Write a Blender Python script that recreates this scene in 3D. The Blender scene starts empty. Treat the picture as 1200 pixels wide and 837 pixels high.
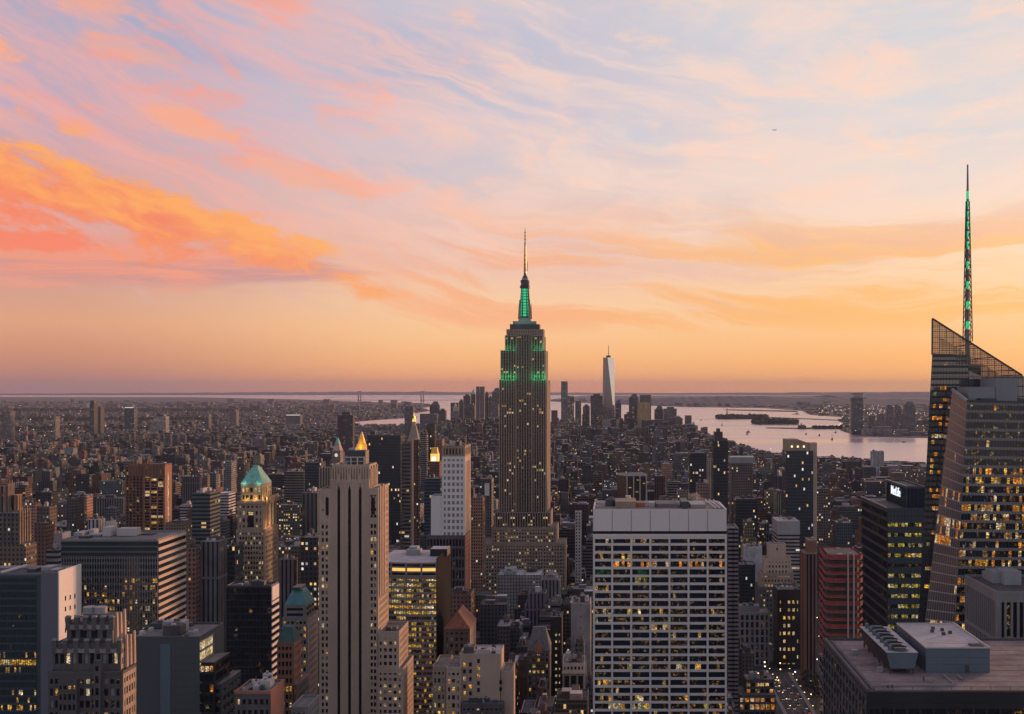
import bpy, math, random
import numpy as np
from mathutils import Vector

# ------------------------------------------------------------------ camera
F, VX, VY, CZ = 1350.0, 720.0, 455.0, 260.0      # focal length and vanishing point measured on the photograph
R = math.radians
sc = bpy.context.scene
COL = sc.collection
cam = bpy.data.objects.new("camera", bpy.data.cameras.new("camera"))
COL.objects.link(cam)
cam.location = (0, 0, CZ)
cam.rotation_euler = (R(90), 0, 0)
cam.data.sensor_width = 36.0
cam.data.lens = 36.0 * F / 1200.0
cam.data.shift_x = -(VX - 600.0) / 1200.0
cam.data.shift_y = (VY - 418.5) / 1200.0
cam.data.clip_start = 1.0
cam.data.clip_end = 200000.0
sc.camera = cam
sc.view_settings.view_transform = 'Standard'
sc.view_settings.look = 'None'
sc.view_settings.exposure = 0.0
sc.view_settings.gamma = 1.0
sc.view_settings.use_curve_mapping = False
sc.render.engine = 'CYCLES'
sc.cycles.max_bounces = 5
sc.cycles.diffuse_bounces = 2
sc.cycles.glossy_bounces = 3
sc.cycles.transparent_max_bounces = 12
sc.cycles.volume_bounces = 0
sc.cycles.use_denoising = True
sc.cycles.sample_clamp_indirect = 4.0


# ------------------------------------------------------------------ node helper
def lin(c):
    return tuple((v / 255.0 / 12.92) if v / 255.0 <= 0.04045 else ((v / 255.0 + 0.055) / 1.055) ** 2.4 for v in c) + (1.0,)


class NT:
    def __init__(s, tree):
        s.t = tree
        s.n = tree.nodes
        s.l = tree.links

    def put(s, sock, v):
        if isinstance(v, bpy.types.NodeSocket):
            s.l.new(v, sock)
        else:
            sock.default_value = v

    def m(s, op, a, b=None, c=None, clamp=False):
        n = s.n.new('ShaderNodeMath')
        n.operation = op
        n.use_clamp = clamp
        for i, v in enumerate((a, b, c)):
            if v is not None:
                s.put(n.inputs[i], v)
        return n.outputs[0]

    def rng(s, v, a, b, c=0.0, d=1.0, smooth=True):
        n = s.n.new('ShaderNodeMapRange')
        n.interpolation_type = 'SMOOTHSTEP' if smooth else 'LINEAR'
        for i, q in enumerate((v, a, b, c, d)):
            s.put(n.inputs[i], q)
        return n.outputs[0]

    def mix(s, f, a, b, mode='MIX'):
        n = s.n.new('ShaderNodeMix')
        n.data_type = 'RGBA'
        n.blend_type = mode
        s.put(n.inputs[0], f)
        s.put(n.inputs[6], a)
        s.put(n.inputs[7], b)
        return n.outputs[2]

    def ramp(s, f, stops):
        n = s.n.new('ShaderNodeValToRGB')
        e = n.color_ramp.elements
        while len(e) < len(stops):
            e.new(0.5)
        for i, (p, c) in enumerate(stops):
            e[i].position = p
        for i, (p, c) in enumerate(stops):
            e[i].color = c
        s.put(n.inputs[0], f)
        return n.outputs[0]

    def xyz(s, x, y, z=0.0):
        n = s.n.new('ShaderNodeCombineXYZ')
        for i, v in enumerate((x, y, z)):
            s.put(n.inputs[i], v)
        return n.outputs[0]

    def sep(s, v):
        n = s.n.new('ShaderNodeSeparateXYZ')
        s.put(n.inputs[0], v)
        return n.outputs[0], n.outputs[1], n.outputs[2]

    def noise(s, vec, scale, detail=4.0, rough=0.55, dist=0.0, dim='3D'):
        n = s.n.new('ShaderNodeTexNoise')
        n.noise_dimensions = dim
        s.put(n.inputs['Vector'], vec)
        n.inputs['Scale'].default_value = scale
        n.inputs['Detail'].default_value = detail
        n.inputs['Roughness'].default_value = rough
        n.inputs['Distortion'].default_value = dist
        return n.outputs['Fac']

    def white(s, vec, dim='3D'):
        n = s.n.new('ShaderNodeTexWhiteNoise')
        n.noise_dimensions = dim
        s.put(n.inputs['Vector'], vec)
        return n.outputs['Value'], n.outputs['Color']


# ------------------------------------------------------------------ sky and sun
SUN_AZ, SUN_EL = 44.0, 4.0           # degrees right of the view axis (+Y), above the horizon
world = bpy.data.worlds.new("World")
sc.world = world
world.use_nodes = True
w = NT(world.node_tree)
for n in list(w.n):
    w.n.remove(n)
tc = w.n.new('ShaderNodeTexCoord')
dx, dy, dz = w.sep(tc.outputs['Generated'])
DEG = 57.29578
az = w.m('MULTIPLY', w.m('ARCTAN2', dx, dy), DEG)
el = w.m('MULTIPLY', w.m('ARCSINE', dz), DEG)
tt = w.m('DIVIDE', w.m('ADD', el, 2.0), 42.0, clamp=True)


def stops(*a):
    return [((e + 2.0) / 42.0, lin(c)) for e, c in a]


left = w.ramp(tt, stops((0, (178, 122, 116)), (1.2, (204, 139, 116)), (3.0, (224, 162, 128)), (4.2, (214, 158, 138)), (6, (204, 150, 144)),
                        (9, (208, 160, 158)), (12, (196, 166, 182)), (16, (180, 170, 192)), (19.5, (158, 158, 188)), (40, (116, 130, 172))))
cent = w.ramp(tt, stops((0, (248, 160, 116)), (1.2, (254, 184, 124)), (2.6, (253, 197, 144)), (4, (249, 202, 160)), (6, (240, 194, 172)),
                        (9, (226, 196, 190)), (13, (208, 196, 206)), (19, (200, 196, 208)), (40, (130, 144, 182))))
right = w.ramp(tt, stops((0, (252, 174, 108)), (1.4, (253, 184, 116)), (4, (251, 202, 154)), (7, (246, 212, 180)), (10, (239, 217, 204)),
                         (14, (222, 214, 214)), (19, (210, 208, 214)), (40, (140, 148, 178))))
back = w.ramp(tt, stops((0, (214, 196, 188)), (6, (224, 210, 206)), (15, (202, 205, 216)), (40, (146, 160, 196))))
g = w.mix(w.rng(az, -27.0, -7.0), left, cent)
g = w.mix(w.rng(az, -4.0, 15.0), g, right)

# clouds, laid out in direction (azimuth and elevation)
# streaks fall to the right on the left of the view and rise again on the far right
bend = w.m('ADD', w.m('MULTIPLY', az, -0.17), w.m('MULTIPLY', w.m('MULTIPLY', az, az), 0.0055))
acr = w.m('SUBTRACT', el, bend)
warp = w.m('MULTIPLY', w.m('SUBTRACT', w.noise(w.xyz(w.m('MULTIPLY', az, 0.07), w.m('MULTIPLY', el, 0.14), 2.0), 1.0, 4.0, 0.5), 0.5), 5.0)
acrw = w.m('ADD', acr, warp)
azw = w.m('ADD', az, w.m('MULTIPLY', warp, 1.6))
fine = w.noise(w.xyz(w.m('MULTIPLY', azw, 0.085), w.m('MULTIPLY', acrw, 0.42), 3.1), 1.0, 10.0, 0.66, 0.3)
soft = w.noise(w.xyz(w.m('MULTIPLY', azw, 0.045), w.m('MULTIPLY', acrw, 0.17), 9.7), 1.0, 6.0, 0.6, 0.4)
puff = w.noise(w.xyz(w.m('MULTIPLY', az, 0.20), w.m('ADD', w.m('MULTIPLY', acr, 0.28), w.m('MULTIPLY', el, 0.26)), 5.0), 1.0, 10.0, 0.60, 0.6)
feather = w.m('SUBTRACT', 1.0, w.m('MULTIPLY', w.m('ABSOLUTE', w.m('SUBTRACT', w.noise(w.xyz(w.m('MULTIPLY', azw, 0.06), w.m('MULTIPLY', acrw, 0.30), 31.0), 1.0, 9.0, 0.62, 0.5), 0.5)), 4.0), clamp=True)
low = w.noise(w.xyz(w.m('MULTIPLY', azw, 0.05), w.m('MULTIPLY', acrw, 0.55), 21.0), 1.0, 9.0, 0.6, 0.8)


def bell(v, c, r):
    q = w.m('DIVIDE', w.m('SUBTRACT', v, c), r)
    return w.m('EXPONENT', w.m('MULTIPLY', w.m('MULTIPLY', q, q), -1.0))


# pale blue-grey gaps high up
gap = w.m('MULTIPLY', w.rng(soft, 0.49, 0.62), w.rng(el, 8.0, 11.5))
g = w.mix(w.m('MULTIPLY', gap, 0.7), g, w.mix(w.rng(az, -22.0, 6.0), lin((168, 168, 196)), lin((206, 209, 216))))
blue = w.m('MULTIPLY', bell(az, -9.5, 5.5), bell(w.m('ADD', el, w.m('MULTIPLY', warp, .5)), 15.6, 1.9))
g = w.mix(w.m('MULTIPLY', blue, 0.9), g, lin((166, 178, 206)))
# pink cirrus across them
pinkc = w.mix(w.rng(az, -20.0, 0.0), lin((248, 172, 158)), lin((250, 216, 198)))
wisp = w.m('MULTIPLY', w.m('MULTIPLY', w.rng(feather, 0.35, 1.0), w.rng(fine, 0.34, 0.62)), w.rng(el, 5.0, 8.0))
g = w.mix(w.m('MULTIPLY', wisp, 0.68), g, pinkc)
tuft = w.m('MULTIPLY', w.rng(puff, 0.50, 0.67), w.rng(el, 6.0, 9.0))
g = w.mix(w.m('MULTIPLY', tuft, w.rng(az, -26.0, 14.0, 0.8, 0.6)), g, w.mix(w.rng(az, -20.0, 2.0), lin((249, 158, 136)), lin((254, 212, 190))))
# golden streaks low on the right and in the middle, rosy grey between them
gold = w.m('MULTIPLY', w.m('MULTIPLY', w.rng(low, 0.42, 0.58), w.rng(el, 2.2, 3.6)), w.rng(el, 10.0, 6.0))
goldc = w.mix(w.rng(az, -8.0, 10.0), lin((249, 172, 130)), lin((252, 184, 112)))
g = w.mix(w.m('MULTIPLY', gold, w.m('MULTIPLY', 0.85, w.rng(az, -18.0, -6.0))), g, goldc)
rose = w.m('MULTIPLY', w.m('MULTIPLY', w.rng(fine, 0.52, 0.36), w.rng(el, 3.0, 4.4)), w.rng(el, 11.0, 7.0))
g = w.mix(w.m('MULTIPLY', rose, 0.42), g, lin((226, 178, 170)))
# the long lit cloud on the left: coral streaks along its flat base, broken orange body
flat = w.noise(w.xyz(w.m('MULTIPLY', azw, 0.10), w.m('MULTIPLY', w.m('ADD', el, w.m('MULTIPLY', warp, .12)), 0.95), 44.0), 1.0, 9.0, 0.6, 0.3)
uenv = w.m('MULTIPLY', bell(el, 5.6, 1.15), w.rng(az, -8.0, -16.0))
umask = w.m('MULTIPLY', w.rng(w.m('ADD', uenv, w.m('MULTIPLY', w.m('SUBTRACT', flat, 0.5), 2.0)), 0.25, 0.85), w.rng(uenv, 0.05, 0.4))
ucol = w.mix(w.rng(flat, 0.40, 0.60), lin((192, 138, 146)), lin((246, 152, 124)))
g = w.mix(w.m('MULTIPLY', umask, 0.75), g, ucol)
ctr = w.m('SUBTRACT', 9.7, w.m('MULTIPLY', w.m('ADD', az, 28.0), 0.275))
thick = w.rng(az, -28.0, -10.0, 2.4, 0.8, smooth=False)
qd = w.m('DIVIDE', w.m('SUBTRACT', el, ctr), thick)
env = w.m('MULTIPLY', w.m('EXPONENT', w.m('MULTIPLY', w.m('MULTIPLY', qd, qd), -0.8)), w.rng(az, -7.5, -15.5))
shred = w.noise(w.xyz(w.m('MULTIPLY', az, 0.42), w.m('ADD', w.m('MULTIPLY', acr, 0.55), w.m('MULTIPLY', el, 0.5)), 77.0), 1.0, 10.0, 0.64, 0.4)
dens = w.m('ADD', w.m('ADD', w.m('MULTIPLY', env, 0.95), w.m('MULTIPLY', w.m('SUBTRACT', puff, 0.5), 2.6)), w.m('MULTIPLY', w.m('SUBTRACT', shred, 0.5), 2.4))
body = w.m('MULTIPLY', w.rng(dens, 0.32, 0.86), w.rng(env, 0.05, 0.45))
lift = w.m('ADD', w.m('MULTIPLY', qd, 0.30), w.m('MULTIPLY', w.m('SUBTRACT', shred, 0.5), 2.2))
orange = w.mix(w.rng(lift, -0.45, 0.40), lin((246, 128, 92)), lin((255, 168, 88)))
orange = w.mix(w.m('MULTIPLY', w.rng(az, -22.0, -10.0), 0.55), orange, lin((253, 180, 116)))
g = w.mix(w.m('MULTIPLY', body, 0.92), g, orange)
rd = w.m('MULTIPLY', bell(el, 6.5, 0.6), w.rng(az, -22.5, -26.0))
red = w.m('MULTIPLY', w.rng(w.m('ADD', rd, w.m('MULTIPLY', w.m('SUBTRACT', shred, 0.5), 2.0)), 0.35, 0.8), w.rng(rd, 0.05, 0.3))
g = w.mix(w.m('MULTIPLY', red, 0.8), g, lin((250, 128, 96)))
# smaller coral tufts above it
for (ca, ce, ra, re_, amt) in ((-24.2, 16.9, 2.6, .9, .7), (-28.3, 14.8, 1.5, .7, .9), (-20.5, 12.2, 3.6, .8, .75), (-14.5, 10.0, 4.6, .8, .6), (-22.5, 15.0, 3.0, .7, .45)):
    tilt = w.m('ADD', el, w.m('MULTIPLY', w.m('SUBTRACT', az, ca), .20))
    e2 = w.m('MULTIPLY', bell(az, ca, ra), bell(tilt, ce, re_))
    t2_ = w.m('MULTIPLY', w.rng(w.m('ADD', e2, w.m('MULTIPLY', w.m('SUBTRACT', shred, 0.5), 2.2)), 0.35, 1.0), w.rng(e2, 0.05, 0.5))
    g = w.mix(w.m('MULTIPLY', t2_, amt), g, lin((252, 170, 132)))

behind = w.rng(w.m('ABSOLUTE', w.m('SUBTRACT', az, 10.0)), 60.0, 115.0)
g = w.mix(behind, g, back)
# afterglow round the point where the sun went down
ga = w.m('DIVIDE', w.m('SUBTRACT', az, SUN_AZ), 16.0)
ge = w.m('DIVIDE', el, 9.0)
glow = w.m('EXPONENT', w.m('MULTIPLY', w.m('ADD', w.m('MULTIPLY', ga, ga), w.m('MULTIPLY', ge, ge)), -1.0))
g = w.mix(w.m('MULTIPLY', glow, 1.0), g, (0.9, 0.42, 0.14, 1), 'ADD')

sky = w.n.new('ShaderNodeTexSky')
sky.sky_type = 'NISHITA'
sky.sun_disc = False
sky.sun_elevation = R(SUN_EL)
sky.sun_rotation = R(SUN_AZ)
bg1 = w.n.new('ShaderNodeBackground')
w.put(bg1.inputs[0], sky.outputs[0])
bg1.inputs[1].default_value = 0.012
bg2 = w.n.new('ShaderNodeBackground')
w.put(bg2.inputs[0], g)
bg2.inputs[1].default_value = 1.0
ads = w.n.new('ShaderNodeAddShader')
w.l.new(bg1.outputs[0], ads.inputs[0])
w.l.new(bg2.outputs[0], ads.inputs[1])
wo = w.n.new('ShaderNodeOutputWorld')
w.l.new(ads.outputs[0], wo.inputs[0])

sl = bpy.data.lights.new("sun", 'SUN')
sl.energy = 4.2
sl.angle = R(6)
sl.color = (1.0, 0.50, 0.26)
sun = bpy.data.objects.new("sun", sl)
COL.objects.link(sun)
sd = Vector((math.sin(R(SUN_AZ)) * math.cos(R(SUN_EL)), math.cos(R(SUN_AZ)) * math.cos(R(SUN_EL)), math.sin(R(SUN_EL))))
sun.rotation_euler = sd.to_track_quat('Z', 'Y').to_euler()
sun.location = (0, 0, 2000)


# ------------------------------------------------------------------ materials
M = {}


def newmat(name):
    m = bpy.data.materials.new(name)
    m.use_nodes = True
    m.cycles.emission_sampling = 'NONE'
    nt = NT(m.node_tree)
    return m, nt, nt.n['Principled BSDF']


def wallmat(name, c, rough=0.8, var=0.18, scale=0.08, metal=0.0, spec=0.3):
    m, t, p = newmat(name)
    geo = t.n.new('ShaderNodeNewGeometry')
    px, py, pz = t.sep(geo.outputs['Position'])
    n1 = t.noise(t.xyz(px, py, t.m('MULTIPLY', pz, 0.35)), scale, 5.0, 0.6)
    n2 = t.noise(geo.outputs['Position'], 1.1, 3.0, 0.6)
    k = t.m('ADD', t.rng(n1, 0.3, 0.7, 1 - var, 1 + var, False), t.rng(n2, 0.3, 0.7, -var * .5, var * .5, False))
    v = t.n.new('ShaderNodeVectorMath')
    v.operation = 'SCALE'
    v.inputs[0].default_value = c
    t.put(v.inputs['Scale'], k)
    t.put(p.inputs['Base Color'], v.outputs[0])
    p.inputs['Roughness'].default_value = rough
    p.inputs['Metallic'].default_value = metal
    p.inputs['Specular IOR Level'].default_value = spec
    M[name] = m


def glassmat(name, c, strength=0.0, e=(1, .6, .15), lo=0.35, hi=0.65, scale=0.5, rough=0.10, base=0.0):
    """window glass; a lit room shows as uneven warm patches behind it"""
    m, t, p = newmat(name)
    p.inputs['Base Color'].default_value = tuple(c) + (1,)
    p.inputs['Roughness'].default_value = rough
    p.inputs['Specular IOR Level'].default_value = 0.5
    if strength:
        geo = t.n.new('ShaderNodeNewGeometry')
        n1 = t.noise(geo.outputs['Position'], scale, 3.0, 0.7, 0.4)
        qx, qy, qz = t.sep(geo.outputs['Position'])
        n2 = t.noise(t.xyz(qx, qy, t.m('MULTIPLY', qz, 2.2)), scale * 3.4, 2.0, 0.6)
        fl = t.n.new('ShaderNodeVectorMath')
        fl.operation = 'MULTIPLY'
        t.put(fl.inputs[0], geo.outputs['Position'])
        fl.inputs[1].default_value = (.31, .31, .27)
        ff = t.n.new('ShaderNodeVectorMath')
        ff.operation = 'FLOOR'
        t.put(ff.inputs[0], fl.outputs[0])
        wv, wcol = t.white(ff.outputs[0])
        k = t.m('MULTIPLY', t.m('MULTIPLY', t.rng(n1, lo, hi), t.rng(n2, 0.42, 0.64, 0.06, 1.4)), t.rng(wv, 0, 1, .35, 1.35, False))
        wr, wg, wb = t.sep(wcol)
        ec = t.mix(t.rng(n2, .35, .65), tuple(e) + (1,), (e[0], e[1] * .72, e[2] * .5, 1))
        t.put(p.inputs['Emission Color'], t.mix(t.m('MULTIPLY', t.m('GREATER_THAN', wg, .68), .7), ec, (.95, .80, .52, 1)))
        t.put(p.inputs['Emission Strength'], t.m('MULTIPLY', t.m('ADD', k, base), strength))
    M[name] = m


def emitmat(name, e, s, sampled=False):
    m, t, p = newmat(name)
    p.inputs['Base Color'].default_value = (0.1, 0.1, 0.1, 1)
    p.inputs['Emission Color'].default_value = tuple(e) + (1,)
    p.inputs['Emission Strength'].default_value = s
    if sampled:
        m.cycles.emission_sampling = 'AUTO'
    M[name] = m


def facademat(name, bay, fh, ww, wh, litp, glass=(.012, .015, .02), bright=1.1, pale=0.4):
    """wall of a far building: its own colour (face attribute 'wall') with rows of glazed openings, some of them lit"""
    m, t, p = newmat(name)
    at = t.n.new('ShaderNodeAttribute')
    at.attribute_name = 'wall'
    uv = t.n.new('ShaderNodeUVMap')
    u, v, _ = t.sep(uv.outputs[0])
    su, sv = t.m('DIVIDE', u, bay), t.m('DIVIDE', v, fh)
    cu, cv = t.m('FLOOR', su), t.m('FLOOR', sv)
    fu, fv = t.m('FRACT', su), t.m('FRACT', sv)
    inu = t.m('LESS_THAN', t.m('ABSOLUTE', t.m('SUBTRACT', fu, 0.5)), ww / 2)
    inv = t.m('LESS_THAN', t.m('ABSOLUTE', t.m('SUBTRACT', fv, 0.5)), wh / 2)
    mask = t.m('MULTIPLY', inu, inv)
    wv, wc = t.white(t.xyz(cu, cv, 1.7))
    rv, _ = t.white(t.xyz(t.m('FLOOR', t.m('DIVIDE', u, 37.0)), cv, 5.3))
    thr = t.m('MULTIPLY', t.rng(rv, 0.55, 1.0, 0.5, 3.2), litp)
    lit = t.m('MULTIPLY', t.m('LESS_THAN', wv, thr), mask)
    geo = t.n.new('ShaderNodeNewGeometry')
    n1 = t.noise(geo.outputs['Position'], 0.07, 5.0, 0.6)
    sc_ = t.n.new('ShaderNodeVectorMath')
    sc_.operation = 'SCALE'
    t.put(sc_.inputs[0], at.outputs['Color'])
    t.put(sc_.inputs['Scale'], t.rng(n1, .3, .7, .46, .92, False))
    t.put(p.inputs['Base Color'], t.mix(mask, sc_.outputs[0], tuple(glass) + (1,)))
    t.put(p.inputs['Roughness'], t.rng(mask, 0, 1, 0.85, 0.18, False))
    cr, cg, cb = t.n.new('ShaderNodeSeparateColor').outputs
    t.put(cr.node.inputs[0], wc)
    t.put(p.inputs['Emission Color'], t.mix(t.m('LESS_THAN', cg, pale), (1, .58, .20, 1), (.95, .92, .80, 1)))
    t.put(p.inputs['Emission Strength'], t.m('MULTIPLY', t.m('MULTIPLY', lit, t.rng(cb, 0, 1, .25, 1.0, False)), bright))
    M[name] = m


def roofmat():
    m, t, p = newmat('roof')
    at = t.n.new('ShaderNodeAttribute')
    at.attribute_name = 'wall'
    geo = t.n.new('ShaderNodeNewGeometry')
    n1 = t.noise(geo.outputs['Position'], 0.12, 6.0, 0.65)
    sc_ = t.n.new('ShaderNodeVectorMath')
    sc_.operation = 'SCALE'
    t.put(sc_.inputs[0], at.outputs['Color'])
    t.put(sc_.inputs['Scale'], t.rng(n1, .3, .7, .5, 1.25, False))
    t.put(p.inputs['Base Color'], sc_.outputs[0])
    p.inputs['Roughness'].default_value = 0.9
    M['roof'] = m


roofmat()
facademat('facade_punched', 3.0, 3.5, 0.46, 0.50, 0.03)
facademat('facade_dense', 2.4, 3.4, 0.55, 0.55, 0.03)
facademat('facade_ribbon', 4.5, 3.8, 0.99, 0.48, 0.03, bright=.8)
facademat('facade_stripe', 3.4, 60.0, 0.42, 0.97, 0.0)
facademat('facade_glass', 1.8, 3.7, 0.86, 0.74, 0.02, glass=(.02, .03, .04))
facademat('facade_lit', 3.0, 3.6, 0.5, 0.5, 0.15)
facademat('facade_plain', 9.0, 9.0, 0.08, 0.14, 0.03)
wallmat('matte_black', (.015, .015, .017), rough=.95, spec=.05)
wallmat('limestone', (.40, .295, .225), var=.12)
wallmat('aged_limestone', (.26, .195, .15), var=.12)
wallmat('tan_stone', (.27, .20, .145), var=.2)
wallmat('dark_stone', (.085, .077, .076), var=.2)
wallmat('travertine', (.62, .56, .52), var=.05, scale=.03)
wallmat('brown_brick', (.17, .085, .06), var=.2)
wallmat('red_brick', (.27, .12, .085), var=.2)
wallmat('grey_concrete', (.19, .183, .18), var=.15)
wallmat('pale_concrete', (.40, .36, .34), var=.1)
wallmat('white_panel', (.60, .56, .54), var=.06)
wallmat('black_metal', (.018, .019, .022), rough=.45, var=.2)
wallmat('dark_metal', (.05, .055, .06), rough=.5, var=.2)
wallmat('teal_metal', (.035, .055, .065), rough=.4, var=.15)
wallmat('steel_blue', (.085, .115, .14), rough=.55, var=.1)
wallmat('grey_metal', (.24, .24, .25), rough=.5, var=.12)
wallmat('aluminium', (.30, .27, .25), rough=.4, var=.12)
wallmat('copper_green', (.16, .36, .29), rough=.7, var=.25, scale=.3)
wallmat('copper_dark', (.03, .065, .062), rough=.7, var=.25, scale=.3)
wallmat('copper_teal', (.07, .20, .21), rough=.7, var=.25, scale=.3)
wallmat('gilding', (.62, .36, .08), rough=.35, var=.2, metal=.7, scale=.3)
wallmat('roof_gravel', (.20, .155, .14), var=.42, scale=.10)
wallmat('roof_grey', (.14, .13, .125), var=.35, scale=.15)
wallmat('roof_dark', (.07, .065, .065), var=.35, scale=.15)
wallmat('roof_pale', (.36, .33, .33), var=.2, scale=.15)
wallmat('red_netting', (.30, .055, .05), rough=.9, var=.3, scale=.4)
wallmat('raw_concrete', (.19, .15, .145), var=.25, scale=.3)
wallmat('purple_wall', (.062, .067, .075), rough=.6, var=.08)
wallmat('blank_wall', (.10, .107, .13), rough=.5, var=.06)
wallmat('roof_tile', (.20, .085, .055), var=.3, scale=.5)
wallmat('slate', (.10, .10, .105), var=.3, scale=.5)
wallmat('tank_wood', (.13, .09, .065), var=.3, scale=.8)
wallmat('far_land', (.045, .042, .045), var=.4, scale=.002)
wallmat('asphalt', (.05, .048, .048), var=.3, scale=.02)
wallmat('foliage', (.035, .042, .022), var=.5, scale=.08)
wallmat('bark', (.06, .045, .035), var=.3)
wallmat('hull', (.12, .10, .10), var=.2)
wallmat('steel_tower', (.20, .20, .21), rough=.6, var=.1)
wallmat('statue_green', (.2, .3, .26), var=.1)
glassmat('win_dark', (.010, .012, .016))
glassmat('win_navy', (.012, .018, .030), rough=.06)
glassmat('win_pale', (.20, .19, .20), rough=.25)
glassmat('win_dim', (.010, .012, .014), .40, (1, .62, .2), .50, .68, .55)
glassmat('win_warm', (.02, .02, .015), 1.0, (1, .62, .14), .34, .64, .45, base=.04)
glassmat('win_gold', (.02, .02, .015), 1.0, (1, .66, .10), .33, .62, .30, base=.06)
glassmat('win_orange', (.02, .015, .01), 1.0, (1, .40, .05), .33, .62, .40, base=.06)
glassmat('win_white', (.02, .02, .02), .9, (1, .84, .50), .28, .6, .6, base=.12)
glassmat('win_lime', (.02, .02, .01), .7, (.85, .80, .14), .34, .62, .40, base=.04)
glassmat('win_green', (.010, .02, .018), .12, (.15, .9, .55), .40, .7, .3)
glassmat('blue_glass', (.024, .036, .044), rough=.05)
glassmat('pink_glass', (.085, .073, .075), rough=.10)
glassmat('brown_glass', (.034, .033, .029), rough=.07)
glassmat('grey_glass', (.05, .05, .058), rough=.08)
glassmat('mirror_glass', (.25, .26, .27), rough=.04)
M['mirror_glass'].node_tree.nodes['Principled BSDF'].inputs['Metallic'].default_value = .85
M['mirror_glass'].node_tree.nodes['Principled BSDF'].inputs['Base Color'].default_value = (.8, .78, .76, 1)
M['grey_glass'].node_tree.nodes['Principled BSDF'].inputs['IOR'].default_value = 2.1
M['blue_glass'].node_tree.nodes['Principled BSDF'].inputs['IOR'].default_value = 1.7
emitmat('sign_white', (.85, .92, 1), 1.1)
emitmat('lit_panel', (1, .93, .8), .7)


def screenmat():
    m = bpy.data.materials.new('screen_glass')
    m.use_nodes = True
    t = NT(m.node_tree)
    p = t.n['Principled BSDF']
    p.inputs['Base Color'].default_value = (.07, .055, .05, 1)
    p.inputs['Roughness'].default_value = .12
    tr = t.n.new('ShaderNodeBsdfTransparent')
    tr.inputs[0].default_value = (.80, .72, .68, 1)
    mx = t.n.new('ShaderNodeMixShader')
    mx.inputs[0].default_value = .45
    t.l.new(tr.outputs[0], mx.inputs[1])
    t.l.new(p.outputs[0], mx.inputs[2])
    t.l.new(mx.outputs[0], t.n['Material Output'].inputs['Surface'])
    M['screen_glass'] = m


screenmat()
emitmat('lamp_white', (1, .9, .72), 4.0)
emitmat('lamp_warm', (1, .62, .25), 4.0)
emitmat('lamp_red', (1, .06, .03), 3.0)
emitmat('green_light', (.0, .62, .24), .9)
emitmat('gold_light', (1, .60, .13), 1.0)


# ------------------------------------------------------------------ mesh helper
def wx(px, Y):
    return (px - VX) * Y / F


def wz(py, Y):
    return CZ + (VY - py) * Y / F


def ppx(x, y):
    return VX + x * F / y


def ppy(z, y):
    return VY - (z - CZ) * F / y


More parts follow.
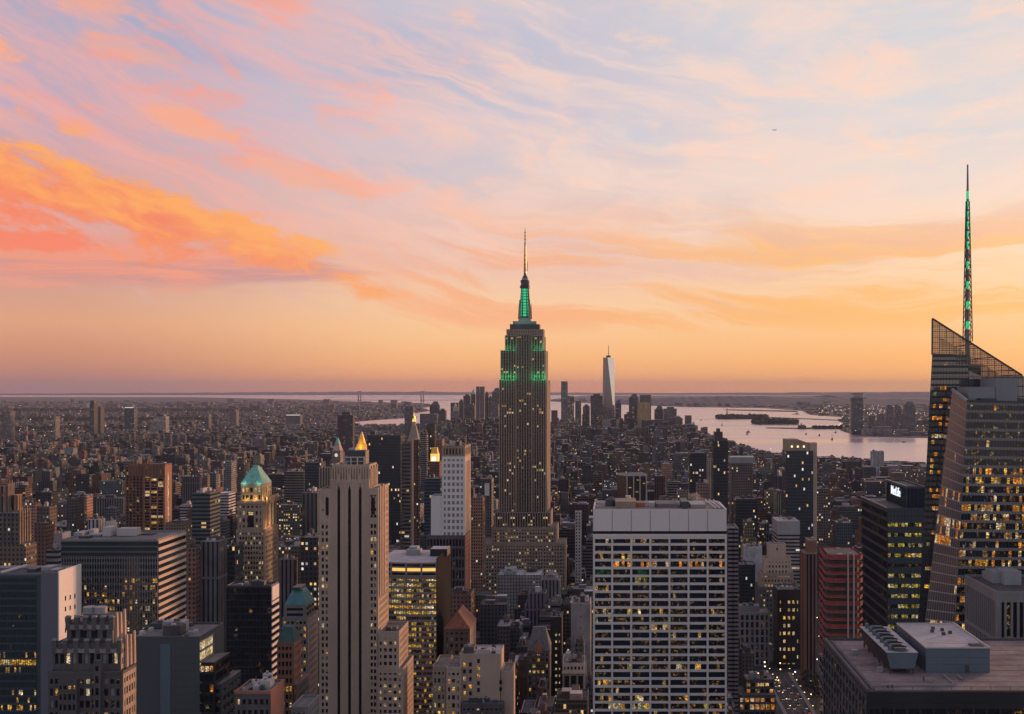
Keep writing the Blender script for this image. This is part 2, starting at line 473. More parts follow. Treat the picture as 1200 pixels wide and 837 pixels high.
class MB:
    def __init__(s):
        s.v = []
        s.f = []
        s.fm = []
        s.uv = []
        s.fc = []

    def quad(s, pts, mat, uv=None, col=(.3, .3, .3)):
        i = len(s.v)
        s.v.extend(tuple(p) for p in pts)
        s.f.append(tuple(range(i, i + len(pts))))
        s.fm.append(mat)
        s.uv.extend(uv if uv else [(0., 0.)] * len(pts))
        s.fc.append(col)

    def box(s, x0, x1, y0, y1, z0, z1, mat, col=(.3, .3, .3), topmat=None, topcol=None, uo=0.0, bottom=False):
        a, b, c, d = (x0, y0), (x1, y0), (x1, y1), (x0, y1)
        u = uo
        for p, q in ((a, b), (b, c), (c, d), (d, a)):
            L = abs(q[0] - p[0]) + abs(q[1] - p[1])
            s.quad([(p[0], p[1], z0), (q[0], q[1], z0), (q[0], q[1], z1), (p[0], p[1], z1)], mat,
                   [(u, z0), (u + L, z0), (u + L, z1), (u, z1)], col)
            u += L
        s.quad([(x0, y0, z1), (x1, y0, z1), (x1, y1, z1), (x0, y1, z1)], topmat or mat,
               [(x0, y0), (x1, y0), (x1, y1), (x0, y1)], topcol or col)
        if bottom:
            s.quad([(x0, y1, z0), (x1, y1, z0), (x1, y0, z0), (x0, y0, z0)], mat, None, col)

    def poly_prism(s, pts, z0, z1, mat, col=(.3, .3, .3), topmat=None, topcol=None, uo=0.0):
        u = uo
        n = len(pts)
        for i in range(n):
            p, q = pts[i], pts[(i + 1) % n]
            L = math.hypot(q[0] - p[0], q[1] - p[1])
            s.quad([(p[0], p[1], z0), (q[0], q[1], z0), (q[0], q[1], z1), (p[0], p[1], z1)], mat,
                   [(u, z0), (u + L, z0), (u + L, z1), (u, z1)], col)
            u += L
        s.quad([(p[0], p[1], z1) for p in pts], topmat or mat, None, topcol or col)

    def frustum(s, x0, x1, y0, y1, z0, z1, k, mat, col=(.3, .3, .3), ky=None):
        """box narrowing to the fraction k of its width (ky of its depth) at the top"""
        ky = k if ky is None else ky
        cx, cy = (x0 + x1) / 2, (y0 + y1) / 2
        hx, hy = (x1 - x0) / 2, (y1 - y0) / 2
        lo = [(cx - hx, cy - hy, z0), (cx + hx, cy - hy, z0), (cx + hx, cy + hy, z0), (cx - hx, cy + hy, z0)]
        hi = [(cx - hx * k, cy - hy * ky, z1), (cx + hx * k, cy - hy * ky, z1), (cx + hx * k, cy + hy * ky, z1), (cx - hx * k, cy + hy * ky, z1)]
        for i in range(4):
            j = (i + 1) % 4
            s.quad([lo[i], lo[j], hi[j], hi[i]], mat, None, col)
        s.quad(hi, mat, None, col)

    def cyl(s, x, y, z0, z1, r0, r1, mat, n=10, col=(.3, .3, .3), cap=True):
        a = [2 * math.pi * i / n for i in range(n)]
        lo = [(x + r0 * math.cos(t), y + r0 * math.sin(t), z0) for t in a]
        hi = [(x + r1 * math.cos(t), y + r1 * math.sin(t), z1) for t in a]
        for i in range(n):
            j = (i + 1) % n
            s.quad([lo[i], lo[j], hi[j], hi[i]], mat, None, col)
        if cap:
            s.quad(hi, mat, None, col)

    def bar(s, p, q, r, mat, col=(.3, .3, .3)):
        p, q = Vector(p), Vector(q)
        d = (q - p).normalized()
        a = d.cross(Vector((0, 0, 1)))
        if a.length < .01:
            a = Vector((1, 0, 0))
        a.normalize()
        b = d.cross(a)
        o = [a * r + b * r, -a * r + b * r, -a * r - b * r, a * r - b * r]
        for i in range(4):
            j = (i + 1) % 4
            s.quad([p + o[i], p + o[j], q + o[j], q + o[i]], mat, None, col)
        s.quad([q + k for k in o], mat, None, col)

    def build(s, name, parent=None, kind=None, origin=(0, 0, 0)):
        me = bpy.data.meshes.new(name)
        o = Vector(origin)
        vs = np.array(s.v, dtype=np.float64)
        vs -= np.array(o)
        me.from_pydata(vs.tolist(), [], s.f)
        names = []
        idx = {}
        for m in s.fm:
            if m not in idx:
                idx[m] = len(names)
                names.append(m)
                me.materials.append(M[m])
        me.polygons.foreach_set('material_index', [idx[m] for m in s.fm])
        if any(m.startswith('facade') for m in names):
            ul = me.uv_layers.new(name='UVMap')
            ul.data.foreach_set('uv', np.array(s.uv, dtype=np.float32).ravel())
        if any(m.startswith('facade') or m == 'roof' for m in names):
            ca = me.attributes.new('wall', 'FLOAT_COLOR', 'FACE')
            c4 = np.ones((len(s.fc), 4), dtype=np.float32)
            c4[:, :3] = np.array(s.fc, dtype=np.float32)
            ca.data.foreach_set('color', c4.ravel())
        me.update()
        ob = bpy.data.objects.new(name, me)
        COL.objects.link(ob)
        if parent is not None:
            ob.parent = parent
        else:
            ob.location = o
        if kind:
            ob['kind'] = kind
        return ob


def thing(name, label, cat, loc, group=None):
    o = bpy.data.objects.new(name, None)
    COL.objects.link(o)
    o.location = loc
    o.empty_display_size = 1.0
    o['label'] = label
    o['category'] = cat
    if group:
        o['group'] = group
    return o


def tag(o, label, cat, group=None):
    o['label'] = label
    o['category'] = cat
    if group:
        o['group'] = group
    return o


SUB = {'rooftop_unit': 'roof', 'water_tank': 'roof', 'penthouse': 'roof', 'satellite_dish': 'roof', 'roof_rail': 'roof', 'roof_tank': 'roof', 'roof_hatch': 'plant_room', 'door': 'plant_room', 'plant_room_edge': 'plant_room',
       'roof_vent': 'plant_room', 'cooling_fan': 'cooling_tower', 'lit_window': 'mast', 'side_light': 'mast', 'dormer': 'copper_roof', 'roof_crest': 'copper_roof', 'spire_light': 'spire', 'arched_window_light': 'arched_window',
       'stripe_arch': 'wall', 'crown_panel': 'crown', 'roof_pipe': 'roof', 'building_material': 'core'}      # sub-part: the part it sits on
FOOT = []           # footprints already taken: x0, x1, y0, y1, z1
ZG = 2.0            # level of the land
PANES_MAX = 100


def pick(rng, pal):
    r = rng.random()
    for m, p in pal:
        r -= p
        if r < 0:
            return m
    return 'win_dark'


class Bld:
    """one building: an Empty at its base, parts collected as named meshes"""

    def __init__(s, name, label, cat, px, Y, group=None, seed=None):
        s.loc = Vector((wx(px, Y), Y, ZG))
        s.t = thing(name, label, cat, s.loc, group)
        s.parts = {}
        s.panes = []
        s.rng = random.Random(seed if seed is not None else label)
        s.singles = []
        s.lab = label

    def p(s, name):
        return s.parts.setdefault(name, MB())

    def one(s, name):
        """a part that is an instance of its own (several may share the name)"""
        mb = MB()
        s.singles.append((name, mb))
        return mb

    def facade(s, A, B, C, D, nb, nf, wp, hs, d, mat, pal, over=(0, 0), part='wall', panemat=None, rowpal=None, smat=None, edge=None, head=None, sdrop=.08, split=1):
        A, B, C, D = Vector(A), Vector(B), Vector(C), Vector(D)
        n = (B - A).cross(D - A).normalized()
        W, H = ((B - A).length + (C - D).length) / 2, ((D - A).length + (C - B).length) / 2
        mb = s.p(part)

        def P(u, v, o):
            return A * (1 - u) * (1 - v) + B * u * (1 - v) + C * u * v + D * (1 - u) * v + n * o

        def hexa(u0, u1, v0, v1, o0, o1, m):
            a = [P(u0, v0, o0), P(u1, v0, o0), P(u1, v1, o0), P(u0, v1, o0)]
            b = [P(u0, v0, o1), P(u1, v0, o1), P(u1, v1, o1), P(u0, v1, o1)]
            mb.quad(b, m)
            for i in range(4):
                j = (i + 1) % 4
                mb.quad([a[i], a[j], b[j], b[i]], m)

        ew = edge if edge is not None else wp
        us = []
        for k in range(nb + 1):
            if k == 0:
                us.append((-over[0] / W, ew / W))
            elif k == nb:
                us.append((1 - ew / W, 1 + over[1] / W))
            else:
                us.append(((k / nb) - wp / W / 2, (k / nb) + wp / W / 2))
        if wp > 0:
            for u0, u1 in us:
                hexa(u0, u1, 0, 1, 0, d, mat)
        vs = []
        hd = head if head is not None else hs
        for k in range(nf + 1):
            if k == 0:
                vs.append((0, hs / H))
            elif k == nf:
                vs.append((1 - hd / H, 1))
            else:
                vs.append(((k / nf) - hs / H / 2, (k / nf) + hs / H / 2))
        if hs > 0:
            for v0, v1 in vs:
                hexa((.05 - over[0]) / W, 1 + (over[1] - .05) / W, max(v0, .03 / H), min(v1, 1 - .03 / H), 0, d - sdrop, smat or mat)
        for j in range(nf):
            boost = s.rng.random() < .2
            for i in range(nb):
                u0, u1 = us[i][1], us[i + 1][0]
                v0, v1 = vs[j][1], vs[j + 1][0]
                pp = pal(i, j, nb, nf) if callable(pal) else pal
                m = pp if isinstance(pp, str) else pick(s.rng, pp)
                if m == 'win_dark' and boost and not isinstance(pp, str):
                    m = pick(s.rng, pp)
                if m == 'win_dark' and panemat:
                    m = panemat
                if split > 1:
                    m = [pal(i, j, nb, nf) if q and s.rng.random() < .55 else m for q in range(split)]
                    m = [q if s.rng.random() < .8 else 'win_navy' for q in m]
                s.panes.append((P(u0, v0, .05), P(u1, v0, .05), P(u1, v1, .05), P(u0, v1, .05), m))

    def wtier(s, X0, X1, Y0, Y1, Z0, Z1, side=None, f=None, g=None, mat='limestone', core=None, d=.45, pal=(), roof='roof_grey', par=1.0,
              part='wall', panemat=None, smat=None, foot=True, sidemat=None, gpal=None, capmat=None):
        core = core or mat
        mb = s.p(part)
        zl = max(Z0, wz(860, Y0))
        mb.box(X0, X1, Y0, Y1, Z0, Z1 + .02, core, topmat=roof)
        cm = capmat or mat
        if f:
            nb = max(1, round((X1 - X0) / f['bay']))
            nf = max(1, round((Z1 - zl) / f['fh']))
            s.facade((X0, Y0, zl), (X1, Y0, zl), (X1, Y0, Z1), (X0, Y0, Z1), nb, nf, f['wp'], f['hs'], d, mat, pal,
                     (d if (g and side == 'L') else 0, d if (g and side == 'R') else 0), part, panemat, smat=smat, edge=f.get('edge'), head=f.get('head'))
        if g and side:
            nb = max(1, round((Y1 - Y0) / g['bay']))
            nf = max(1, round((Z1 - zl) / g['fh']))
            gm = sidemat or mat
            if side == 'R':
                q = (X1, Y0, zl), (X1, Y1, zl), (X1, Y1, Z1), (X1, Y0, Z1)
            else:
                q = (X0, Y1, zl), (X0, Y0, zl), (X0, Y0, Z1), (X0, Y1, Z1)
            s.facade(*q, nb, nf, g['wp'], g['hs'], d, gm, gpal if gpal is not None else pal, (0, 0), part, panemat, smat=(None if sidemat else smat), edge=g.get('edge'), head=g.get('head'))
        if par > 0:
            e = .06
            a0 = X0 - (d if (g and side == 'L') else 0) - e
            a1 = X1 + (d if (g and side == 'R') else 0) + e
            b0 = Y0 - (d if f else 0) - e
            b1 = Y1 + e
            pm = s.one('parapet')
            t = .5
            z0, z1 = Z1 + .03, Z1 + par
            pm.box(a0, a1, b0, b0 + t, z0, z1, cm)
            pm.box(a0, a1, b1 - t, b1, z0, z1, cm)
            pm.box(a0, a0 + t, b0 + t, b1 - t, z0, z1, cm)
            pm.box(a1 - t, a1, b0 + t, b1 - t, z0, z1, cm)
            s.p('roof').quad([(a0 + t, b0 + t, Z1 + .2), (a1 - t, b0 + t, Z1 + .2), (a1 - t, b1 - t, Z1 + .2), (a0 + t, b1 - t, Z1 + .2)], roof)
        if foot:
            FOOT.append((X0 - 1, X1 + 1, Y0 - 1, Y1 + 1, Z1))
        return X0, X1, Y0, Y1, Z0, Z1

    def tier(s, x0, x1, xs, yt, Y, D=None, yb=None, **k):
        side = None
        if xs is not None:
            if xs > x1:
                side = 'R'
                D = D or Y * ((VX - x1) / (VX - xs) - 1)
            else:
                side = 'L'
                D = D or Y * ((x0 - VX) / (xs - VX) - 1)
        return s.wtier(wx(x0, Y), wx(x1, Y), Y, Y + D, ZG if yb is None else wz(yb, Y), wz(yt, Y), side, **k)

    def plain(s, x0, x1, xs, yt, Y, D=None, yb=None, style='facade_punched', col=(.3, .25, .2), rcol=(.25, .24, .23), par=.9, foot=True):
        side = None
        if xs is not None:
            if xs > x1:
                D = D or Y * ((VX - x1) / (VX - xs) - 1)
            else:
                D = D or Y * ((x0 - VX) / (xs - VX) - 1)
        X0, X1, Z0, Z1 = wx(x0, Y), wx(x1, Y), ZG if yb is None else wz(yb, Y), wz(yt, Y)
        uo = s.rng.randrange(1, 400) * 120.0
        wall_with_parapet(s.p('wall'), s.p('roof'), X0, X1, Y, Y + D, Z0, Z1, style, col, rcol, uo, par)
        if foot:
            FOOT.append((X0 - 1, X1 + 1, Y - 1, Y + D + 1, Z1))
        return X0, X1, Y, Y + D, Z0, Z1

    def clutter(s, t, n=3, tank=False, mats=('grey_metal', 'roof_dark', 'pale_concrete', 'dark_metal')):
        X0, X1, Y0, Y1, Z0, Z1 = t
        r = s.rng
        used = []
        for i in range(n + (n + 1) // 2 + (2 if n else 0)):
            big = i < (n + 1) // 2
            wd, dp, h = (r.uniform(.14, .32) * (X1 - X0), r.uniform(.15, .4) * (Y1 - Y0), r.uniform(1.8, 4.2)) if big else (r.uniform(1.0, 2.8), r.uniform(1.0, 3.0), r.uniform(.7, 2.0))
            for _ in range(12):
                x, y = r.uniform(X0 + 1, X1 - wd - 1), r.uniform(Y0 + 1, max(Y0 + 1.1, Y1 - dp - 1))
                if all(x + wd < a or x > b or y + dp < c or y > e for a, b, c, e in used):
                    used.append((x - .3, x + wd + .3, y - .3, y + dp + .3))
                    u_ = s.one('rooftop_unit')
                    m_ = r.choice(mats)
                    if not big and r.random() < .4:
                        u_.cyl(x + wd / 2, y + wd / 2, Z1 + .2, Z1 + .2 + h, wd / 2, wd / 2, m_, 10)
                    else:
                        u_.box(x, x + wd, y, y + dp, Z1 + .2, Z1 + .2 + h, m_)
                        if big:
                            for q in range(2):
                                fx, fy = x + wd * r.uniform(.15, .6), y + dp * r.uniform(.15, .6)
                                u_.box(fx, fx + wd * .25, fy, fy + dp * .25, Z1 + .2 + h, Z1 + .2 + h + r.uniform(.4, 1.1), r.choice(mats))
                    break
        if tank:
            x, y = r.uniform(X0 + 3, X1 - 3), r.uniform(Y0 + 2, Y1 - 2)
            tk = s.one('water_tank')
            water_tank(tk, x, y, Z1 + .2)

    def done(s):
        if s.panes:
            def area(q):
                a = [(ppx(p[0], p[1]), ppy(p[2], p[1])) for p in q[:4]]
                xs = [max(0, min(1200, k[0])) for k in a]
                ys = [max(0, min(837, k[1])) for k in a]
                ar = 0
                for i in range(4):
                    j = (i + 1) % 4
                    ar += xs[i] * ys[j] - xs[j] * ys[i]
                return abs(ar)
            s.panes.sort(key=area, reverse=True)
            rest = MB()
            for k, q in enumerate(s.panes):
                n = (Vector(q[1]) - Vector(q[0])).cross(Vector(q[3]) - Vector(q[0])).normalized() * .05
                mb = MB() if k < PANES_MAX else rest
                ms = q[4] if isinstance(q[4], list) else [q[4]]
                for e, m_ in enumerate(ms):
                    f0, f1 = e / len(ms), (e + 1) / len(ms)
                    a_, b_, c_, d_ = (Vector(p_) for p_ in q[:4])
                    mb.quad([a_.lerp(b_, f0), a_.lerp(b_, f1), d_.lerp(c_, f1), d_.lerp(c_, f0)], m_)
                for i in range(4):
                    j = (i + 1) % 4
                    mb.quad([Vector(q[i]) - n, Vector(q[j]) - n, q[j], q[i]], ms[0])
                if k < PANES_MAX:
                    mb.build('window', s.t, origin=s.loc)
            if rest.v:
                rest.build('window', s.t, 'stuff', origin=s.loc)
        made = {}
        todo = [(k, mb) for k, mb in s.parts.items()] + s.singles
        todo.sort(key=lambda q: q[0] in SUB)
        for k, mb in todo:
            if mb.v:
                made.setdefault(k, mb.build(k, made.get(SUB.get(k), s.t), origin=s.loc))


def water_tank(mb, x, y, z, k=1.0):
    for a, b in ((-1, -1), (1, -1), (1, 1), (-1, 1)):
        mb.box(x + a * 1.1 * k - .12, x + a * 1.1 * k + .12, y + b * 1.1 * k - .12, y + b * 1.1 * k + .12, z, z + 2.6 * k, 'dark_metal')
    mb.cyl(x, y, z + 2.6 * k, z + 6.0 * k, 1.9 * k, 1.85 * k, 'tank_wood', 10)
    mb.cyl(x, y, z + 6.0 * k, z + 7.2 * k, 2.0 * k, .1, 'roof_dark', 10)


def wall_with_parapet(wm, rm, X0, X1, Y0, Y1, Z0, Z1, style, col, rcol, uo, par=.9):
    a, b, c, d = (X0, Y0), (X1, Y0), (X1, Y1), (X0, Y1)
    u = uo
    for p, q in ((a, b), (b, c), (c, d), (d, a)):
        L = abs(q[0] - p[0]) + abs(q[1] - p[1])
        wm.quad([(p[0], p[1], Z0), (q[0], q[1], Z0), (q[0], q[1], Z1), (p[0], p[1], Z1)], style, [(u, Z0), (u + L, Z0), (u + L, Z1), (u, Z1)], col)
        u += L
    t = .4
    x0, x1, y0, y1 = X0 + t, X1 - t, Y0 + t, Y1 - t
    zr = Z1 - par
    o = [(X0, Y0), (X1, Y0), (X1, Y1), (X0, Y1)]
    i = [(x0, y0), (x1, y0), (x1, y1), (x0, y1)]
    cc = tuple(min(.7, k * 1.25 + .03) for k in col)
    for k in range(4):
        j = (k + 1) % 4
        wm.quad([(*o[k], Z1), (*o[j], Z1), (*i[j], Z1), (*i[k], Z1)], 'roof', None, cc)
        wm.quad([(*i[k], Z1), (*i[j], Z1), (*i[j], zr), (*i[k], zr)], 'roof', None, col)
    rm.quad([(x0, y0, zr), (x1, y0, zr), (x1, y1, zr), (x0, y1, zr)], 'roof', None, rcol)


# ------------------------------------------------------------------ sea and land
def poly_land(name, pts, z0, z1, mat, kind='structure'):
    mb = MB()
    mb.poly_prism(pts, z0, z1, mat)
    return mb.build(name, None, kind)


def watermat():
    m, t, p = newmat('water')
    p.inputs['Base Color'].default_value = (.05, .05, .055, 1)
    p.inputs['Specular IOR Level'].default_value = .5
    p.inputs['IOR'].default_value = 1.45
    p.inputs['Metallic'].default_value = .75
    p.inputs['Base Color'].default_value = (.62, .47, .46, 1)  # pink of the reflected sky is put into the base colour
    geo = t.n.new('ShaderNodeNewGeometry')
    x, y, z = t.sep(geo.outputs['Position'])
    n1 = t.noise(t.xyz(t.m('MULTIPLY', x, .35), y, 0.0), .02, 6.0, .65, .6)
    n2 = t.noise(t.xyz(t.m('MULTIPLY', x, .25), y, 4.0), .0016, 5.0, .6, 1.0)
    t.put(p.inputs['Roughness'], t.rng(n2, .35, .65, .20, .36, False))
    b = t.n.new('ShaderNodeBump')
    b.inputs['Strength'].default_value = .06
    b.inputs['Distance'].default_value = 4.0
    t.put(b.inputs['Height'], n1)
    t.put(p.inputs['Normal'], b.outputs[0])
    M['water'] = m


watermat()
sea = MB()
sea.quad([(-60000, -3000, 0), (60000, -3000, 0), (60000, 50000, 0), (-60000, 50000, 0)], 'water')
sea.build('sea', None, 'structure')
# counter-clockwise outlines seen from above
CITY = [(-40000, -2500), (1150, -2500), (1120, 3000), (1010, 3350), (900, 3720), (720, 4120), (560, 4500), (520, 5300), (500, 6300), (440, 6900), (330, 7200), (-200, 7450), (-700, 7350),
        (-1180, 7000), (-1600, 7120), (-1860, 7500), (-2060, 8200), (-1960, 9200), (-1760, 10300), (-2050, 11500), (-2100, 13200), (-2500, 15000), (-2700, 17500), (-3300, 19800),
        (-4600, 21500), (-7200, 26500), (-12000, 33000), (-40000, 37000)]
poly_land('ground', CITY, -1, ZG, 'far_land')
WEST = [(1330, 6330), (1480, 6080), (2100, 5850), (9000, 5500), (42000, 5500), (42000, 40000), (-1100, 40000), (-1500, 25500), (-1250, 22500), (60, 18300), (950, 15900), (1950, 15000),
        (2150, 13200), (1900, 11200), (2050, 10300), (1750, 9000), (1680, 8300), (1480, 7700), (1380, 7000)]
poly_land('ground', WEST, -1, ZG, 'far_land')


def hills():
    rng = random.Random(5)
    mb = MB()

    def ridge(pts, depth, n, hmax, mat='far_land'):
        m = len(pts) - 1
        rows = []
        for i in range(n + 1):
            t = i / n * m
            k = min(int(t), m - 1)
            f = t - k
            x = pts[k][0] * (1 - f) + pts[k + 1][0] * f
            y = pts[k][1] * (1 - f) + pts[k + 1][1] * f
            h = (pts[k][2] * (1 - f) + pts[k + 1][2] * f) * rng.uniform(.86, 1.1)
            rows.append(((x, y, ZG - 1), (x, y + depth * .25, h * .55), (x, y + depth * .5, h), (x, y + depth, ZG - 1)))
        for i in range(n):
            for j in range(3):
                mb.quad([rows[i][j], rows[i + 1][j], rows[i + 1][j + 1], rows[i][j + 1]], mat)
    ridge([(-200, 18600, 20), (900, 17500, 95), (2200, 17200, 120), (4200, 17500, 80), (7000, 17000, 50), (12000, 16000, 40)], 5000, 90, 1)
    ridge([(-26000, 42000, 40), (-15000, 43000, 95), (-9000, 43500, 120), (-3000, 44000, 90), (2000, 44000, 60), (12000, 40000, 130), (22000, 38000, 120)], 5000, 120, 1)
    ridge([(6000, 30000, 70), (9000, 30500, 120), (16000, 30000, 130)], 5000, 50, 1)
    mb.build('hills', None, 'structure')


hills()


def island(name, pts, z):
    poly_land(name, pts, -1, z, 'far_land')


island('island', [(860, 9750), (1010, 9620), (1290, 9640), (1300, 9830), (1050, 9990), (900, 9900)], 6)
island('island', [(1000, 8360), (1060, 8240), (1300, 8230), (1340, 8400), (1260, 8560), (1050, 8520)], 6)
island('pier', [(985, 7470), (1200, 7300), (1470, 7290), (1470, 7420), (1200, 7440), (1000, 7510)], 4)
island('pier', [(1330, 10200), (1900, 9000), (1930, 9060), (1400, 10260)], 4)
island('pier', [(1300, 13600), (2000, 12500), (2050, 13100), (1400, 13900)], 5)


def leafy(name, spots, h, n, seed, size):
    """far greenery that reads as one mass: many small tilted leaf clumps"""
    rng = random.Random(seed)
    mb = MB()
    for (x0, x1, y0, y1) in spots:
        k = int(n * (x1 - x0) * (y1 - y0))
        for _ in range(k):
            x, y = rng.uniform(x0, x1), rng.uniform(y0, y1)
            cx, cy, cz, r = x, y, ZG + h * rng.uniform(.45, .8), size * rng.uniform(.6, 1.2)
            for _ in range(7):
                a, b = rng.uniform(0, 6.28), rng.uniform(-.7, 1.2)
                v = Vector((math.cos(a) * math.cos(b), math.sin(a) * math.cos(b), math.sin(b)))
                c = Vector((cx, cy, cz)) + v * r * .55
                e1 = v.orthogonal().normalized()
                e2 = v.cross(e1)
                q = r * rng.uniform(.45, .8)
                mb.quad([c - e1 * q - e2 * q * .7, c + e1 * q - e2 * q, c + e1 * q * .8 + e2 * q, c - e1 * q + e2 * q * .8], 'foliage')
    return mb.build(name, None, 'stuff')


# ------------------------------------------------------------------ near and landmark buildings
DK = (('win_warm', .03), ('win_dim', .20))
OFF = (('win_warm', .06), ('win_dim', .28), ('win_orange', .03))
BUSY = (('win_gold', .25), ('win_lime', .12), ('win_dim', .25), ('win_warm', .1))
HOME = (('win_white', .05), ('win_warm', .06), ('win_pale', .08), ('win_dim', .1))

# the tall white slab with a grid of dark window bands
b = Bld('office_slab', 'wide pale travertine slab with seven columns of dark window bands and a blank top storey', 'office tower', 773, 640)
lit_rows = {}


def slab_pal(i, j, nb, nf):
    r = b.rng
    row = nf - 1 - j
    p = {2: .45, 3: .45, 8: .1, 9: .9, 13: .0, 15: .35, 16: .35, 20: .5, 21: .5}.get(row, .12)
    x = r.random()
    if row == 4 and i in (0, 2):
        return 'win_green'
    if row == 3 and x < .5:
        return 'win_orange'
    if x < p * .45:
        return 'win_gold' if row in (9, 2, 20) else 'win_lime' if r.random() < .35 else 'win_warm'
    if x < p + .45:
        return 'win_dim'
    return 'win_navy'


Y = 640
X0, X1 = wx(695, Y), wx(851.5, Y)
Zt, Zb = wz(598.5, Y), 2
zw = wz(619, Y)
t = b.wtier(X0, X1, Y, Y + 42, ZG, Zt, None, mat='travertine', par=0, roof='roof_gravel')
nfl = 28
fh = (wz(625.5, Y) - wz(837, Y)) / 22.6
zl = wz(625.5, Y) - nfl * fh
b.facade((X0, Y, zl), (X1, Y, zl), (X1, Y, zw - 4.6), (X0, Y, zw - 4.6), 7, nfl, 1.05, fh * .31, .95, 'travertine', slab_pal, edge=1.0, sdrop=.42, split=6)
mb = b.p('wall')
mb.box(X0, X1, Y - .75, Y - .001, zw - 1.6 - 3.0 + .02, zw - 3.2, 'travertine')
mb.box(X0, X1, Y - .3, Y - .001, zw - 3.19, zw - 1.61, 'win_dark')
for k in range(7):
    a0, a1 = X0 + (X1 - X0) * k / 7, X0 + (X1 - X0) * (k + 1) / 7
    b.one('blank_panel').box(a0 + .2, a1 - .2, Y - .72, Y - .001, zw - 1.6, Zt + .3, 'travertine')
b.one('parapet').box(X0, X1, Y - .6, Y - .1, Zt + .31, Zt + .75, 'travertine')
b.one('parapet').box(X0, X0 + .8, Y - .09, Y + 42, Zt + .05, Zt + .9, 'travertine')
b.one('parapet').box(X1 - .8, X1, Y - .09, Y + 42, Zt + .05, Zt + .9, 'travertine')
b.one('parapet').box(X0 + .81, X1 - .81, Y + 41.3, Y + 42, Zt + .05, Zt + 1.4, 'travertine')
b.p('roof').quad([(X0 + .8, Y, Zt + .06), (X1 - .8, Y, Zt + .06), (X1 - .8, Y + 41.3, Zt + .06), (X0 + .8, Y + 41.3, Zt + .06)], 'roof_gravel')
for (q0, q1, dy0, dy1, h, m) in ((721, 746, 14, 36, 3.6, 'tan_stone'), (746.5, 757, 18, 30, 2.6, 'red_brick'), (762, 769, 20, 28, 2.4, 'pale_concrete'), (770, 797, 15, 37, 2.2, 'roof_grey'),
                                 (800, 808, 10, 30, 4.0, 'dark_metal'), (811, 829, 12, 34, 2.2, 'grey_metal')):
    b.one('rooftop_unit').box(wx(q0, Y), wx(q1, Y), Y + dy0, Y + dy1, Zt + .07, Zt + h, m)
for q in (833, 838, 843):
    b.one('roof_rail').bar((wx(q, Y), Y + 40, Zt + 2.2), (wx(q + 7, Y), Y + 6, Zt + .9), .22, 'white_panel')
sph = b.one('roof_tank')
sph.cyl(wx(716, Y), Y + 26, Zt + .07, Zt + 3.4, 3.6, 3.4, 'dark_metal', 14)
sph.cyl(wx(716, Y), Y + 26, Zt + 3.4, Zt + 5.2, 3.4, .8, 'dark_metal', 14)
b.one('satellite_dish').cyl(wx(737, Y), Y + 38, Zt + 1, Zt + 4.8, .5, 1.7, 'white_panel', 12)
b.done()

# the art deco tower with three long dark stripes
b = Bld('art_deco_tower', 'tan stone tower with three long dark vertical stripes and stepped shoulders', 'skyscraper', 410, 620)
Y = 620
PAIR = dict(bay=2.75, fh=3.55, wp=.9, hs=1.75)
SIDE = dict(bay=2.6, fh=3.55, wp=1.2, hs=1.6)
b.tier(387.3, 433, 447, 562, Y + 1, D=20, mat='limestone', par=0, roof='roof_grey')
X0, X1 = wx(387.3, Y), wx(433, Y)
mb = b.p('wall')
edges = [387.3, 395.6, 399.0, 408.1, 411.5, 420.6, 424.0, 433]
zt, zb, zs = wz(562, Y), ZG, wz(571, Y)
for k in range(0, 8, 2):
    mb.box(wx(edges[k], Y), wx(edges[k + 1], Y), Y - .6, Y + .99, zb, zt, 'limestone')
for k in range(1, 7, 2):
    a0, a1 = wx(edges[k], Y), wx(edges[k + 1], Y)
    b.one('window').box(a0 + .002, a1 - .002, Y + .4, Y + .98, zb, zs, 'win_dark')
    am = b.one('stripe_arch')
    am.box(a0 + .002, a1 - .002, Y - .5, Y + .98, zs + 1.7, zt, 'limestone')
    cx = (a0 + a1) / 2
    for q in (0, 1):
        p_ = [(a0 + .002, zs + 1.7), (a0 + .002, zs - 1.8), (cx, zs + 1.7)] if q == 0 else [(cx, zs + 1.7), (a1 - .002, zs - 1.8), (a1 - .002, zs + 1.7)]
        am.quad([(p_[0][0], Y - .5, p_[0][1]), (p_[1][0], Y - .5, p_[1][1]), (p_[2][0], Y - .5, p_[2][1])], 'limestone')
        e0, e1 = (p_[1], p_[2]) if q == 0 else (p_[0], p_[1])
        am.quad([(e0[0], Y - .5, e0[1]), (e0[0], Y + .39, e0[1]), (e1[0], Y + .39, e1[1]), (e1[0], Y - .5, e1[1])], 'limestone')
    for dz_ in range(3):
        b.p('ornament').frustum(cx - 1.2 + dz_ * .3, cx + 1.2 - dz_ * .3, Y - .95 + dz_ * .1, Y - .61, wz(566 - dz_ * 3, Y), wz(561 - dz_ * 3, Y), .7, 'limestone')
for k in range(0, 8, 2):
    n_ = 3 if k in (2, 4) else 4
    for i in range(n_):
        cx = wx(edges[k], Y) + (wx(edges[k + 1], Y) - wx(edges[k], Y)) * (i + .5) / n_
        b.p('fluting').box(cx - .22, cx + .22, Y - .78, Y - .602, zb, zt - .3, 'limestone')
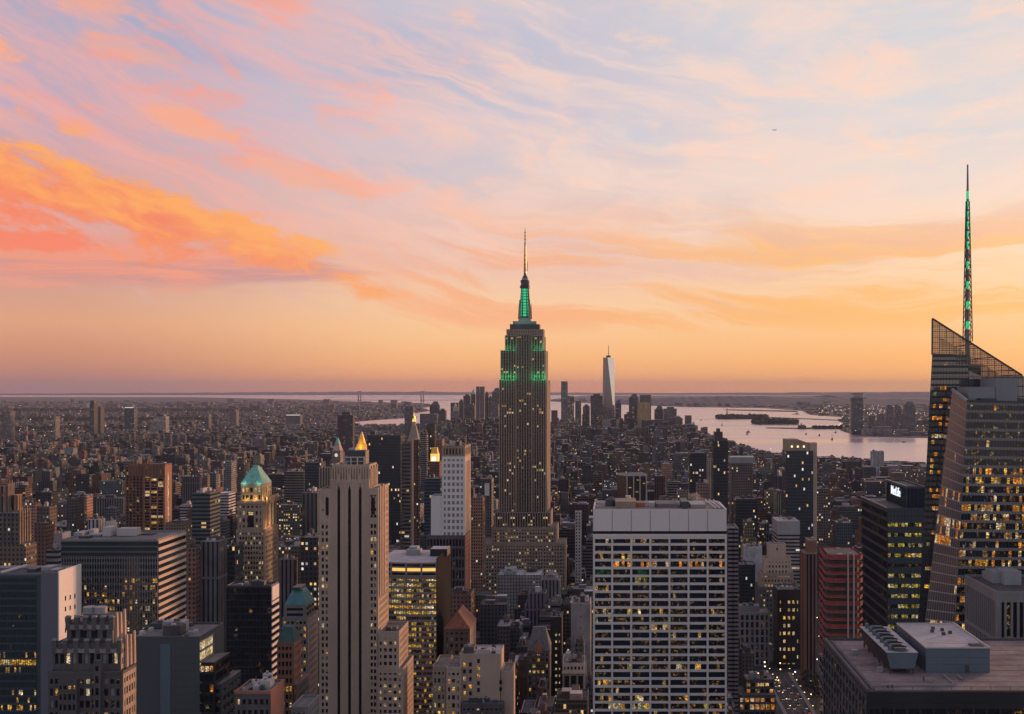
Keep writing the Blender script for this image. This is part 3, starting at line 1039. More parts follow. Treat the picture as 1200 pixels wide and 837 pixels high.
# crown with fine ribs
zc0, zc1 = wz(562, Y), wz(546.5, Y)
b.wtier(X0 + .3, wx(432.4, Y), Y + 1.5, Y + 20, zc0, zc1, None, mat='limestone', par=.8, foot=False, part='crown')
cm = b.p('crown')
for k in range(15):
    cx = X0 + .6 + (wx(432.4, Y) - X0 - .9) * k / 14
    cm.box(cx - .4, cx + .4, Y + .7, Y + 1.49, zc0, zc1 - (0 if k % 2 else 1.1), 'limestone')
for k in range(6):
    cy = Y + 2.2 + 17 * k / 5
    cm.box(wx(432.4, Y) + .001, wx(432.4, Y) + .7, cy - .7, cy + .7, zc0 - 8, zc1 - (0 if k % 2 else 1.6), 'limestone')
# penthouse
b.one('penthouse').box(wx(403, Y), wx(424.5, Y), Y + 8, Y + 17, zc1, wz(529, Y) , 'dark_metal')
pf = b.p('roof_frame')
for q in (401, 409, 416.5, 424.5):
    pf.box(wx(q, Y), wx(q + 1.2, Y), Y + 3, Y + 3.6, zc1, wz(537, Y), 'pale_concrete')
pf.box(wx(400.5, Y), wx(426.2, Y), Y + 2.9, Y + 3.7, wz(537, Y), wz(535.8, Y), 'pale_concrete')
pf.box(wx(401, Y), wx(425.7, Y), Y + 3.0, Y + 3.5, wz(541.5, Y), wz(540.8, Y), 'pale_concrete')
b.one('rooftop_unit').box(wx(404, Y), wx(412, Y), Y + 9, Y + 14, wz(529, Y), wz(526.5, Y), 'grey_metal')
# wings
H2 = (('win_warm', .10), ('win_white', .04), ('win_pale', .07), ('win_dim', .1))
b.tier(374.5, 387.2, None, 575, Y, D=16, mat='limestone', f=dict(bay=2.9, fh=3.55, wp=.95, hs=1.45, edge=1.25, head=18), pal=H2)
b.one('window').box(wx(381.8, Y), wx(385.4, Y), Y - .52, Y - .40, wz(604, Y), wz(583, Y), 'win_dark')
b.tier(433.1, 442.5, 454.5, 574, Y, mat='limestone', f=dict(bay=2.2, fh=3.55, wp=.6, hs=1.45, edge=.65, head=17), g=SIDE, pal=H2)
b.one('window').box(wx(435.3, Y), wx(439.4, Y), Y - .52, Y - .40, wz(603, Y), wz(583, Y), 'win_dark')
mb = b.p('wall')
for k in range(4):
    yy = Y + 1.5 + k * 4.2
    mb.box(wx(442.5, Y) + .46, wx(442.5, Y) + 1.1, yy, yy + 2.0, wz(700, Y), wz(569 + 3 * (k % 2), Y), 'limestone')
b.tier(442.6, 467, 477.5, 742, Y, mat='limestone', f=dict(bay=3.0, fh=3.55, wp=1.2, hs=1.7, head=3), g=SIDE, pal=H2)
for k, (q, m_) in enumerate(((450, 'dark_metal'), (458, 'roof_grey'))):
    b.one('rooftop_unit').box(wx(q, Y), wx(q + 5, Y), Y + 4, Y + 9, wz(742, Y) + .2, wz(742, Y) + 2.2, m_)
b.tier(442.7, 472, 483.5, 785, Y - 1.5, mat='limestone', f=dict(bay=2.9, fh=3.55, wp=1.1, hs=1.7), g=SIDE, pal=H2)
b.done()

# the great spire skyscraper
b = Bld('spire_skyscraper', 'tallest grey stone skyscraper with a green lit mast and antenna, windows in vertical strips', 'skyscraper', 615, 1280)
Y = 1280


def esb_pal(i, j, nb, nf):
    h = (j * 7919 + nf * 13) % 17
    p = .42 if h in (3, 9) else .14 if h in (1, 6, 12) else .025
    if b.rng.random() < p and (i // 3 + j) % 3 != 1:
        return 'win_white' if b.rng.random() < .6 else 'win_warm'
    return 'win_dark'


ES = dict(bay=2.85, fh=3.75, wp=1.05, hs=1.5)
EG = dict(bay=3.2, fh=3.75, wp=1.9, hs=1.2)
kw = dict(mat='aged_limestone', d=1.0, pal=esb_pal, smat='black_metal', par=.8)
LO = (('win_white', .09), ('win_warm', .08))
LS = dict(bay=3.0, fh=3.9, wp=1.5, hs=1.9)
b.tier(563, 662, None, 638, Y - 9, D=50, mat='aged_limestone', f=LS, pal=LO)
b.tier(576, 652, None, 619, Y - 6, D=52, mat='aged_limestone', f=LS, pal=LO)
b.tier(580, 645, None, 601, Y - 3, D=48, f=ES, **kw)
b.tier(585, 605, None, 446, Y, D=40, f=ES, **kw)
b.tier(605.05, 623, None, 393, Y + 2.2, D=36, f=ES, **kw)
b.tier(623.05, 640, 644, 446, Y, f=ES, g=EG, **kw)
b.tier(586.6, 605, None, 411.5, Y + 2, D=36, f=ES, **dict(kw, foot=False), yb=446)
b.tier(623.05, 638.5, 641.3, 411.5, Y + 2, f=ES, g=EG, **dict(kw, foot=False), yb=446)
b.tier(591.8, 605, None, 394, Y + 5, D=30, f=ES, **dict(kw, foot=False), yb=411.5)
b.tier(623.05, 635.8, 638.7, 394, Y + 5, f=ES, g=EG, **dict(kw, foot=False), yb=411.5)
b.tier(593.5, 637, None, 387, Y + 8, D=24, yb=394, mat='aged_limestone', f=dict(bay=2.6, fh=3.2, wp=1.4, hs=1.2), foot=False)
b.tier(597.5, 632, None, 381, Y + 10, D=20, yb=387, mat='dark_stone', foot=False)
b.tier(601, 628.5, None, 377, Y + 12, D=16, yb=381, mat='grey_metal', foot=False, par=.5)
# mooring mast
cx, cy = wx(615.3, Y + 20), Y + 20
k = Y / F
zz = lambda py: wz(py, Y + 20)
ms = b.p('mast')
ms.frustum(cx - 7.6 * k, cx + 7.6 * k, cy - 7, cy + 7, zz(377), zz(373), .9, 'grey_metal')
ms.frustum(cx - 6.4 * k, cx + 6.4 * k, cy - 6, cy + 6, zz(373), zz(338), .70, 'dark_stone')
for sx in (-1, 1):
    ms.frustum(cx + sx * 5.6 * k - 1.4, cx + sx * 5.6 * k + 1.4, cy - 7.5, cy - 4.6, zz(373), zz(352), .5, 'aged_limestone')
    ms.frustum(cx + sx * 7.0 * k - 1.2, cx + sx * 7.0 * k + 1.2, cy - 2, cy + 2, zz(374), zz(356), .3, 'aged_limestone')
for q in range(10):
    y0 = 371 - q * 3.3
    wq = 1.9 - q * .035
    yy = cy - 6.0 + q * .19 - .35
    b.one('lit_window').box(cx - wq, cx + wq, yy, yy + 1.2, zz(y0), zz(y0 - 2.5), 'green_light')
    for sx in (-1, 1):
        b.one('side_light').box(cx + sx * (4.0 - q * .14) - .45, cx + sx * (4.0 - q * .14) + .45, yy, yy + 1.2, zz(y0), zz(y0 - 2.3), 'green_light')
cp = b.p('mast_cap')
cp.cyl(cx, cy, zz(338), zz(335), 6.0 * k, 6.2 * k, 'dark_metal', 16)
cp.cyl(cx, cy, zz(335), zz(331), 5.2 * k, 5.0 * k, 'win_dark', 16)
cp.cyl(cx, cy, zz(331), zz(328.5), 5.6 * k, 5.4 * k, 'dark_metal', 16)
cp.cyl(cx, cy, zz(328.5), zz(326), 4.0 * k, 3.6 * k, 'grey_metal', 16)
cp.cyl(cx, cy, zz(326), zz(321.5), 3.6 * k, 1.0 * k, 'dark_metal', 16)
an = b.p('antenna')
for q in range(12):
    y0, y1 = 322 - q * 2.7, 322 - (q + 1) * 2.7
    an.cyl(cx, cy, zz(y0), zz(y1 + .8), (1.5 - q * .06) * k, (1.5 - q * .06) * k, 'grey_metal' if q % 2 else 'dark_metal', 8)
    an.cyl(cx, cy, zz(y1 + .8), zz(y1), 1.9 * k * (1 - q * .03), 1.9 * k * (1 - q * .03), 'gilding', 8)
an.cyl(cx, cy, zz(290), zz(267), .75 * k, .25 * k, 'dark_metal', 6)
an.bar((cx + 2.6, cy, zz(318)), (cx + 2.6, cy, zz(307)), .3, 'dark_metal')
an.bar((cx, cy, zz(318)), (cx + 2.6, cy, zz(317)), .25, 'dark_metal')
for q in (286, 281, 277, 273):
    an.cyl(cx, cy, zz(q), zz(q - .8), 1.2 * k, 1.2 * k, 'dark_metal', 6)
# floodlight housings at the setbacks
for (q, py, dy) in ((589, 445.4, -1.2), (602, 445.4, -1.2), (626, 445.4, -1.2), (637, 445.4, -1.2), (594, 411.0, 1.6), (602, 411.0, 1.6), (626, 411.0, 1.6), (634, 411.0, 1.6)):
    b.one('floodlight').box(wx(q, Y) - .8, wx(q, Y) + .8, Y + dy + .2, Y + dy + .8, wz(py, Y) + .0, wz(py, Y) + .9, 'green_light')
b.done()


def lamp(x, y, z, e, c, r=.6):
    l = bpy.data.lights.new('floodlight', 'POINT')
    l.energy = e
    l.color = c
    l.shadow_soft_size = r
    o = bpy.data.objects.new('floodlight', l)
    COL.objects.link(o)
    o.location = (x, y, z)


G_ = (.0, 1.0, .30)
for (py, dy, e, qs) in ((441.5, -3.2, 700, (588, 592.5, 597, 601.5, 626.5, 631, 635.5, 639)), (407, -.6, 520, (592, 596.5, 601, 627, 631.5, 635.5)), (374.5, 5, 200, (607, 615, 623))):
    for q in qs:
        lamp(wx(q, Y), Y + dy, wz(py, Y), e * (1.7 if q in (601.5, 626.5) else 1), G_, 1.5)

# the glass tower with a sloping crown and a spire, right edge
wallmat('aluminium_dark', (.19, .172, .165), rough=.4, var=.12)
wallmat('bronze', (.15, .135, .13), rough=.35, var=.15)
b = Bld('crystal_tower', 'faceted grey glass tower with slanted lattice crown and tall green lit spire', 'skyscraper', 1140, 480)
Yr, Yf = 505, 470


def P(px, py, Y):
    return (wx(px, Y), Y, wz(py, Y))


def solid(mb, front, Yb, mat, shrink=0):
    """front polygon (points with their own depth) pushed back to a plane Yb"""
    bk = [(p[0] + shrink, Yb, p[2]) for p in front]
    n = len(front)
    mb.quad(front, mat)
    for i in range(n):
        j = (i + 1) % n
        mb.quad([front[j], front[i], bk[i], bk[j]], mat)
    mb.quad(bk[::-1], mat)


rear = [P(1070, 860, Yr), P(1260, 860, Yr), P(1260, 470, Yr), P(1198, 441, Yr), P(1150, 441, Yr), P(1150, 427, Yr), P(1120, 427, Yr), P(1120, 416, Yr), P(1093.5, 414, Yr)]
core_ = b.p('wall')
solid(core_, rear, Yr + 34, 'grey_glass', 10)
CT = lambda i, j, nb, nf: 'win_orange' if (0 < i < 5 and j % 3 and b.rng.random() < .34) else ('win_gold' if 0 < i < 4 and b.rng.random() < .08 else 'grey_glass')
b.facade(P(1075.5, 740, Yr), P(1135, 740, Yr), P(1135, 416, Yr), P(1092.3, 416, Yr), 12, 46, .14, 1.0, .18, 'dark_metal', CT, panemat='grey_glass')
b.facade(P(1135.2, 560, Yr), P(1230, 560, Yr), P(1230, 441, Yr), P(1135.2, 441, Yr), 18, 10, .12, .4, .15, 'dark_metal', 'grey_glass')
# lattice screen above the solid part
gl = b.one('screen_pane')
gl.quad([P(1092.3, 416, Yr), P(1120, 427, Yr), P(1150, 441, Yr), P(1197.5, 441, Yr), P(1092.3, 374, Yr)], 'screen_glass')
lt = b.p('lattice_crown')
for yy, xo in ((Yr - .4, 0), (Yr + 26, 8.5)):
    for i in range(53):
        px = 1092.3 + i * 2.03
        top = 373.5 + (px - 1092.3) / (1197.5 - 1092.3) * 66.5
        bot = 416 if px < 1120 else 427 if px < 1150 else 444
        if bot - top > 1 and (xo == 0 or px > 1120):
            lt.bar((wx(px, Yr), yy, wz(bot, Yr)), (wx(px, Yr), yy, wz(top, Yr)), .07 if i % 4 else .17, 'bronze')
    for j in range(31):
        py = 375.5 + j * 2.2
        xr = 1092.3 + max(0, (py - 373.5)) / 66.5 * 105.2
        if xr - 1092 > (30 if xo else 2):
            lt.bar((wx(1120 if xo else 1092, Yr), yy, wz(py, Yr)), (wx(min(1197, xr), Yr), yy, wz(py, Yr)), .07 if j % 3 else .16, 'bronze')
    if not xo:
        lt.bar((wx(1092.3, Yr), yy, wz(373.5, Yr)), (wx(1197.5, Yr), yy, wz(440, Yr)), .35, 'dark_metal')
        lt.bar((wx(1092.3, Yr), yy, wz(373.5, Yr)), (wx(1092, Yr), yy, wz(416, Yr)), .3, 'dark_metal')
for px in (1140, 1164, 1188, 1197):
    py = 373.5 + (px - 1092.3) / 105.2 * 66.5
    lt.bar((wx(px, Yr), Yr, wz(py, Yr)), (wx(px, Yr), Yr + 26, wz(py, Yr)), .22, 'dark_metal')
# front mass
FA, FB, FC_, FD = P(1112, 860, Yf), P(1290, 860, Yf), P(1290, 474, Yf), P(1133.5, 471, Yf)
SA, SB = P(1069, 860, Yf + 16), P(1116, 458, Yf + 16)
fm = b.p('front_wall')
fm.quad([FA, FB, FC_, FD], 'grey_glass')
for q in range(40):
    v0, v1 = q / 40, (q + 1) / 40
    e = Vector((.35, .25, 0))
    La, Lb, Ra, Rb = (Vector(SA).lerp(Vector(SB), v0) + e, Vector(SA).lerp(Vector(SB), v1) + e, Vector(FA).lerp(Vector(FD), v0) + e, Vector(FA).lerp(Vector(FD), v1) + e)
    fm.quad([La, Ra, Rb, Lb], 'pink_glass')
bk = [(SA[0] + 6, Yr - .7, SA[2]), (FB[0], Yr - .7, FB[2]), (FC_[0], Yr - .7, FC_[2]), (SB[0] + 3, Yr - .7, SB[2])]
fm.quad([bk[0], SA, SB, bk[3]], 'grey_glass')
fm.quad([SB, FD, FC_, bk[2], bk[3]], 'roof_dark')
fm.quad([FB, bk[1], bk[2], FC_], 'grey_glass')


def ct2(i, j, nb, nf):
    r = b.rng.random()
    row = {0: .0}.get(nf - 1 - j, None)
    k = nf - 1 - j
    p = .18 if k in (2, 3, 5, 6) else .05 if k in (0, 1, 4) else .55 if k in (7, 8, 11, 17, 19, 24, 26) else .26
    if k in (2, 3, 5, 6) and r < p:
        return 'win_dim'
    if r < p * (1.0 if (i // 3 * 7 + j * 3) % 5 < 3 else .25):
        return 'win_orange' if b.rng.random() < .6 else 'win_gold'
    if r < p + .3:
        return 'win_dim'
    return 'win_navy'


nfl = 34
Abot, Bbot = P(1112 + (837 - 837) * .06, 837, Yf), P(1215, 837, Yf)
b.facade(P(1113.3, 837, Yf), P(1220, 837, Yf), P(1220, 473, Yf), P(1133.4, 471.2, Yf), 25, nfl, .13, 1.15, .16, 'dark_metal', ct2, part='front_mullions', smat='aluminium_dark')


def ct3(i, j, nb, nf):
    k = nf - 1 - j
    r = b.rng.random()
    if k in (10, 13, 14, 15, 24, 25) and r < .55 or r < .06:
        return 'win_orange' if b.rng.random() < .7 else 'win_white'
    return 'pink_glass'


s0 = [SA[i] * .943 + SB[i] * .057 for i in range(3)]
f0 = [FA[i] * .941 + FD[i] * .059 for i in range(3)]
b.facade(s0, f0, FD, SB, 12, nfl, .10, .45, .12, 'aluminium', ct3, part='corner_mullions')
b.one('parapet').bar((SB[0], SB[1], SB[2] + .5), (FD[0], FD[1], FD[2] + .4), .5, 'grey_metal')
b.one('parapet').bar((FD[0], FD[1], FD[2] + .3), (FC_[0], FC_[1], FC_[2] + .3), .4, 'dark_metal')
for (q0, q1, t0, yo, yd, m_) in ((1135, 1166, 453.5, 9, 16, 'steel_tower'), (1166.5, 1192, 443.5, 10, 20, 'steel_tower'), (1150, 1168, 467, 3, 6, 'dark_metal')):
    b.one('rooftop_unit').box(wx(q0, Yf + yo), wx(q1, Yf + yo), Yf + yo, Yf + yo + yd, wz(474, Yf), wz(t0, Yf + yo), m_)
# the spire
Ys = Yr + 14
sx_, k = wx(1134, Ys), Ys / F
sp = b.p('spire')
zb, zm, zt = wz(400, Ys), wz(236, Ys), wz(193, Ys)
legs = [(-1, -1), (1, -1), (1, 1), (-1, 1)]


def leg(t, a):
    r = (4.3 * (1 - t) + 1.5 * t) * k
    return (sx_ + a[0] * r, Ys + a[1] * r, zb + (zm - zb) * t)


for a in legs:
    sp.bar(leg(0, a), leg(1, a), .17, 'dark_metal')
N = 14
for i in range(N + 1):
    for q in range(4):
        sp.bar(leg(i / N, legs[q]), leg(i / N, legs[(q + 1) % 4]), .10, 'dark_metal')
        if i < N:
            sp.bar(leg(i / N, legs[q]), leg((i + 1) / N, legs[(q + 1) % 4]), .09, 'dark_metal')
sp.cyl(sx_, Ys, zb - 14, zb, 1.4, 1.0, 'steel_tower', 8)
for i in range(N):
    z0, z1 = zb + (zm - zb) * i / N, zb + (zm - zb) * (i + 1) / N
    rr = (.85 - .4 * i / N)
    sp.cyl(sx_, Ys, z0, z1 - 3.6, rr, rr, 'steel_tower', 8)
    if i % 2 == 1 or i > 9:
        b.one('spire_light').cyl(sx_, Ys, z1 - 3.6, z1, rr * .9, rr * 1.25, 'green_light', 8)
    else:
        sp.cyl(sx_, Ys, z1 - 3.6, z1, rr, rr, 'steel_tower', 8)
sp.cyl(sx_, Ys, zm, zt, .62, .35, 'steel_tower', 8)
b.one('spire_light').cyl(sx_ - .0, Ys, zm + 1, zm + 4.5, .75, .66, 'green_light', 8)
b.done()
FOOT.append((wx(1060, 470), wx(1300, 470), 450, 560, 250))

# flat gravel roof, bottom right
Y = 318
X0 = wx(1016, Y)
Zt = wz(811, Y)
b = Bld('office_block', 'black office block with a broad gravel roof carrying a grey plant room, bottom right', 'office block', 1100, Y)
Y1 = 383
b.wtier(X0, X0 + 125, Y, Y1, ZG, Zt, None, mat='black_metal', par=0, roof='roof_gravel')
r_ = b.p('roof')
r_.quad([(X0 + .8, Y + .6, Zt + .06), (X0 + 124, Y + .6, Zt + .06), (X0 + 124, Y1 - .6, Zt + .06), (X0 + .8, Y1 - .6, Zt + .06)], 'roof_gravel')
b.one('parapet').box(X0 - .1, X0 + .75, Y - .4, Y1, Zt + .03, Zt + .85, 'dark_stone')
b.one('parapet').box(X0 + .76, X0 + 125, Y - .4, Y + .5, Zt + .03, Zt + .5, 'dark_stone')
b.one('parapet').box(X0 + .76, X0 + 125, Y1 - .6, Y1, Zt + .03, Zt + .9, 'dark_stone')
b.one('ledge').box(X0 + 1.6, X0 + 2.5, Y + 1.5, Y1 - 2, Zt + .07, Zt + .5, 'dark_stone')
# north wall: a dark frieze, then glazing with a few lit rooms
b.facade((X0, Y, ZG + 100), (X0 + 110, Y, ZG + 100), (X0 + 110, Y, Zt - 3.2), (X0, Y, Zt - 3.2), 30, 19, .7, 1.4, .35, 'black_metal', (('win_gold', .06), ('win_dim', .2)))
# diagonal bracing on the left wall
b.facade((X0, Y1, ZG + 40), (X0, Y, ZG + 40), (X0, Y, Zt - 1), (X0, Y1, Zt - 1), 14, 34, .8, 1.0, .35, 'dark_metal', (('win_dim', .1),), panemat='win_navy')
# cooling units
ax0, ax1, ay0, ay1 = wx(1036, Y + 22), wx(1073, Y + 22), Y + 19, Y + 56
z0 = Zt + .1
cu = b.one('cooling_tower')
cu.box(ax0 + 1.2, ax1 - 1.2, ay0 + .6, ay1 - .6, z0 + 1.3, z0 + 1.7, 'black_metal', bottom=True)
for q in range(6):
    yy = ay0 + 1 + q * (ay1 - ay0 - 2) / 5
    for xx in (ax0 + 1.3, ax1 - 1.3):
        cu.box(xx - .2, xx + .2, yy - .2, yy + .2, z0, z0 + 1.3, 'dark_metal')
lo = [(ax0 + 1.2, ay0), (ax1 - 1.2, ay0), (ax1 - 1.2, ay1), (ax0 + 1.2, ay1)]
hi = [(ax0, ay0), (ax1, ay0), (ax1, ay1), (ax0, ay1)]
zc0, zc1 = z0 + 1.7, z0 + 6.4
for i, m_ in enumerate(('steel_blue', 'black_metal', 'black_metal', 'black_metal')):
    j = (i + 1) % 4
    cu.quad([(*lo[i], zc0), (*lo[j], zc0), (*hi[j], zc1), (*hi[i], zc1)], m_)
cu.quad([(*p, zc1) for p in hi], 'roof_pale')
for q in range(7):
    yy = ay0 + 3.2 + q * (ay1 - ay0 - 6) / 6
    fn = b.one('cooling_fan')
    fn.cyl((ax0 + ax1) / 2, yy, zc1 + .02, zc1 + 1.0, 2.5, 2.2, 'dark_metal', 16, cap=False)
    fn.cyl((ax0 + ax1) / 2, yy, zc1 + .03, zc1 + .25, 2.2, 2.2, 'black_metal', 16)
    fn.box((ax0 + ax1) / 2 - 2.1, (ax0 + ax1) / 2 + 2.1, yy - .25, yy + .25, zc1 + .5, zc1 + .8, 'grey_metal')
    fn.box((ax0 + ax1) / 2 - 3.4, (ax0 + ax1) / 2 - 2.5, yy - .6, yy + .6, zc1 + .02, zc1 + 1.5, 'steel_blue')
# plant room
bx0, bx1, by0, by1 = wx(1085, Y + 21), wx(1160, Y + 21), Y + 21, Y + 56
pr = b.one('plant_room')
pr.box(bx0, bx1, by0, by1, z0, wz(760, Y + 21), 'steel_blue', topmat='roof_pale')
zpt = wz(760, Y + 21)
for (a, c, d_, e_) in ((bx0 - .1, bx1 + .1, by0 - .1, by0 + .35), (bx0 - .1, bx1 + .1, by1 - .35, by1 + .1), (bx0 - .1, bx0 + .35, by0 + .36, by1 - .36), (bx1 - .35, bx1 + .1, by0 + .36, by1 - .36)):
    b.p('plant_room_edge').box(a, c, d_, e_, zpt + .01, zpt + .4, 'pale_concrete')
b.one('door').box(wx(1131, Y + 21), wx(1136, Y + 21), by0 - .08, by0, z0, z0 + 2.3, 'dark_metal')
for q in range(4):
    b.p('panel_seam').box(bx0 + .3, bx1 - .3, by0 - .05, by0, z0 + 2.4 + q * 2.1, z0 + 2.46 + q * 2.1, 'dark_metal')
b.one('roof_hatch').box(wx(1138, Y + 23), bx1 - 1.2, by0 + 1.2, by0 + 5, zpt + .02, zpt + .35, 'black_metal')
for (q, dy_) in ((1094, 22), (1099, 26), (1103, 18), (1108, 24), (1113, 20)):
    b.one('roof_vent').box(wx(q, Y + 40), wx(q, Y + 40) + 1.0, by0 + dy_, by0 + dy_ + .8, zpt + .02, zpt + .9, 'dark_metal')
for q in range(9):
    yy = Y + 4 + q * 6.6
    b.p('roof_seam').box(X0 + 2.6, X0 + 123, yy, yy + .14, Zt + .07, Zt + .11, 'dark_stone')
for (xa_, ya_, xb_, yb_) in ((5, 6, 26, 6), (26, 6, 26, 17), (30, 12, 30, 17), (84, 8, 60, 8), (60, 8, 60, 18)):
    b.p('roof_pipe').bar((X0 + xa_, Y + ya_, Zt + .5), (X0 + xb_, Y + yb_, Zt + .5), .16, 'grey_metal')
for q in range(22):
    b.p('railing').box(X0 + 2 + q * 5.4, X0 + 2.12 + q * 5.4, Y + .9, Y + 1.0, Zt + .07, Zt + 1.2, 'dark_metal')
b.p('railing').box(X0 + 2, X0 + 116, Y + .91, Y + .99, Zt + 1.21, Zt + 1.3, 'dark_metal')
for (xx, yy, s1) in ((8, 22, 1.6), (12, 34, 1.1), (5, 44, 1.8), (64, 14, 1.2), (98, 24, 2.2), (104, 40, 1.6)):
    b.one('roof_vent').box(X0 + xx, X0 + xx + s1, Y + yy, Y + yy + s1, Zt + .07, Zt + .07 + s1 * .8, 'grey_metal')
rr = random.Random(4)
for q in range(3):
    xx, yy = X0 + rr.uniform(4, 20), Y + rr.uniform(3, 14)
    b.p('roof_pipe').box(xx, xx + .35, yy, yy + .35, Zt + .07, Zt + rr.uniform(.6, 1.4), 'dark_metal')
b.done()

# grey office with close vertical piers, right edge
b = Bld('office_block', 'grey office block with close vertical piers cut off by the right edge', 'office block', 1170, 436)
VP = dict(bay=2.35, fh=18.5, wp=.85, hs=1.4, head=3.0)
t = b.tier(1170, 1245, 1133, 696, 429, mat='grey_concrete', f=VP, g=VP, d=.9, pal=(('win_dim', .5),), roof='roof_dark')
for (q0, q1, o, h) in ((1164, 1176, 22, 4.5), (1177, 1197, 18, 5.5), (1160, 1164, 26, 3)):
    b.one('rooftop_unit').box(wx(q0, 429 + o), wx(q1, 429 + o), 429 + o, 429 + o + 10, t[5] + .2, t[5] + h, 'grey_metal')
b.done()

# dark green glass tower with the lit sign
b = Bld('office_tower', 'dark green glass tower with a small white lit sign near its top corner', 'office tower', 1050, 760)


def gpal(i, j, nb, nf):
    k = nf - 1 - j
    r = b.rng.random()
    if k == 12:
        return 'win_orange' if r < .8 else 'win_gold'
    if k < 1 or k > 17:
        return 'win_navy'
    if k in (5,):
        return 'win_dim' if r < .6 else 'win_navy'
    return 'win_lime' if r < .55 else 'win_gold' if r < .68 else 'win_dim' if r < .8 else 'win_navy'


GF = dict(bay=2.2, fh=6.6, wp=.28, hs=4.3)
b.tier(1040, 1084, 1010, 597, 760, mat='black_metal', f=GF, g=dict(bay=2.6, fh=6.6, wp=.25, hs=2.0), pal=gpal, gpal=(('win_dim', .12),), d=.3, smat='teal_metal', panemat='win_navy', roof='roof_dark', capmat='teal_metal')
t = b.tier(1062.5, 1083.9, 1039, 572, 764, yb=598, mat='teal_metal', d=.3, roof='roof_dark', foot=False, par=1.2, f=dict(bay=2.4, fh=14, wp=.2, hs=.4), g=dict(bay=2.4, fh=14, wp=.2, hs=.4), pal='win_navy')
b.p('roof_trim').box(t[0] - .9, t[0] - .4, t[2], t[3], t[5] + 1.2, t[5] + 1.8, 'roof_pale')
b.p('roof_trim').box(wx(1040, 760) - .9, wx(1040, 760) - .4, 760, 838, wz(597, 760) + 1.0, wz(597, 760) + 1.6, 'roof_pale')
# sign lettering on the left wall
cu_ = bpy.data.curves.new('sign', 'FONT')
cu_.body = "MetLife"
cu_.size = 8.6
cu_.extrude = .18
cu_.space_character = 1.0
cu_.offset = .03
tmp = bpy.data.objects.new('sign_tmp', cu_)
COL.objects.link(tmp)
dg = bpy.context.evaluated_depsgraph_get()
me = bpy.data.meshes.new_from_object(tmp.evaluated_get(dg))
bpy.data.objects.remove(tmp)
me.materials.clear()
me.materials.append(M['sign_white'])
so = bpy.data.objects.new('sign', me)
COL.objects.link(so)
so.parent = b.t
so.rotation_euler = (R(90), 0, R(-90))
so['label'] = 'white lit lettering reading MetLife'
xs_ = [v.co.x for v in me.vertices]
mid = (max(xs_) + min(xs_)) / 2
yc = 764 * (1 + (1062.5 - 1050.0) / (1050.0 - VX) * 1.0)
yc = 764 * (1062.5 - VX) / (1050.5 - VX)
so.location = Vector((t[0] - .55, yc + mid, wz(580.5, yc))) - b.loc
b.done()

# ---- left foreground
# glass office with a blank salmon side wall
b = Bld('office_tower', 'blue glass office with a tall blank side wall of salmon panels at the left edge', 'office tower', 40, 480)
Y = 480
X0, XA, XC, X1 = wx(-30, Y), wx(41, Y), wx(48.5, Y), wx(68.5, Y)
Zt = wz(675, Y)
D = Y * ((VX - 68.5) / (VX - 94) - 1)
t = b.wtier(XC + .01, X1, Y - .6, Y + D, ZG, wz(671.5, Y), None, mat='blank_wall', par=0, roof='roof_dark')
sw = b.one('side_wall')
z1 = wz(671.5, Y)
sw.box(X1 + .01, X1 + .5, Y - .5, Y + D, ZG, z1 + .8, 'white_panel')
for i in range(3):
    for j in range(5):
        yy = Y + 4.6 + i * 4.2
        zz_ = z1 - 12.5 - j * 4.5 - i * .3
        b.one('window').box(X1 + .4, X1 + .55, yy, yy + 1.0, zz_, zz_ + 2.0, 'win_dark')


def lpal(i, j, nb, nf):
    k = nf - 1 - j
    r = b.rng.random()
    if k in (0, 1, 2, 3):
        return 'blue_glass'
    if k == 11:
        return 'win_gold' if r < .9 else 'blue_glass'
    if k in (10, 12, 15, 16, 17):
        return 'win_warm' if r < .22 else 'blue_glass'
    return 'win_dim' if r < .05 else 'blue_glass'


t2 = b.wtier(X0, XC, Y, Y + D, ZG, Zt, None, mat='teal_metal', par=0, roof='roof_dark')
b.facade((X0, Y, wz(860, Y)), (XC - 2, Y, wz(860, Y)), (XC - 2, Y, Zt), (X0, Y, Zt), 28, 21, .14, .9, .25, 'teal_metal', lpal, panemat='blue_glass')
b.p('roof').quad([(X0, Y + .5, Zt + .2), (X1 - .4, Y + .5, Zt + .2), (X1 - .4, Y + D, Zt + .2), (X0, Y + D, Zt + .2)], 'roof_dark')
b.one('parapet').box(X0, XC, Y - .3, Y + .3, Zt + .21, Zt + 1.1, 'steel_blue')
b.one('parapet').box(X0, X1, Y + D - .4, Y + D, Zt + .21, Zt + 1.3, 'pale_concrete')
b.one('parapet').bar((wx(0, Y), Y + .4, Zt + 1.4), (wx(32, Y + D), Y + D - .5, Zt + 1.6), .35, 'white_panel')
for (q0, q1, o0, o1, h) in ((20, 30, 8, 13, 1.6), (34, 46, 10, 17, 2.1), (50, 60, 6, 12, 1.7), (58, 66, 12, 17, 1.4)):
    b.one('rooftop_unit').box(wx(q0, Y), wx(q1, Y), Y + o0, Y + o1, Zt + .22, Zt + h, 'grey_metal' if q0 % 4 else 'dark_metal')
b.done()

# wide office, salmon bands on its side
wallmat('tan_panel', (.46, .36, .30), var=.08)
b = Bld('office_block', 'wide glass office with black top band and slanting salmon bands on its side', 'office block', 145, 520)
Y = 520
WB = (('win_gold', .06), ('win_warm', .10), ('win_dim', .35))
x0, x1 = 72, 185


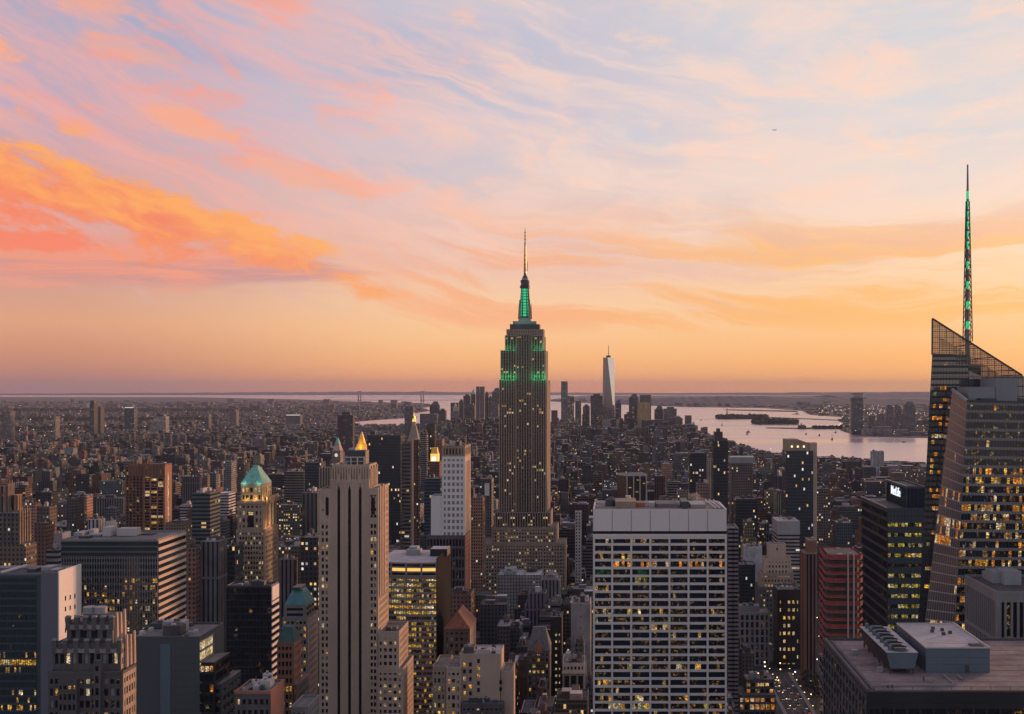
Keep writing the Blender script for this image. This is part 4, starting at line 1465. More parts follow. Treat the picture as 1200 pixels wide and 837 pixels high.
def wbpal(i, j, nb, nf):
    k = nf - 1 - j
    if k < 3:
        return 'win_navy'
    r = b.rng.random()
    p = .5 if (13 < i < 22 and k in (5, 6, 7, 8)) else .35 if i > nb - 5 else .13 if k < 12 else .22
    if r < p:
        return 'win_gold' if b.rng.random() < .45 else 'win_warm' if b.rng.random() < .5 else 'win_dim'
    return 'win_dim' if r < p + .42 else 'brown_glass'


D = Y * ((VX - x1) / (VX - 217) - 1)
X0, X1 = wx(x0, Y), wx(x1, Y)
Zt = wz(634, Y)
t = b.wtier(X0, X1, Y, Y + D, ZG, Zt, None, mat='teal_metal', par=0, roof='roof_grey')
fh = 8.2 * Y / F
b.facade((X0, Y, Zt - 26 * fh), (X1, Y, Zt - 26 * fh), (X1, Y, wz(652, Y)), (X0, Y, wz(652, Y)), 38, 24, .22, 1.25, .3, 'grey_concrete', wbpal, panemat='brown_glass', smat='dark_stone')
for k in range(3):
    z1 = Zt - k * 6.2 * Y / F
    b.one('top_band').box(X0, X1, Y - .3, Y - .001, z1 - 4.6 * Y / F, z1 - .4, 'black_metal')
    b.p('wall').box(X0, X1, Y - .4, Y - .002, z1 - .39, z1 - .0, 'steel_blue')
sp_ = b.p('side_band')
for k in range(30):
    z1 = Zt - k * fh
    sp_.box(X1 + .001, X1 + .5, Y, Y + D, z1 - fh * .42, z1, 'tan_panel')
    b.one('side_window').box(X1 + .001, X1 + .12, Y, Y + D, z1 - fh + .01, z1 - fh * .43, 'brown_brick' if k % 1 else 'win_dark')
for (a, c, d_, e_) in ((X0, X1, Y - .2, Y + .4), (X0, X1, Y + D - .5, Y + D), (X0, X0 + .5, Y + .41, Y + D - .51), (X1 - .5, X1, Y + .41, Y + D - .51)):
    b.one('parapet').box(a, c, d_, e_, Zt + .03, Zt + .8, 'grey_concrete')
for (q0, q1, o0, o1, h, m_) in ((120, 129, 14, 22, 4.4, 'pale_concrete'), (137, 159, 16, 22, 3.6, 'pale_concrete'), (92, 104, 8, 12, 1.2, 'dark_metal'), (103, 118, 14, 20, 1.2, 'grey_metal'), (86, 96, 18, 28, 1.4, 'grey_metal'), (104, 110, 24, 29, 2.2, 'pale_concrete'), (165, 178, 20, 26, .6, 'roof_dark')):
    b.one('rooftop_unit').box(wx(q0, Y + o0), wx(q1, Y + o0), Y + o0, Y + o1, Zt + .2, Zt + h, m_)
b.done()

# stepped art deco block at the front left
b = Bld('art_deco_block', 'dark stone stepped art deco block with scalloped crown and round roof tank, front left', 'apartment block', 105, 380)
Y = 380
AF = dict(bay=1.95, fh=3.65, wp=.65, hs=1.55)
AP = (('win_warm', .05), ('win_gold', .02), ('win_white', .03), ('win_pale', .14), ('win_dim', .12))
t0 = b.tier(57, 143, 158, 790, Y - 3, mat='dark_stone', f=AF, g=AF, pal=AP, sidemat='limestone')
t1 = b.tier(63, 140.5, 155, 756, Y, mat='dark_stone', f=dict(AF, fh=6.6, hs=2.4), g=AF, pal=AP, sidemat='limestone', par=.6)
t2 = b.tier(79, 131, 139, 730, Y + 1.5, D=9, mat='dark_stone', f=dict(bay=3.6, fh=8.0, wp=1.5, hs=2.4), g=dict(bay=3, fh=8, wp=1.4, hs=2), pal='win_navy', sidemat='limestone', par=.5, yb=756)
cr = b.p('crown')
for (q0, q1, n, yt, yb_, yo) in ((64, 140, 6, 751, 759, -.5), (80, 131, 5, 724, 731.5, .95)):
    Yc = Y + yo
    for i in range(n + 1):
        cx = wx(q0, Yc) + (wx(q1, Yc) - wx(q0, Yc)) * i / n
        cr.box(cx - .75, cx + .75, Yc - .5, Yc + .5, wz(yb_ + 7, Yc), wz(yt - .5, Yc), 'dark_stone')
        cr.frustum(cx - .9, cx + .9, Yc - .6, Yc + .6, wz(yt - .5, Yc), wz(yt - 2.5, Yc), .7, 'grey_concrete')
    for i in range(n):
        c0 = wx(q0, Yc) + (wx(q1, Yc) - wx(q0, Yc)) * (i + .5) / n
        hw = (wx(q1, Yc) - wx(q0, Yc)) / n / 2 - .76
        for s_ in range(8):
            a0, a1 = math.pi * s_ / 8, math.pi * (s_ + 1) / 8
            p0, p1 = c0 + hw * math.cos(a0), c0 + hw * math.cos(a1)
            zl_ = wz(yb_ - 1, Yc) - hw * .8 * math.sin((a0 + a1) / 2)
            cr.box(min(p0, p1), max(p0, p1), Yc - .4, Yc + .3, wz(yb_ + 6, Yc), max(zl_, wz(yb_ + 6, Yc) + .2), 'grey_concrete')
for sx in (0, 1, 2):
    yy = Y + 2.5 + sx * 3.0
    cr.frustum(wx(131, Y + 1.5) + .5, wx(131, Y + 1.5) + 1.4, yy, yy + 1.5, wz(756, Y), wz(720 + sx % 2 * 2, Y), .6, 'limestone')
    cr.frustum(wx(140.5, Y) + .5, wx(140.5, Y) + 1.3, yy, yy + 1.4, wz(785, Y), wz(746 + sx % 2 * 2, Y), .7, 'limestone')
b.one('plinth').box(wx(95, Y), wx(127, Y), Y + 2.4, Y + 9, t2[5] + .2, t2[5] + 2.2, 'dark_stone')
tk = b.one('roof_tank')
for i in range(2):
    tk.cyl(wx(104 + i * 13, Y + 5), Y + 5.6, t2[5] + 2.4, t2[5] + 4.6, 2.1, 2.1, 'grey_metal', 14)
tk.box(wx(98, Y + 5), wx(123, Y + 5), Y + 4, Y + 7.4, t2[5] + 2.21, t2[5] + 2.39, 'tan_stone')
# two projecting bays
for (q0, q1, yt) in ((68.5, 90.5, 798), (110.5, 118, 775)):
    b.tier(q0, q1, None, yt, Y - 4.6, D=1.5, mat='dark_stone', f=dict(bay=1.7, fh=3.65, wp=.5, hs=1.5), pal=AP, par=.3, foot=False)
b.done()

# grey panel wall with a lit glass corner
b = Bld('office_block', 'grey panelled office whose right corner glows with yellow lit glass floors', 'office block', 215, 450)
Y = 450
t = b.tier(150, 234, 262, 749, Y, mat='purple_wall', par=1.0, roof='roof_grey')
b.one('dark_panel').box(wx(188, Y), wx(200, Y), Y - .2, Y - .001, 60, wz(755, Y), 'steel_blue')
for k in range(9):
    b.p('panel_seam').box(wx(201, Y), wx(233.5, Y), Y - .06, Y - .001, wz(760 + k * 9, Y), wz(760 + k * 9, Y) + .12, 'dark_metal')
zs_ = wz(752, Y)
X1 = wx(234, Y)
for k in range(9):
    z1 = zs_ - k * 4.0
    m_ = ['win_white', 'win_white', 'win_lime', 'win_dim', 'win_dark', 'win_dim', 'win_warm', 'win_dark', 'win_dim'][k]
    for i in range(4):
        yy = Y + i * 3.5
        if k < 3:
            b.one('window').box(X1 + .001, X1 + .3, yy + .2, yy + 3.3, z1 - 3.4, z1 - .2, m_)
    b.p('floor_slab').box(X1 + .002, X1 + .6, Y, Y + 15, z1 - .18, z1 + .1, 'grey_concrete')
tt_ = b.tier(235, 251, 268, 777, Y + 1, mat='black_metal', f=dict(bay=1.6, fh=4.0, wp=.25, hs=1.1), g=dict(bay=2.4, fh=4, wp=.25, hs=1.2), pal=lambda i, j, nb, nf: 'win_orange' if (nf - 1 - j) in (0, 2, 8) and b.rng.random() < .8 else ('win_dim' if b.rng.random() < .2 else 'win_navy'),
            gpal=(('win_dim', .15),), par=.3, foot=False)
b.tier(251.2, 259, 281, 803, Y + 2, mat='teal_metal', f=dict(bay=2, fh=4.2, wp=.3, hs=1.6), g=dict(bay=5, fh=4.2, wp=.3, hs=1.9), gpal=(('win_gold', .07), ('win_dim', .2)), pal=(('win_dim', .2),), par=.4, foot=False)
b.clutter(t, 6)
b.done()

# black tower with a striped side
b = Bld('office_tower', 'plain black tower with a narrow side of white and brown diagonal bands', 'office tower', 295, 700)
Y = 700
t = b.tier(265.5, 318, 326, 688, Y, mat='black_metal', par=1, roof='roof_dark', f=dict(bay=2.2, fh=4.1, wp=.12, hs=.9), pal=(('win_dim', .05), ('win_navy', .3)), d=.2, capmat='dark_metal')
X1 = wx(318, Y)
b.one('side_panel').box(X1 + .001, X1 + .6, Y, t[3], wz(704, Y), t[5], 'white_panel')
for k in range(26):
    z1 = wz(706, Y) - k * 4.25
    b.p('side_band').box(X1 + .001, X1 + .6, Y, t[3], z1 - 1.7, z1, 'white_panel')
    b.one('side_window').box(X1 + .001, X1 + .1, Y, t[3], z1 - 4.2, z1 - 1.75, 'win_dark')
b.clutter(t, 2)
b.done()

# green pyramid roofed tower
b = Bld('pyramid_roof_tower', 'tan stone tower with a floodlit green copper pyramid roof and arched loggia', 'skyscraper', 300, 900)
Y = 900
GP = (('win_white', .16), ('win_dim', .15))
b.tier(277, 309.5, 325.5, 622, Y, mat='tan_stone', f=dict(bay=2.1, fh=3.9, wp=.8, hs=1.8), g=dict(bay=3.2, fh=3.9, wp=1.4, hs=1.8), pal=GP, par=.8)
t1 = b.tier(278.5, 308.5, 323.5, 589, Y + 1.5, yb=622, mat='tan_stone', f=dict(bay=3.4, fh=5.2, wp=1.7, hs=2.6), g=dict(bay=4, fh=20, wp=1.3, hs=2), pal=GP, par=1.2, foot=False)
b.one('arched_window').box(wx(290, Y), wx(297, Y), Y + .85, Y + 1.0, wz(618, Y), wz(602, Y), 'win_dark')
b.one('arched_window_light').box(wx(290.5, Y), wx(296.5, Y), Y + .75, Y + .84, wz(604, Y), wz(600.5, Y), 'win_white')
b.p('cornice').box(wx(276.5, Y), wx(308.8, Y) + .8, Y + .3, t1[3], wz(591, Y), wz(588.9, Y), 'tan_stone')
for i in range(11):
    yy = Y + 2 + i * (t1[3] - Y - 3) / 10
    b.p('cornice').box(wx(308.5, Y) + .5, wx(308.5, Y) + 1.6, yy, yy + 1.0, wz(592, Y), wz(583, Y), 'tan_stone')
t2 = b.tier(282.5, 307, 317.5, 568, Y + 4, yb=588.9, mat='tan_stone', f=dict(bay=3.2, fh=5.6, wp=1.2, hs=2.4), g=dict(bay=6, fh=12, wp=1.5, hs=2.5), pal=(('win_white', .3), ('win_warm', .2)), par=.4, foot=False)
cx0, cx1, cy0, cy1 = t2[0] - .6, t2[1] + .8, t2[2] - .8, t2[3]
b.p('copper_roof').frustum(cx0, cx1, cy0, cy1, t2[5] + .4, wz(549, Y), .26, 'copper_green', ky=.3)
mx, my = (cx0 + cx1) / 2, (cy0 + cy1) / 2
b.p('roof_crest').box(mx - 2, mx + 2, my - 2.2, my + 2.2, wz(549, Y) + .01, wz(547.3, Y), 'copper_green')
for (q, dz_) in ((.25, 0), (.5, 0), (.75, 0)):
    b.one('dormer').box(cx0 + (cx1 - cx0) * q - .6, cx0 + (cx1 - cx0) * q + .6, cy0 + .3, cy0 + 2.4, t2[5] + .9, t2[5] + 3.0, 'copper_green')
b.done()
for (x, y, z, e, c) in ((cx0 + 3, cy0 - 1.5, t2[5] + .8, 350, (.6, 1, .75)), (cx1 - 3, cy0 - 1.5, t2[5] + .8, 350, (.6, 1, .75)), (cx1 + 2.2, cy0 + 1, wz(585, Y), 1500, (1, .55, .12)), (cx1 + 2.2, cy0 + 9, wz(585, Y), 1300, (1, .5, .12)),
                        (cx0 + 5, cy0 - 2.0, wz(586, Y), 900, (1, .6, .15)), (cx0 + 12, cy0 - 2.0, wz(586, Y), 900, (1, .6, .15)), (t1[1] + 3.2, Y + 6, wz(616, Y), 1300, (1, .5, .18)), (t1[1] + 3.2, Y + 16, wz(616, Y), 1300, (1, .5, .18))):
    lamp(x, y, z, e, c, 1.0)

# mansard roofed pair behind the black tower
b = Bld('mansard_tower', 'pale stone tower with a teal green mansard roof right of the black tower', 'office tower', 348, 640)
Y = 640
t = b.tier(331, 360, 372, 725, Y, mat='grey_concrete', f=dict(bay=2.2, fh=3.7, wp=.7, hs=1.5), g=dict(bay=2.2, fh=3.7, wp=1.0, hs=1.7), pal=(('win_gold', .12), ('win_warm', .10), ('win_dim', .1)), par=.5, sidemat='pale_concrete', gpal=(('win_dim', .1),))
t = b.tier(333.5, 358, 367.5, 709.5, Y + 2, yb=725, mat='grey_concrete', f=dict(bay=11, fh=4, wp=1.2, hs=1.4), g=dict(bay=5, fh=3.7, wp=.8, hs=1.2), pal='win_navy', par=.3, foot=False)
b.p('mansard_roof').frustum(t[0], t[1] + .4, t[2] - .3, t[3], t[5] + .3, wz(693, Y), .45, 'copper_teal', ky=.5)
b.one('rooftop_unit').box((t[0] + t[1]) / 2 - 2.4, (t[0] + t[1]) / 2 + 2.4, t[2] + 2, t[3] - 3, wz(693, Y) + .01, wz(690, Y), 'dark_metal')
b.done()
b = Bld('mansard_tower', 'low brown brick tower with a dark green hipped roof and one row of lit windows', 'apartment block', 335, 520)
Y = 520
t = b.tier(325, 343.5, 352, 754, Y, mat='brown_brick', f=dict(bay=1.9, fh=3.6, wp=.6, hs=1.5), g=dict(bay=2.0, fh=3.6, wp=.9, hs=1.6), pal=lambda i, j, nb, nf: 'win_gold' if nf - 1 - j == 5 else ('win_warm' if nf - 1 - j == 7 and i % 2 else 'win_dark'), sidemat='red_brick', par=.4)
b.p('hipped_roof').frustum(t[0], t[1] + .3, t[2], t[3], t[5] + .4, wz(737, Y), .55, 'copper_dark', ky=.3)
b.tier(343.8, 348, 362, 803, Y, mat='brown_brick', sidemat='dark_stone', f=dict(bay=1.9, fh=3.6, wp=.6, hs=1.5), g=dict(bay=2.0, fh=3.6, wp=.9, hs=1.6), pal=DK, par=.4)
b.done()
b = Bld('brick_block', 'low salmon brick block at the bottom edge below the black tower', 'apartment block', 305, 430)
Y = 430
t = b.tier(276, 317.5, 333, 813, Y, mat='dark_stone', core='red_brick', f=dict(bay=2.3, fh=5.5, wp=.9, hs=2), pal=(('win_white', .1),), par=1.1, capmat='red_brick')
b.clutter(t, 6)
b.done()
b = Bld('brick_block', 'small flat roofed grey block at the bottom edge left of the striped art deco tower', 'apartment block', 352, 455)
t = b.tier(341, 360, 373, 831, 455, mat='grey_concrete', f=dict(bay=2.3, fh=3.6, wp=.9, hs=1.5), g=dict(bay=2.3, fh=3.6, wp=.9, hs=1.5), pal=DK, par=1.1)
b.done()

# curved office, floors ablaze with light
b = Bld('office_tower', 'curved glass office with glowing yellow floors and a black side wall', 'office tower', 485, 700)
Y = 700


def hpal(i, j, nb, nf):
    k = nf - 1 - j
    r = b.rng.random()
    if k > 24:
        return 'win_dim' if r < .2 else 'win_navy'
    p = {0: .9, 1: .75, 2: .75, 3: .6, 4: .8, 5: .95, 6: .8, 7: .45, 8: .4}.get(k, .28 if k % 3 else .45)
    if i < nb * .3 and k in (0, 7, 8, 9, 10):
        p *= .3
    return 'win_gold' if r < p * .7 else 'win_lime' if r < p else 'win_dim' if r < p + .3 else 'win_navy'


xs = [440, 458, 476, 494, 511.3]
ys = [Y + 5.5, Y + 2.0, Y + .4, Y, Y + .6]
zt, ztp = wz(676, Y), wz(659.5, Y)
fp = [(wx(xs[k], Y), ys[k]) for k in range(5)]
Yb = Y * (VX - 511.3) / (VX - 527.5)
b.p('wall').poly_prism(fp + [(fp[-1][0], Yb), (fp[0][0], Yb)], ZG, ztp - .5, 'dark_metal', topmat='roof_pale')
zl = wz(838, Y)
for k in range(4):
    (xa, ya), (xb, yb_) = fp[k], fp[k + 1]
    b.facade((xa, ya, zl), (xb, yb_, zl), (xb, yb_, zt), (xa, ya, zt), 6, 25, .2, 1.5, .3, 'steel_blue', hpal, smat='grey_concrete', part='curtain_wall')
    b.facade((xa, ya, zt + .01), (xb, yb_, zt + .01), (xb, yb_, ztp), (xa, ya, ztp), 1, 3, .5, .9, .5, 'grey_concrete', lambda i, j, nb, nf, k=k: 'gold_light' if (j == 1 and k > 0) else 'win_dark', part='top_storey')
b.one('side_wall').box(fp[-1][0] + .001, fp[-1][0] + .5, Y + .1, Yb, ZG, wz(654.5, Y), 'matte_black')
b.one('penthouse').box(wx(504, Y + 30), wx(524, Y + 30), Y + 30, Y + 44, ztp - .4, wz(643.5, Y + 30), 'black_metal', topmat='roof_pale')
for (q0, q1, o, pt) in ((476, 492, 34, 644.5), (479, 489, 38, 641.5), (471, 476, 40, 649), (492, 500, 40, 650)):
    b.one('rooftop_unit').box(wx(q0, Y + o), wx(q1, Y + o), Y + o, Y + o + 9, ztp - .4, wz(pt, Y + o), 'grey_metal')
b.done()
FOOT.append((fp[0][0], fp[-1][0] + 1, Y - 1, Yb + 1, ztp))

# white gridded apartment tower with ribbed crown
b = Bld('apartment_tower', 'white gridded apartment tower with a ribbed brown crown and blank left wing', 'apartment tower', 530, 1000)
Y = 1000
t = b.tier(518.2, 544.5, 551, 535, Y, mat='white_panel', f=dict(bay=3.9, fh=5.3, wp=1.5, hs=2.4), g=dict(bay=9, fh=200, wp=4, hs=5), pal='win_pale', par=0, sidemat='limestone')
t = b.tier(518.2, 544.5, 551, 523.5, Y, yb=534.9, mat='tan_stone', f=dict(bay=2.8, fh=12, wp=1.3, hs=1.5), g=dict(bay=4, fh=12, wp=1.5, hs=1.5), pal='win_dark', par=.6, foot=False)
b.clutter(t, 3)
t = b.tier(505, 518, None, 582, Y + 1, D=20, mat='white_panel', par=.6)
t = b.tier(500, 544.8, 550.5, 629, Y - 6, mat='dark_stone', f=dict(bay=2.7, fh=9, wp=.9, hs=2.2), g=dict(bay=3.5, fh=4, wp=1.6, hs=1.8), pal=DK, par=1.2, sidemat='red_brick')
b.done()

# stepped block with a flagpole
b = Bld('loft_block', 'low tan stone loft block with several roof levels, lit windows and a flagpole in front', 'loft block', 555, 620)
Y = 620
LP = (('win_gold', .14), ('win_warm', .08), ('win_pale', .2), ('win_dim', .1))
LF = dict(bay=2.6, fh=4.3, wp=1.0, hs=2.0)
t = b.tier(507, 522.5, None, 783, Y, D=26, mat='tan_stone', f=LF, pal=LP, par=1.2)
t = b.tier(523, 540, None, 784, Y - 1, D=26, mat='limestone', f=dict(LF, bay=3.0), pal=LP, par=1.0)
t = b.tier(538.5, 586, 590, 768, Y + 3, D=22, mat='limestone', par=.8, roof='roof_pale')
for (qx, pys) in ((543.5, (778, 786, 795, 804, 812)), (550.5, (778, 786, 795, 804, 812, 820)), (560, (774, 782, 791, 800, 808)), (586, (799, 807))):
    for py in pys:
        b.one('window').box(wx(qx - 1.5, Y), wx(qx + 1.5, Y), Y + 2.85, Y + 2.998, wz(py + 4.6, Y), wz(py, Y), 'win_gold' if b.rng.random() < .35 else 'win_dark')
b.clutter(t, 3)
t = b.tier(587, 600, None, 788, Y + 5, D=20, mat='limestone', par=.8)
t = b.tier(541, 590, None, 826, Y - 3, D=5, mat='dark_stone', f=LF, pal=(('win_white', .12),), par=.8)
b.clutter((t[0], t[1], t[2], t[3] + 6, 0, t[5]), 6)
b.one('flagpole').cyl(wx(536.3, Y - 3), Y - 3, ZG, wz(792, Y - 3), .25, .12, 'pale_concrete', 8)
b.done()

# hip roofed block
b = Bld('hip_roof_block', 'grey block with a steep red brown hipped roof in front of the white gridded tower', 'office block', 537, 700)
Y = 700
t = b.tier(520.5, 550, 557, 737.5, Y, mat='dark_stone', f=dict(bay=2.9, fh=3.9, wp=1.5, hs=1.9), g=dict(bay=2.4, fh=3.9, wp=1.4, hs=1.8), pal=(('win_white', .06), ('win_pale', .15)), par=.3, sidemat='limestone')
rf = b.p('hipped_roof')
xa, xb, ya, yb_, za, zb_ = t[0] - .4, t[1] + .8, t[2] - .8, t[3] + .4, t[5] + .3, wz(718, Y)
mx = (xa + xb) / 2
ra, rb = (mx, ya + 5, zb_), (mx, yb_ - 4, zb_)
rf.quad([(xa, ya, za), (xb, ya, za), ra], 'roof_tile')
rf.quad([(xb, ya, za), (xb, yb_, za), rb, ra], 'roof_tile')
rf.quad([(xa, yb_, za), (xa, ya, za), ra, rb], 'roof_tile')
rf.quad([(xb, yb_, za), (xa, yb_, za), rb], 'roof_tile')
b.done()

# gothic block
b = Bld('gabled_block', 'narrow brown stone block with a steep slate roof and pointed front gable', 'apartment block', 631, 800)
Y = 800
t = b.tier(618, 644, None, 763, Y, D=22, mat='dark_stone', f=dict(bay=2.9, fh=4.2, wp=1.2, hs=2.0), pal=(('win_gold', .12), ('win_warm', .08), ('win_pale', .08)), par=.3)
xa, xb, ya, yb_, za, zb_ = t[0] - .3, t[1] + .3, t[2] - .6, t[3] + .3, t[5] + .3, wz(738, Y)
rf = b.p('slate_roof')
rf.frustum(xa, xb, ya, yb_, za, zb_, .55, 'slate', ky=.12)
gb = b.one('gable')
mx = (xa + xb) / 2
gb.poly_prism([(mx - 2.6, ya - .7), (mx + 2.6, ya - .7), (mx + 2.6, ya + 5), (mx - 2.6, ya + 5)], t[5] - 1, wz(757, Y), 'red_brick')
gb.quad([(mx - 2.8, ya - .75, wz(757, Y)), (mx + 2.8, ya - .75, wz(757, Y)), (mx, ya - .75, wz(750, Y))], 'red_brick')
gb.quad([(mx + 2.8, ya - .75, wz(757, Y)), (mx + 2.8, ya + 5, wz(757, Y)), (mx, ya + 7, wz(750, Y)), (mx, ya - .75, wz(750, Y))], 'slate')
gb.quad([(mx - 2.8, ya + 5, wz(757, Y)), (mx - 2.8, ya - .75, wz(757, Y)), (mx, ya - .75, wz(750, Y)), (mx, ya + 7, wz(750, Y))], 'slate')
b.done()
b = Bld('loft_block', 'grey classical block with a tall arcade under its cornice left of the white slab', 'loft block', 672, 780)
Y = 780
t = b.tier(659.5, 685, None, 788, Y, D=24, mat='grey_concrete', f=dict(bay=4.6, fh=12, wp=1.1, hs=2.2), pal='win_dark', par=0)
zc = wz(799, Y)
t = b.tier(659.5, 685, None, 778, Y + .5, yb=787.9, D=22, mat='pale_concrete', f=dict(bay=2.4, fh=5, wp=1.0, hs=1.8), pal='win_dark', par=.6, foot=False)
b.p('cornice').box(wx(658.5, Y), wx(686, Y), Y - 1.3, Y - .5, wz(789, Y), wz(786.5, Y), 'pale_concrete')
b.clutter(t, 5, True)
b.done()
b = Bld('slender_block', 'slender black block with two columns of small white lit windows left of the white slab', 'apartment block', 652, 850)
t = b.tier(645, 658.5, None, 724, 850, D=20, mat='black_metal', f=dict(bay=2.7, fh=5.0, wp=1.5, hs=3.4), pal=lambda i, j, nb, nf: 'win_white' if i in (1, 2) and b.rng.random() < .8 else 'win_dark', par=.6, panemat='black_metal')
b.clutter(t, 2)
b.done()

# ---- right foreground
b = Bld('tower_under_construction', 'unfinished round cornered tower wrapped in red safety netting', 'construction site', 990, 640)
Y = 640
lx0, fx0, fx1 = 957, 970, 1010
Yb = Y * (lx0 + 0 - VX + 13) / (lx0 - VX)
Xl, Xf0, Xf1 = wx(968, Y), wx(974, Y), wx(1008, Y)
Yb = Y * (968 - VX) / (957.5 - VX) + 4
pts = [(Xl, Y + 4), (Xf0, Y), (Xf1, Y), (Xf1 + 2, Y + 3), (Xf1 + 2, Yb), (Xl + 2, Yb)]


def inset(ps, d):
    cx, cy = sum(p[0] for p in ps) / len(ps), sum(p[1] for p in ps) / len(ps)
    return [(cx + (p[0] - cx) * (1 - d), cy + (p[1] - cy) * (1 - d)) for p in ps]


zt = wz(655, Y)
b.p('core').poly_prism(inset(pts, .16), ZG, zt + 2, 'roof_dark')
fhc = 9.0 * Y / F
for k in range(24):
    z = zt - k * fhc
    if z < 60:
        break
    b.one('floor_slab').poly_prism(pts, z - .5, z, 'raw_concrete')
    if k < 14:
        nt_ = b.one('safety_netting')
        o = inset(pts, -.012)
        i_ = inset(pts, .002)
        zz0, zz1 = z + .02, z + fhc * (.30 if k % 3 else .48)
        nmat = 'red_netting'
        for q in range(len(o)):
            r_ = (q + 1) % len(o)
            nt_.quad([(*o[q], zz0), (*o[r_], zz0), (*o[r_], zz1), (*o[q], zz1)], nmat)
            nt_.quad([(*i_[r_], zz0), (*i_[q], zz0), (*i_[q], zz1), (*i_[r_], zz1)], nmat)
            nt_.quad([(*o[q], zz1), (*o[r_], zz1), (*i_[r_], zz1), (*i_[q], zz1)], nmat)
    else:
        gl = b.one('window_band')
        gl.poly_prism(inset(pts, .02), z - fhc + .02, z - .52, 'win_navy')
rr = random.Random(3)
for q in range(12):
    x, y = rr.uniform(Xf0 + 1, Xf1 - 3), rr.uniform(Y + 4, Yb - 4)
    b.one('building_material').box(x, x + rr.uniform(.8, 3), y, y + rr.uniform(1, 3), zt + .01, zt + rr.uniform(.8, 2.5), rr.choice(['red_netting', 'tan_stone', 'dark_metal', 'pale_concrete']))
for q in (.25, .75):
    xx = Xf0 + (Xf1 - Xf0) * (.45 + q * .4)
    b.one('hoist_mast').box(xx, xx + .7, Y - 1.3, Y - .7, ZG, zt + 4, 'pale_concrete')
b.done()
FOOT.append((Xl - 1, Xf1 + 3, Y - 2, Yb, zt))

b = Bld('office_tower', 'narrow brown tower with dark vertical stripes left of the red netted tower', 'office tower', 948, 1000)
Y = 1000
t = b.tier(943.5, 957, 938.5, 649, Y, mat='brown_brick', f=dict(bay=3.4, fh=400, wp=1.3, hs=.5), g=dict(bay=9, fh=400, wp=4, hs=.5), pal='win_navy', par=.8, capmat='tan_stone')
t = b.tier(947, 957, 945, 634, Y + 6, D=16, mat='brown_brick', par=1.0, yb=649, foot=False, capmat='tan_stone')
b.done()

b = Bld('setback_tower', 'tan stepped stone tower with many small windows right of the white slab', 'office tower', 912, 1150)
Y = 1150
SW = dict(bay=3.31, fh=5.03, wp=1.80, hs=2.88)
SP = (('win_white', .06), ('win_warm', .05))
t = b.tier(900.5, 921, 899, 639, Y + 6, D=14, mat='limestone', par=1.0)
b.one('window').box(wx(910, Y + 6), wx(911.5, Y + 6), Y + 5.9, Y + 5.998, wz(645, Y + 6), wz(642, Y + 6), 'win_dark')
t = b.tier(896, 927, 894, 655, Y + 3, D=20, mat='limestone', f=SW, pal=(), par=.8)
t = b.tier(891.5, 930, 889.5, 672, Y, D=26, mat='tan_stone', f=SW, pal=SP, par=.8)
t = b.tier(889.5, 938, 886.5, 689, Y - 3, D=30, mat='dark_stone', f=SW, pal=(('win_white', .16), ('win_gold', .1)), par=.8)
b.clutter(t, 3)
b.done()
b = Bld('office_block', 'dark block with a grid of white and yellow lit windows below the tan stepped tower', 'office block', 925, 1060)
t = b.tier(911, 938, 906, 692, 1060, mat='black_metal', f=dict(bay=4.15, fh=7.16, wp=2.15, hs=4.15), pal=(('win_white', .35), ('win_gold', .18)), par=.8, panemat='black_metal')
b.clutter(t, 3, True)
b.done()
b = Bld('office_block', 'grey stone block with shallow vertical piers above the glowing orange windows', 'office block', 882, 1070)
Y = 1070
t = b.tier(861, 902, 858, 719, Y, mat='grey_concrete', f=dict(bay=4.53, fh=6.92, wp=2.01, hs=1.51), g=dict(bay=4.53, fh=6.92, wp=2.01, hs=1.51), pal=(('win_dim', .1),), par=.8, panemat='win_dark')
t = b.tier(866, 890, 864, 711, Y + 8, D=14, mat='grey_concrete', yb=719, par=.6, foot=False)
b.clutter(t, 2)
b.done()
b = Bld('shop_building', 'low dark building with two rows of glowing orange windows at the bottom edge', 'shop building', 887, 900)
Y = 900
t = b.tier(866, 909, None, 815, Y, D=26, mat='dark_stone', f=dict(bay=3.9, fh=6.3, wp=1.0, hs=2.0), pal=lambda i, j, nb, nf: 'win_orange' if b.rng.random() < .85 and j > 0 else 'win_dark', par=.6)
t = b.tier(874, 907, None, 797, Y + 6, D=18, mat='dark_stone', yb=815, f=dict(bay=3.6, fh=5.5, wp=.8, hs=2.2), pal=(('win_orange', .35), ('win_lime', .3)), par=.6, foot=False)
b.clutter(t, 4, True)
b.done()
b = Bld('balcony_tower', 'narrow dark tower with stacked scooped balconies at the right end of the white slab', 'apartment tower', 859, 900)
Y = 900
t = b.tier(852.8, 865.5, 852, 621, Y, D=26, mat='dark_stone', par=1.4, capmat='grey_concrete')
for k in range(46):
    z = t[5] - 2 - k * 3.3
    for (q0, q1) in ((853.2, 858.4), (859.6, 865)):
        b.p('balcony').frustum(wx(q0, Y), wx(q1, Y), Y - 1.4, Y - .01, z, z + 1.5, 1.0, 'grey_concrete', ky=1)
    b.p('glazing').box(wx(853.2, Y), wx(865, Y), Y - .2, Y - .01, z + 1.6, z + 3.0, 'win_dark')
b.done()

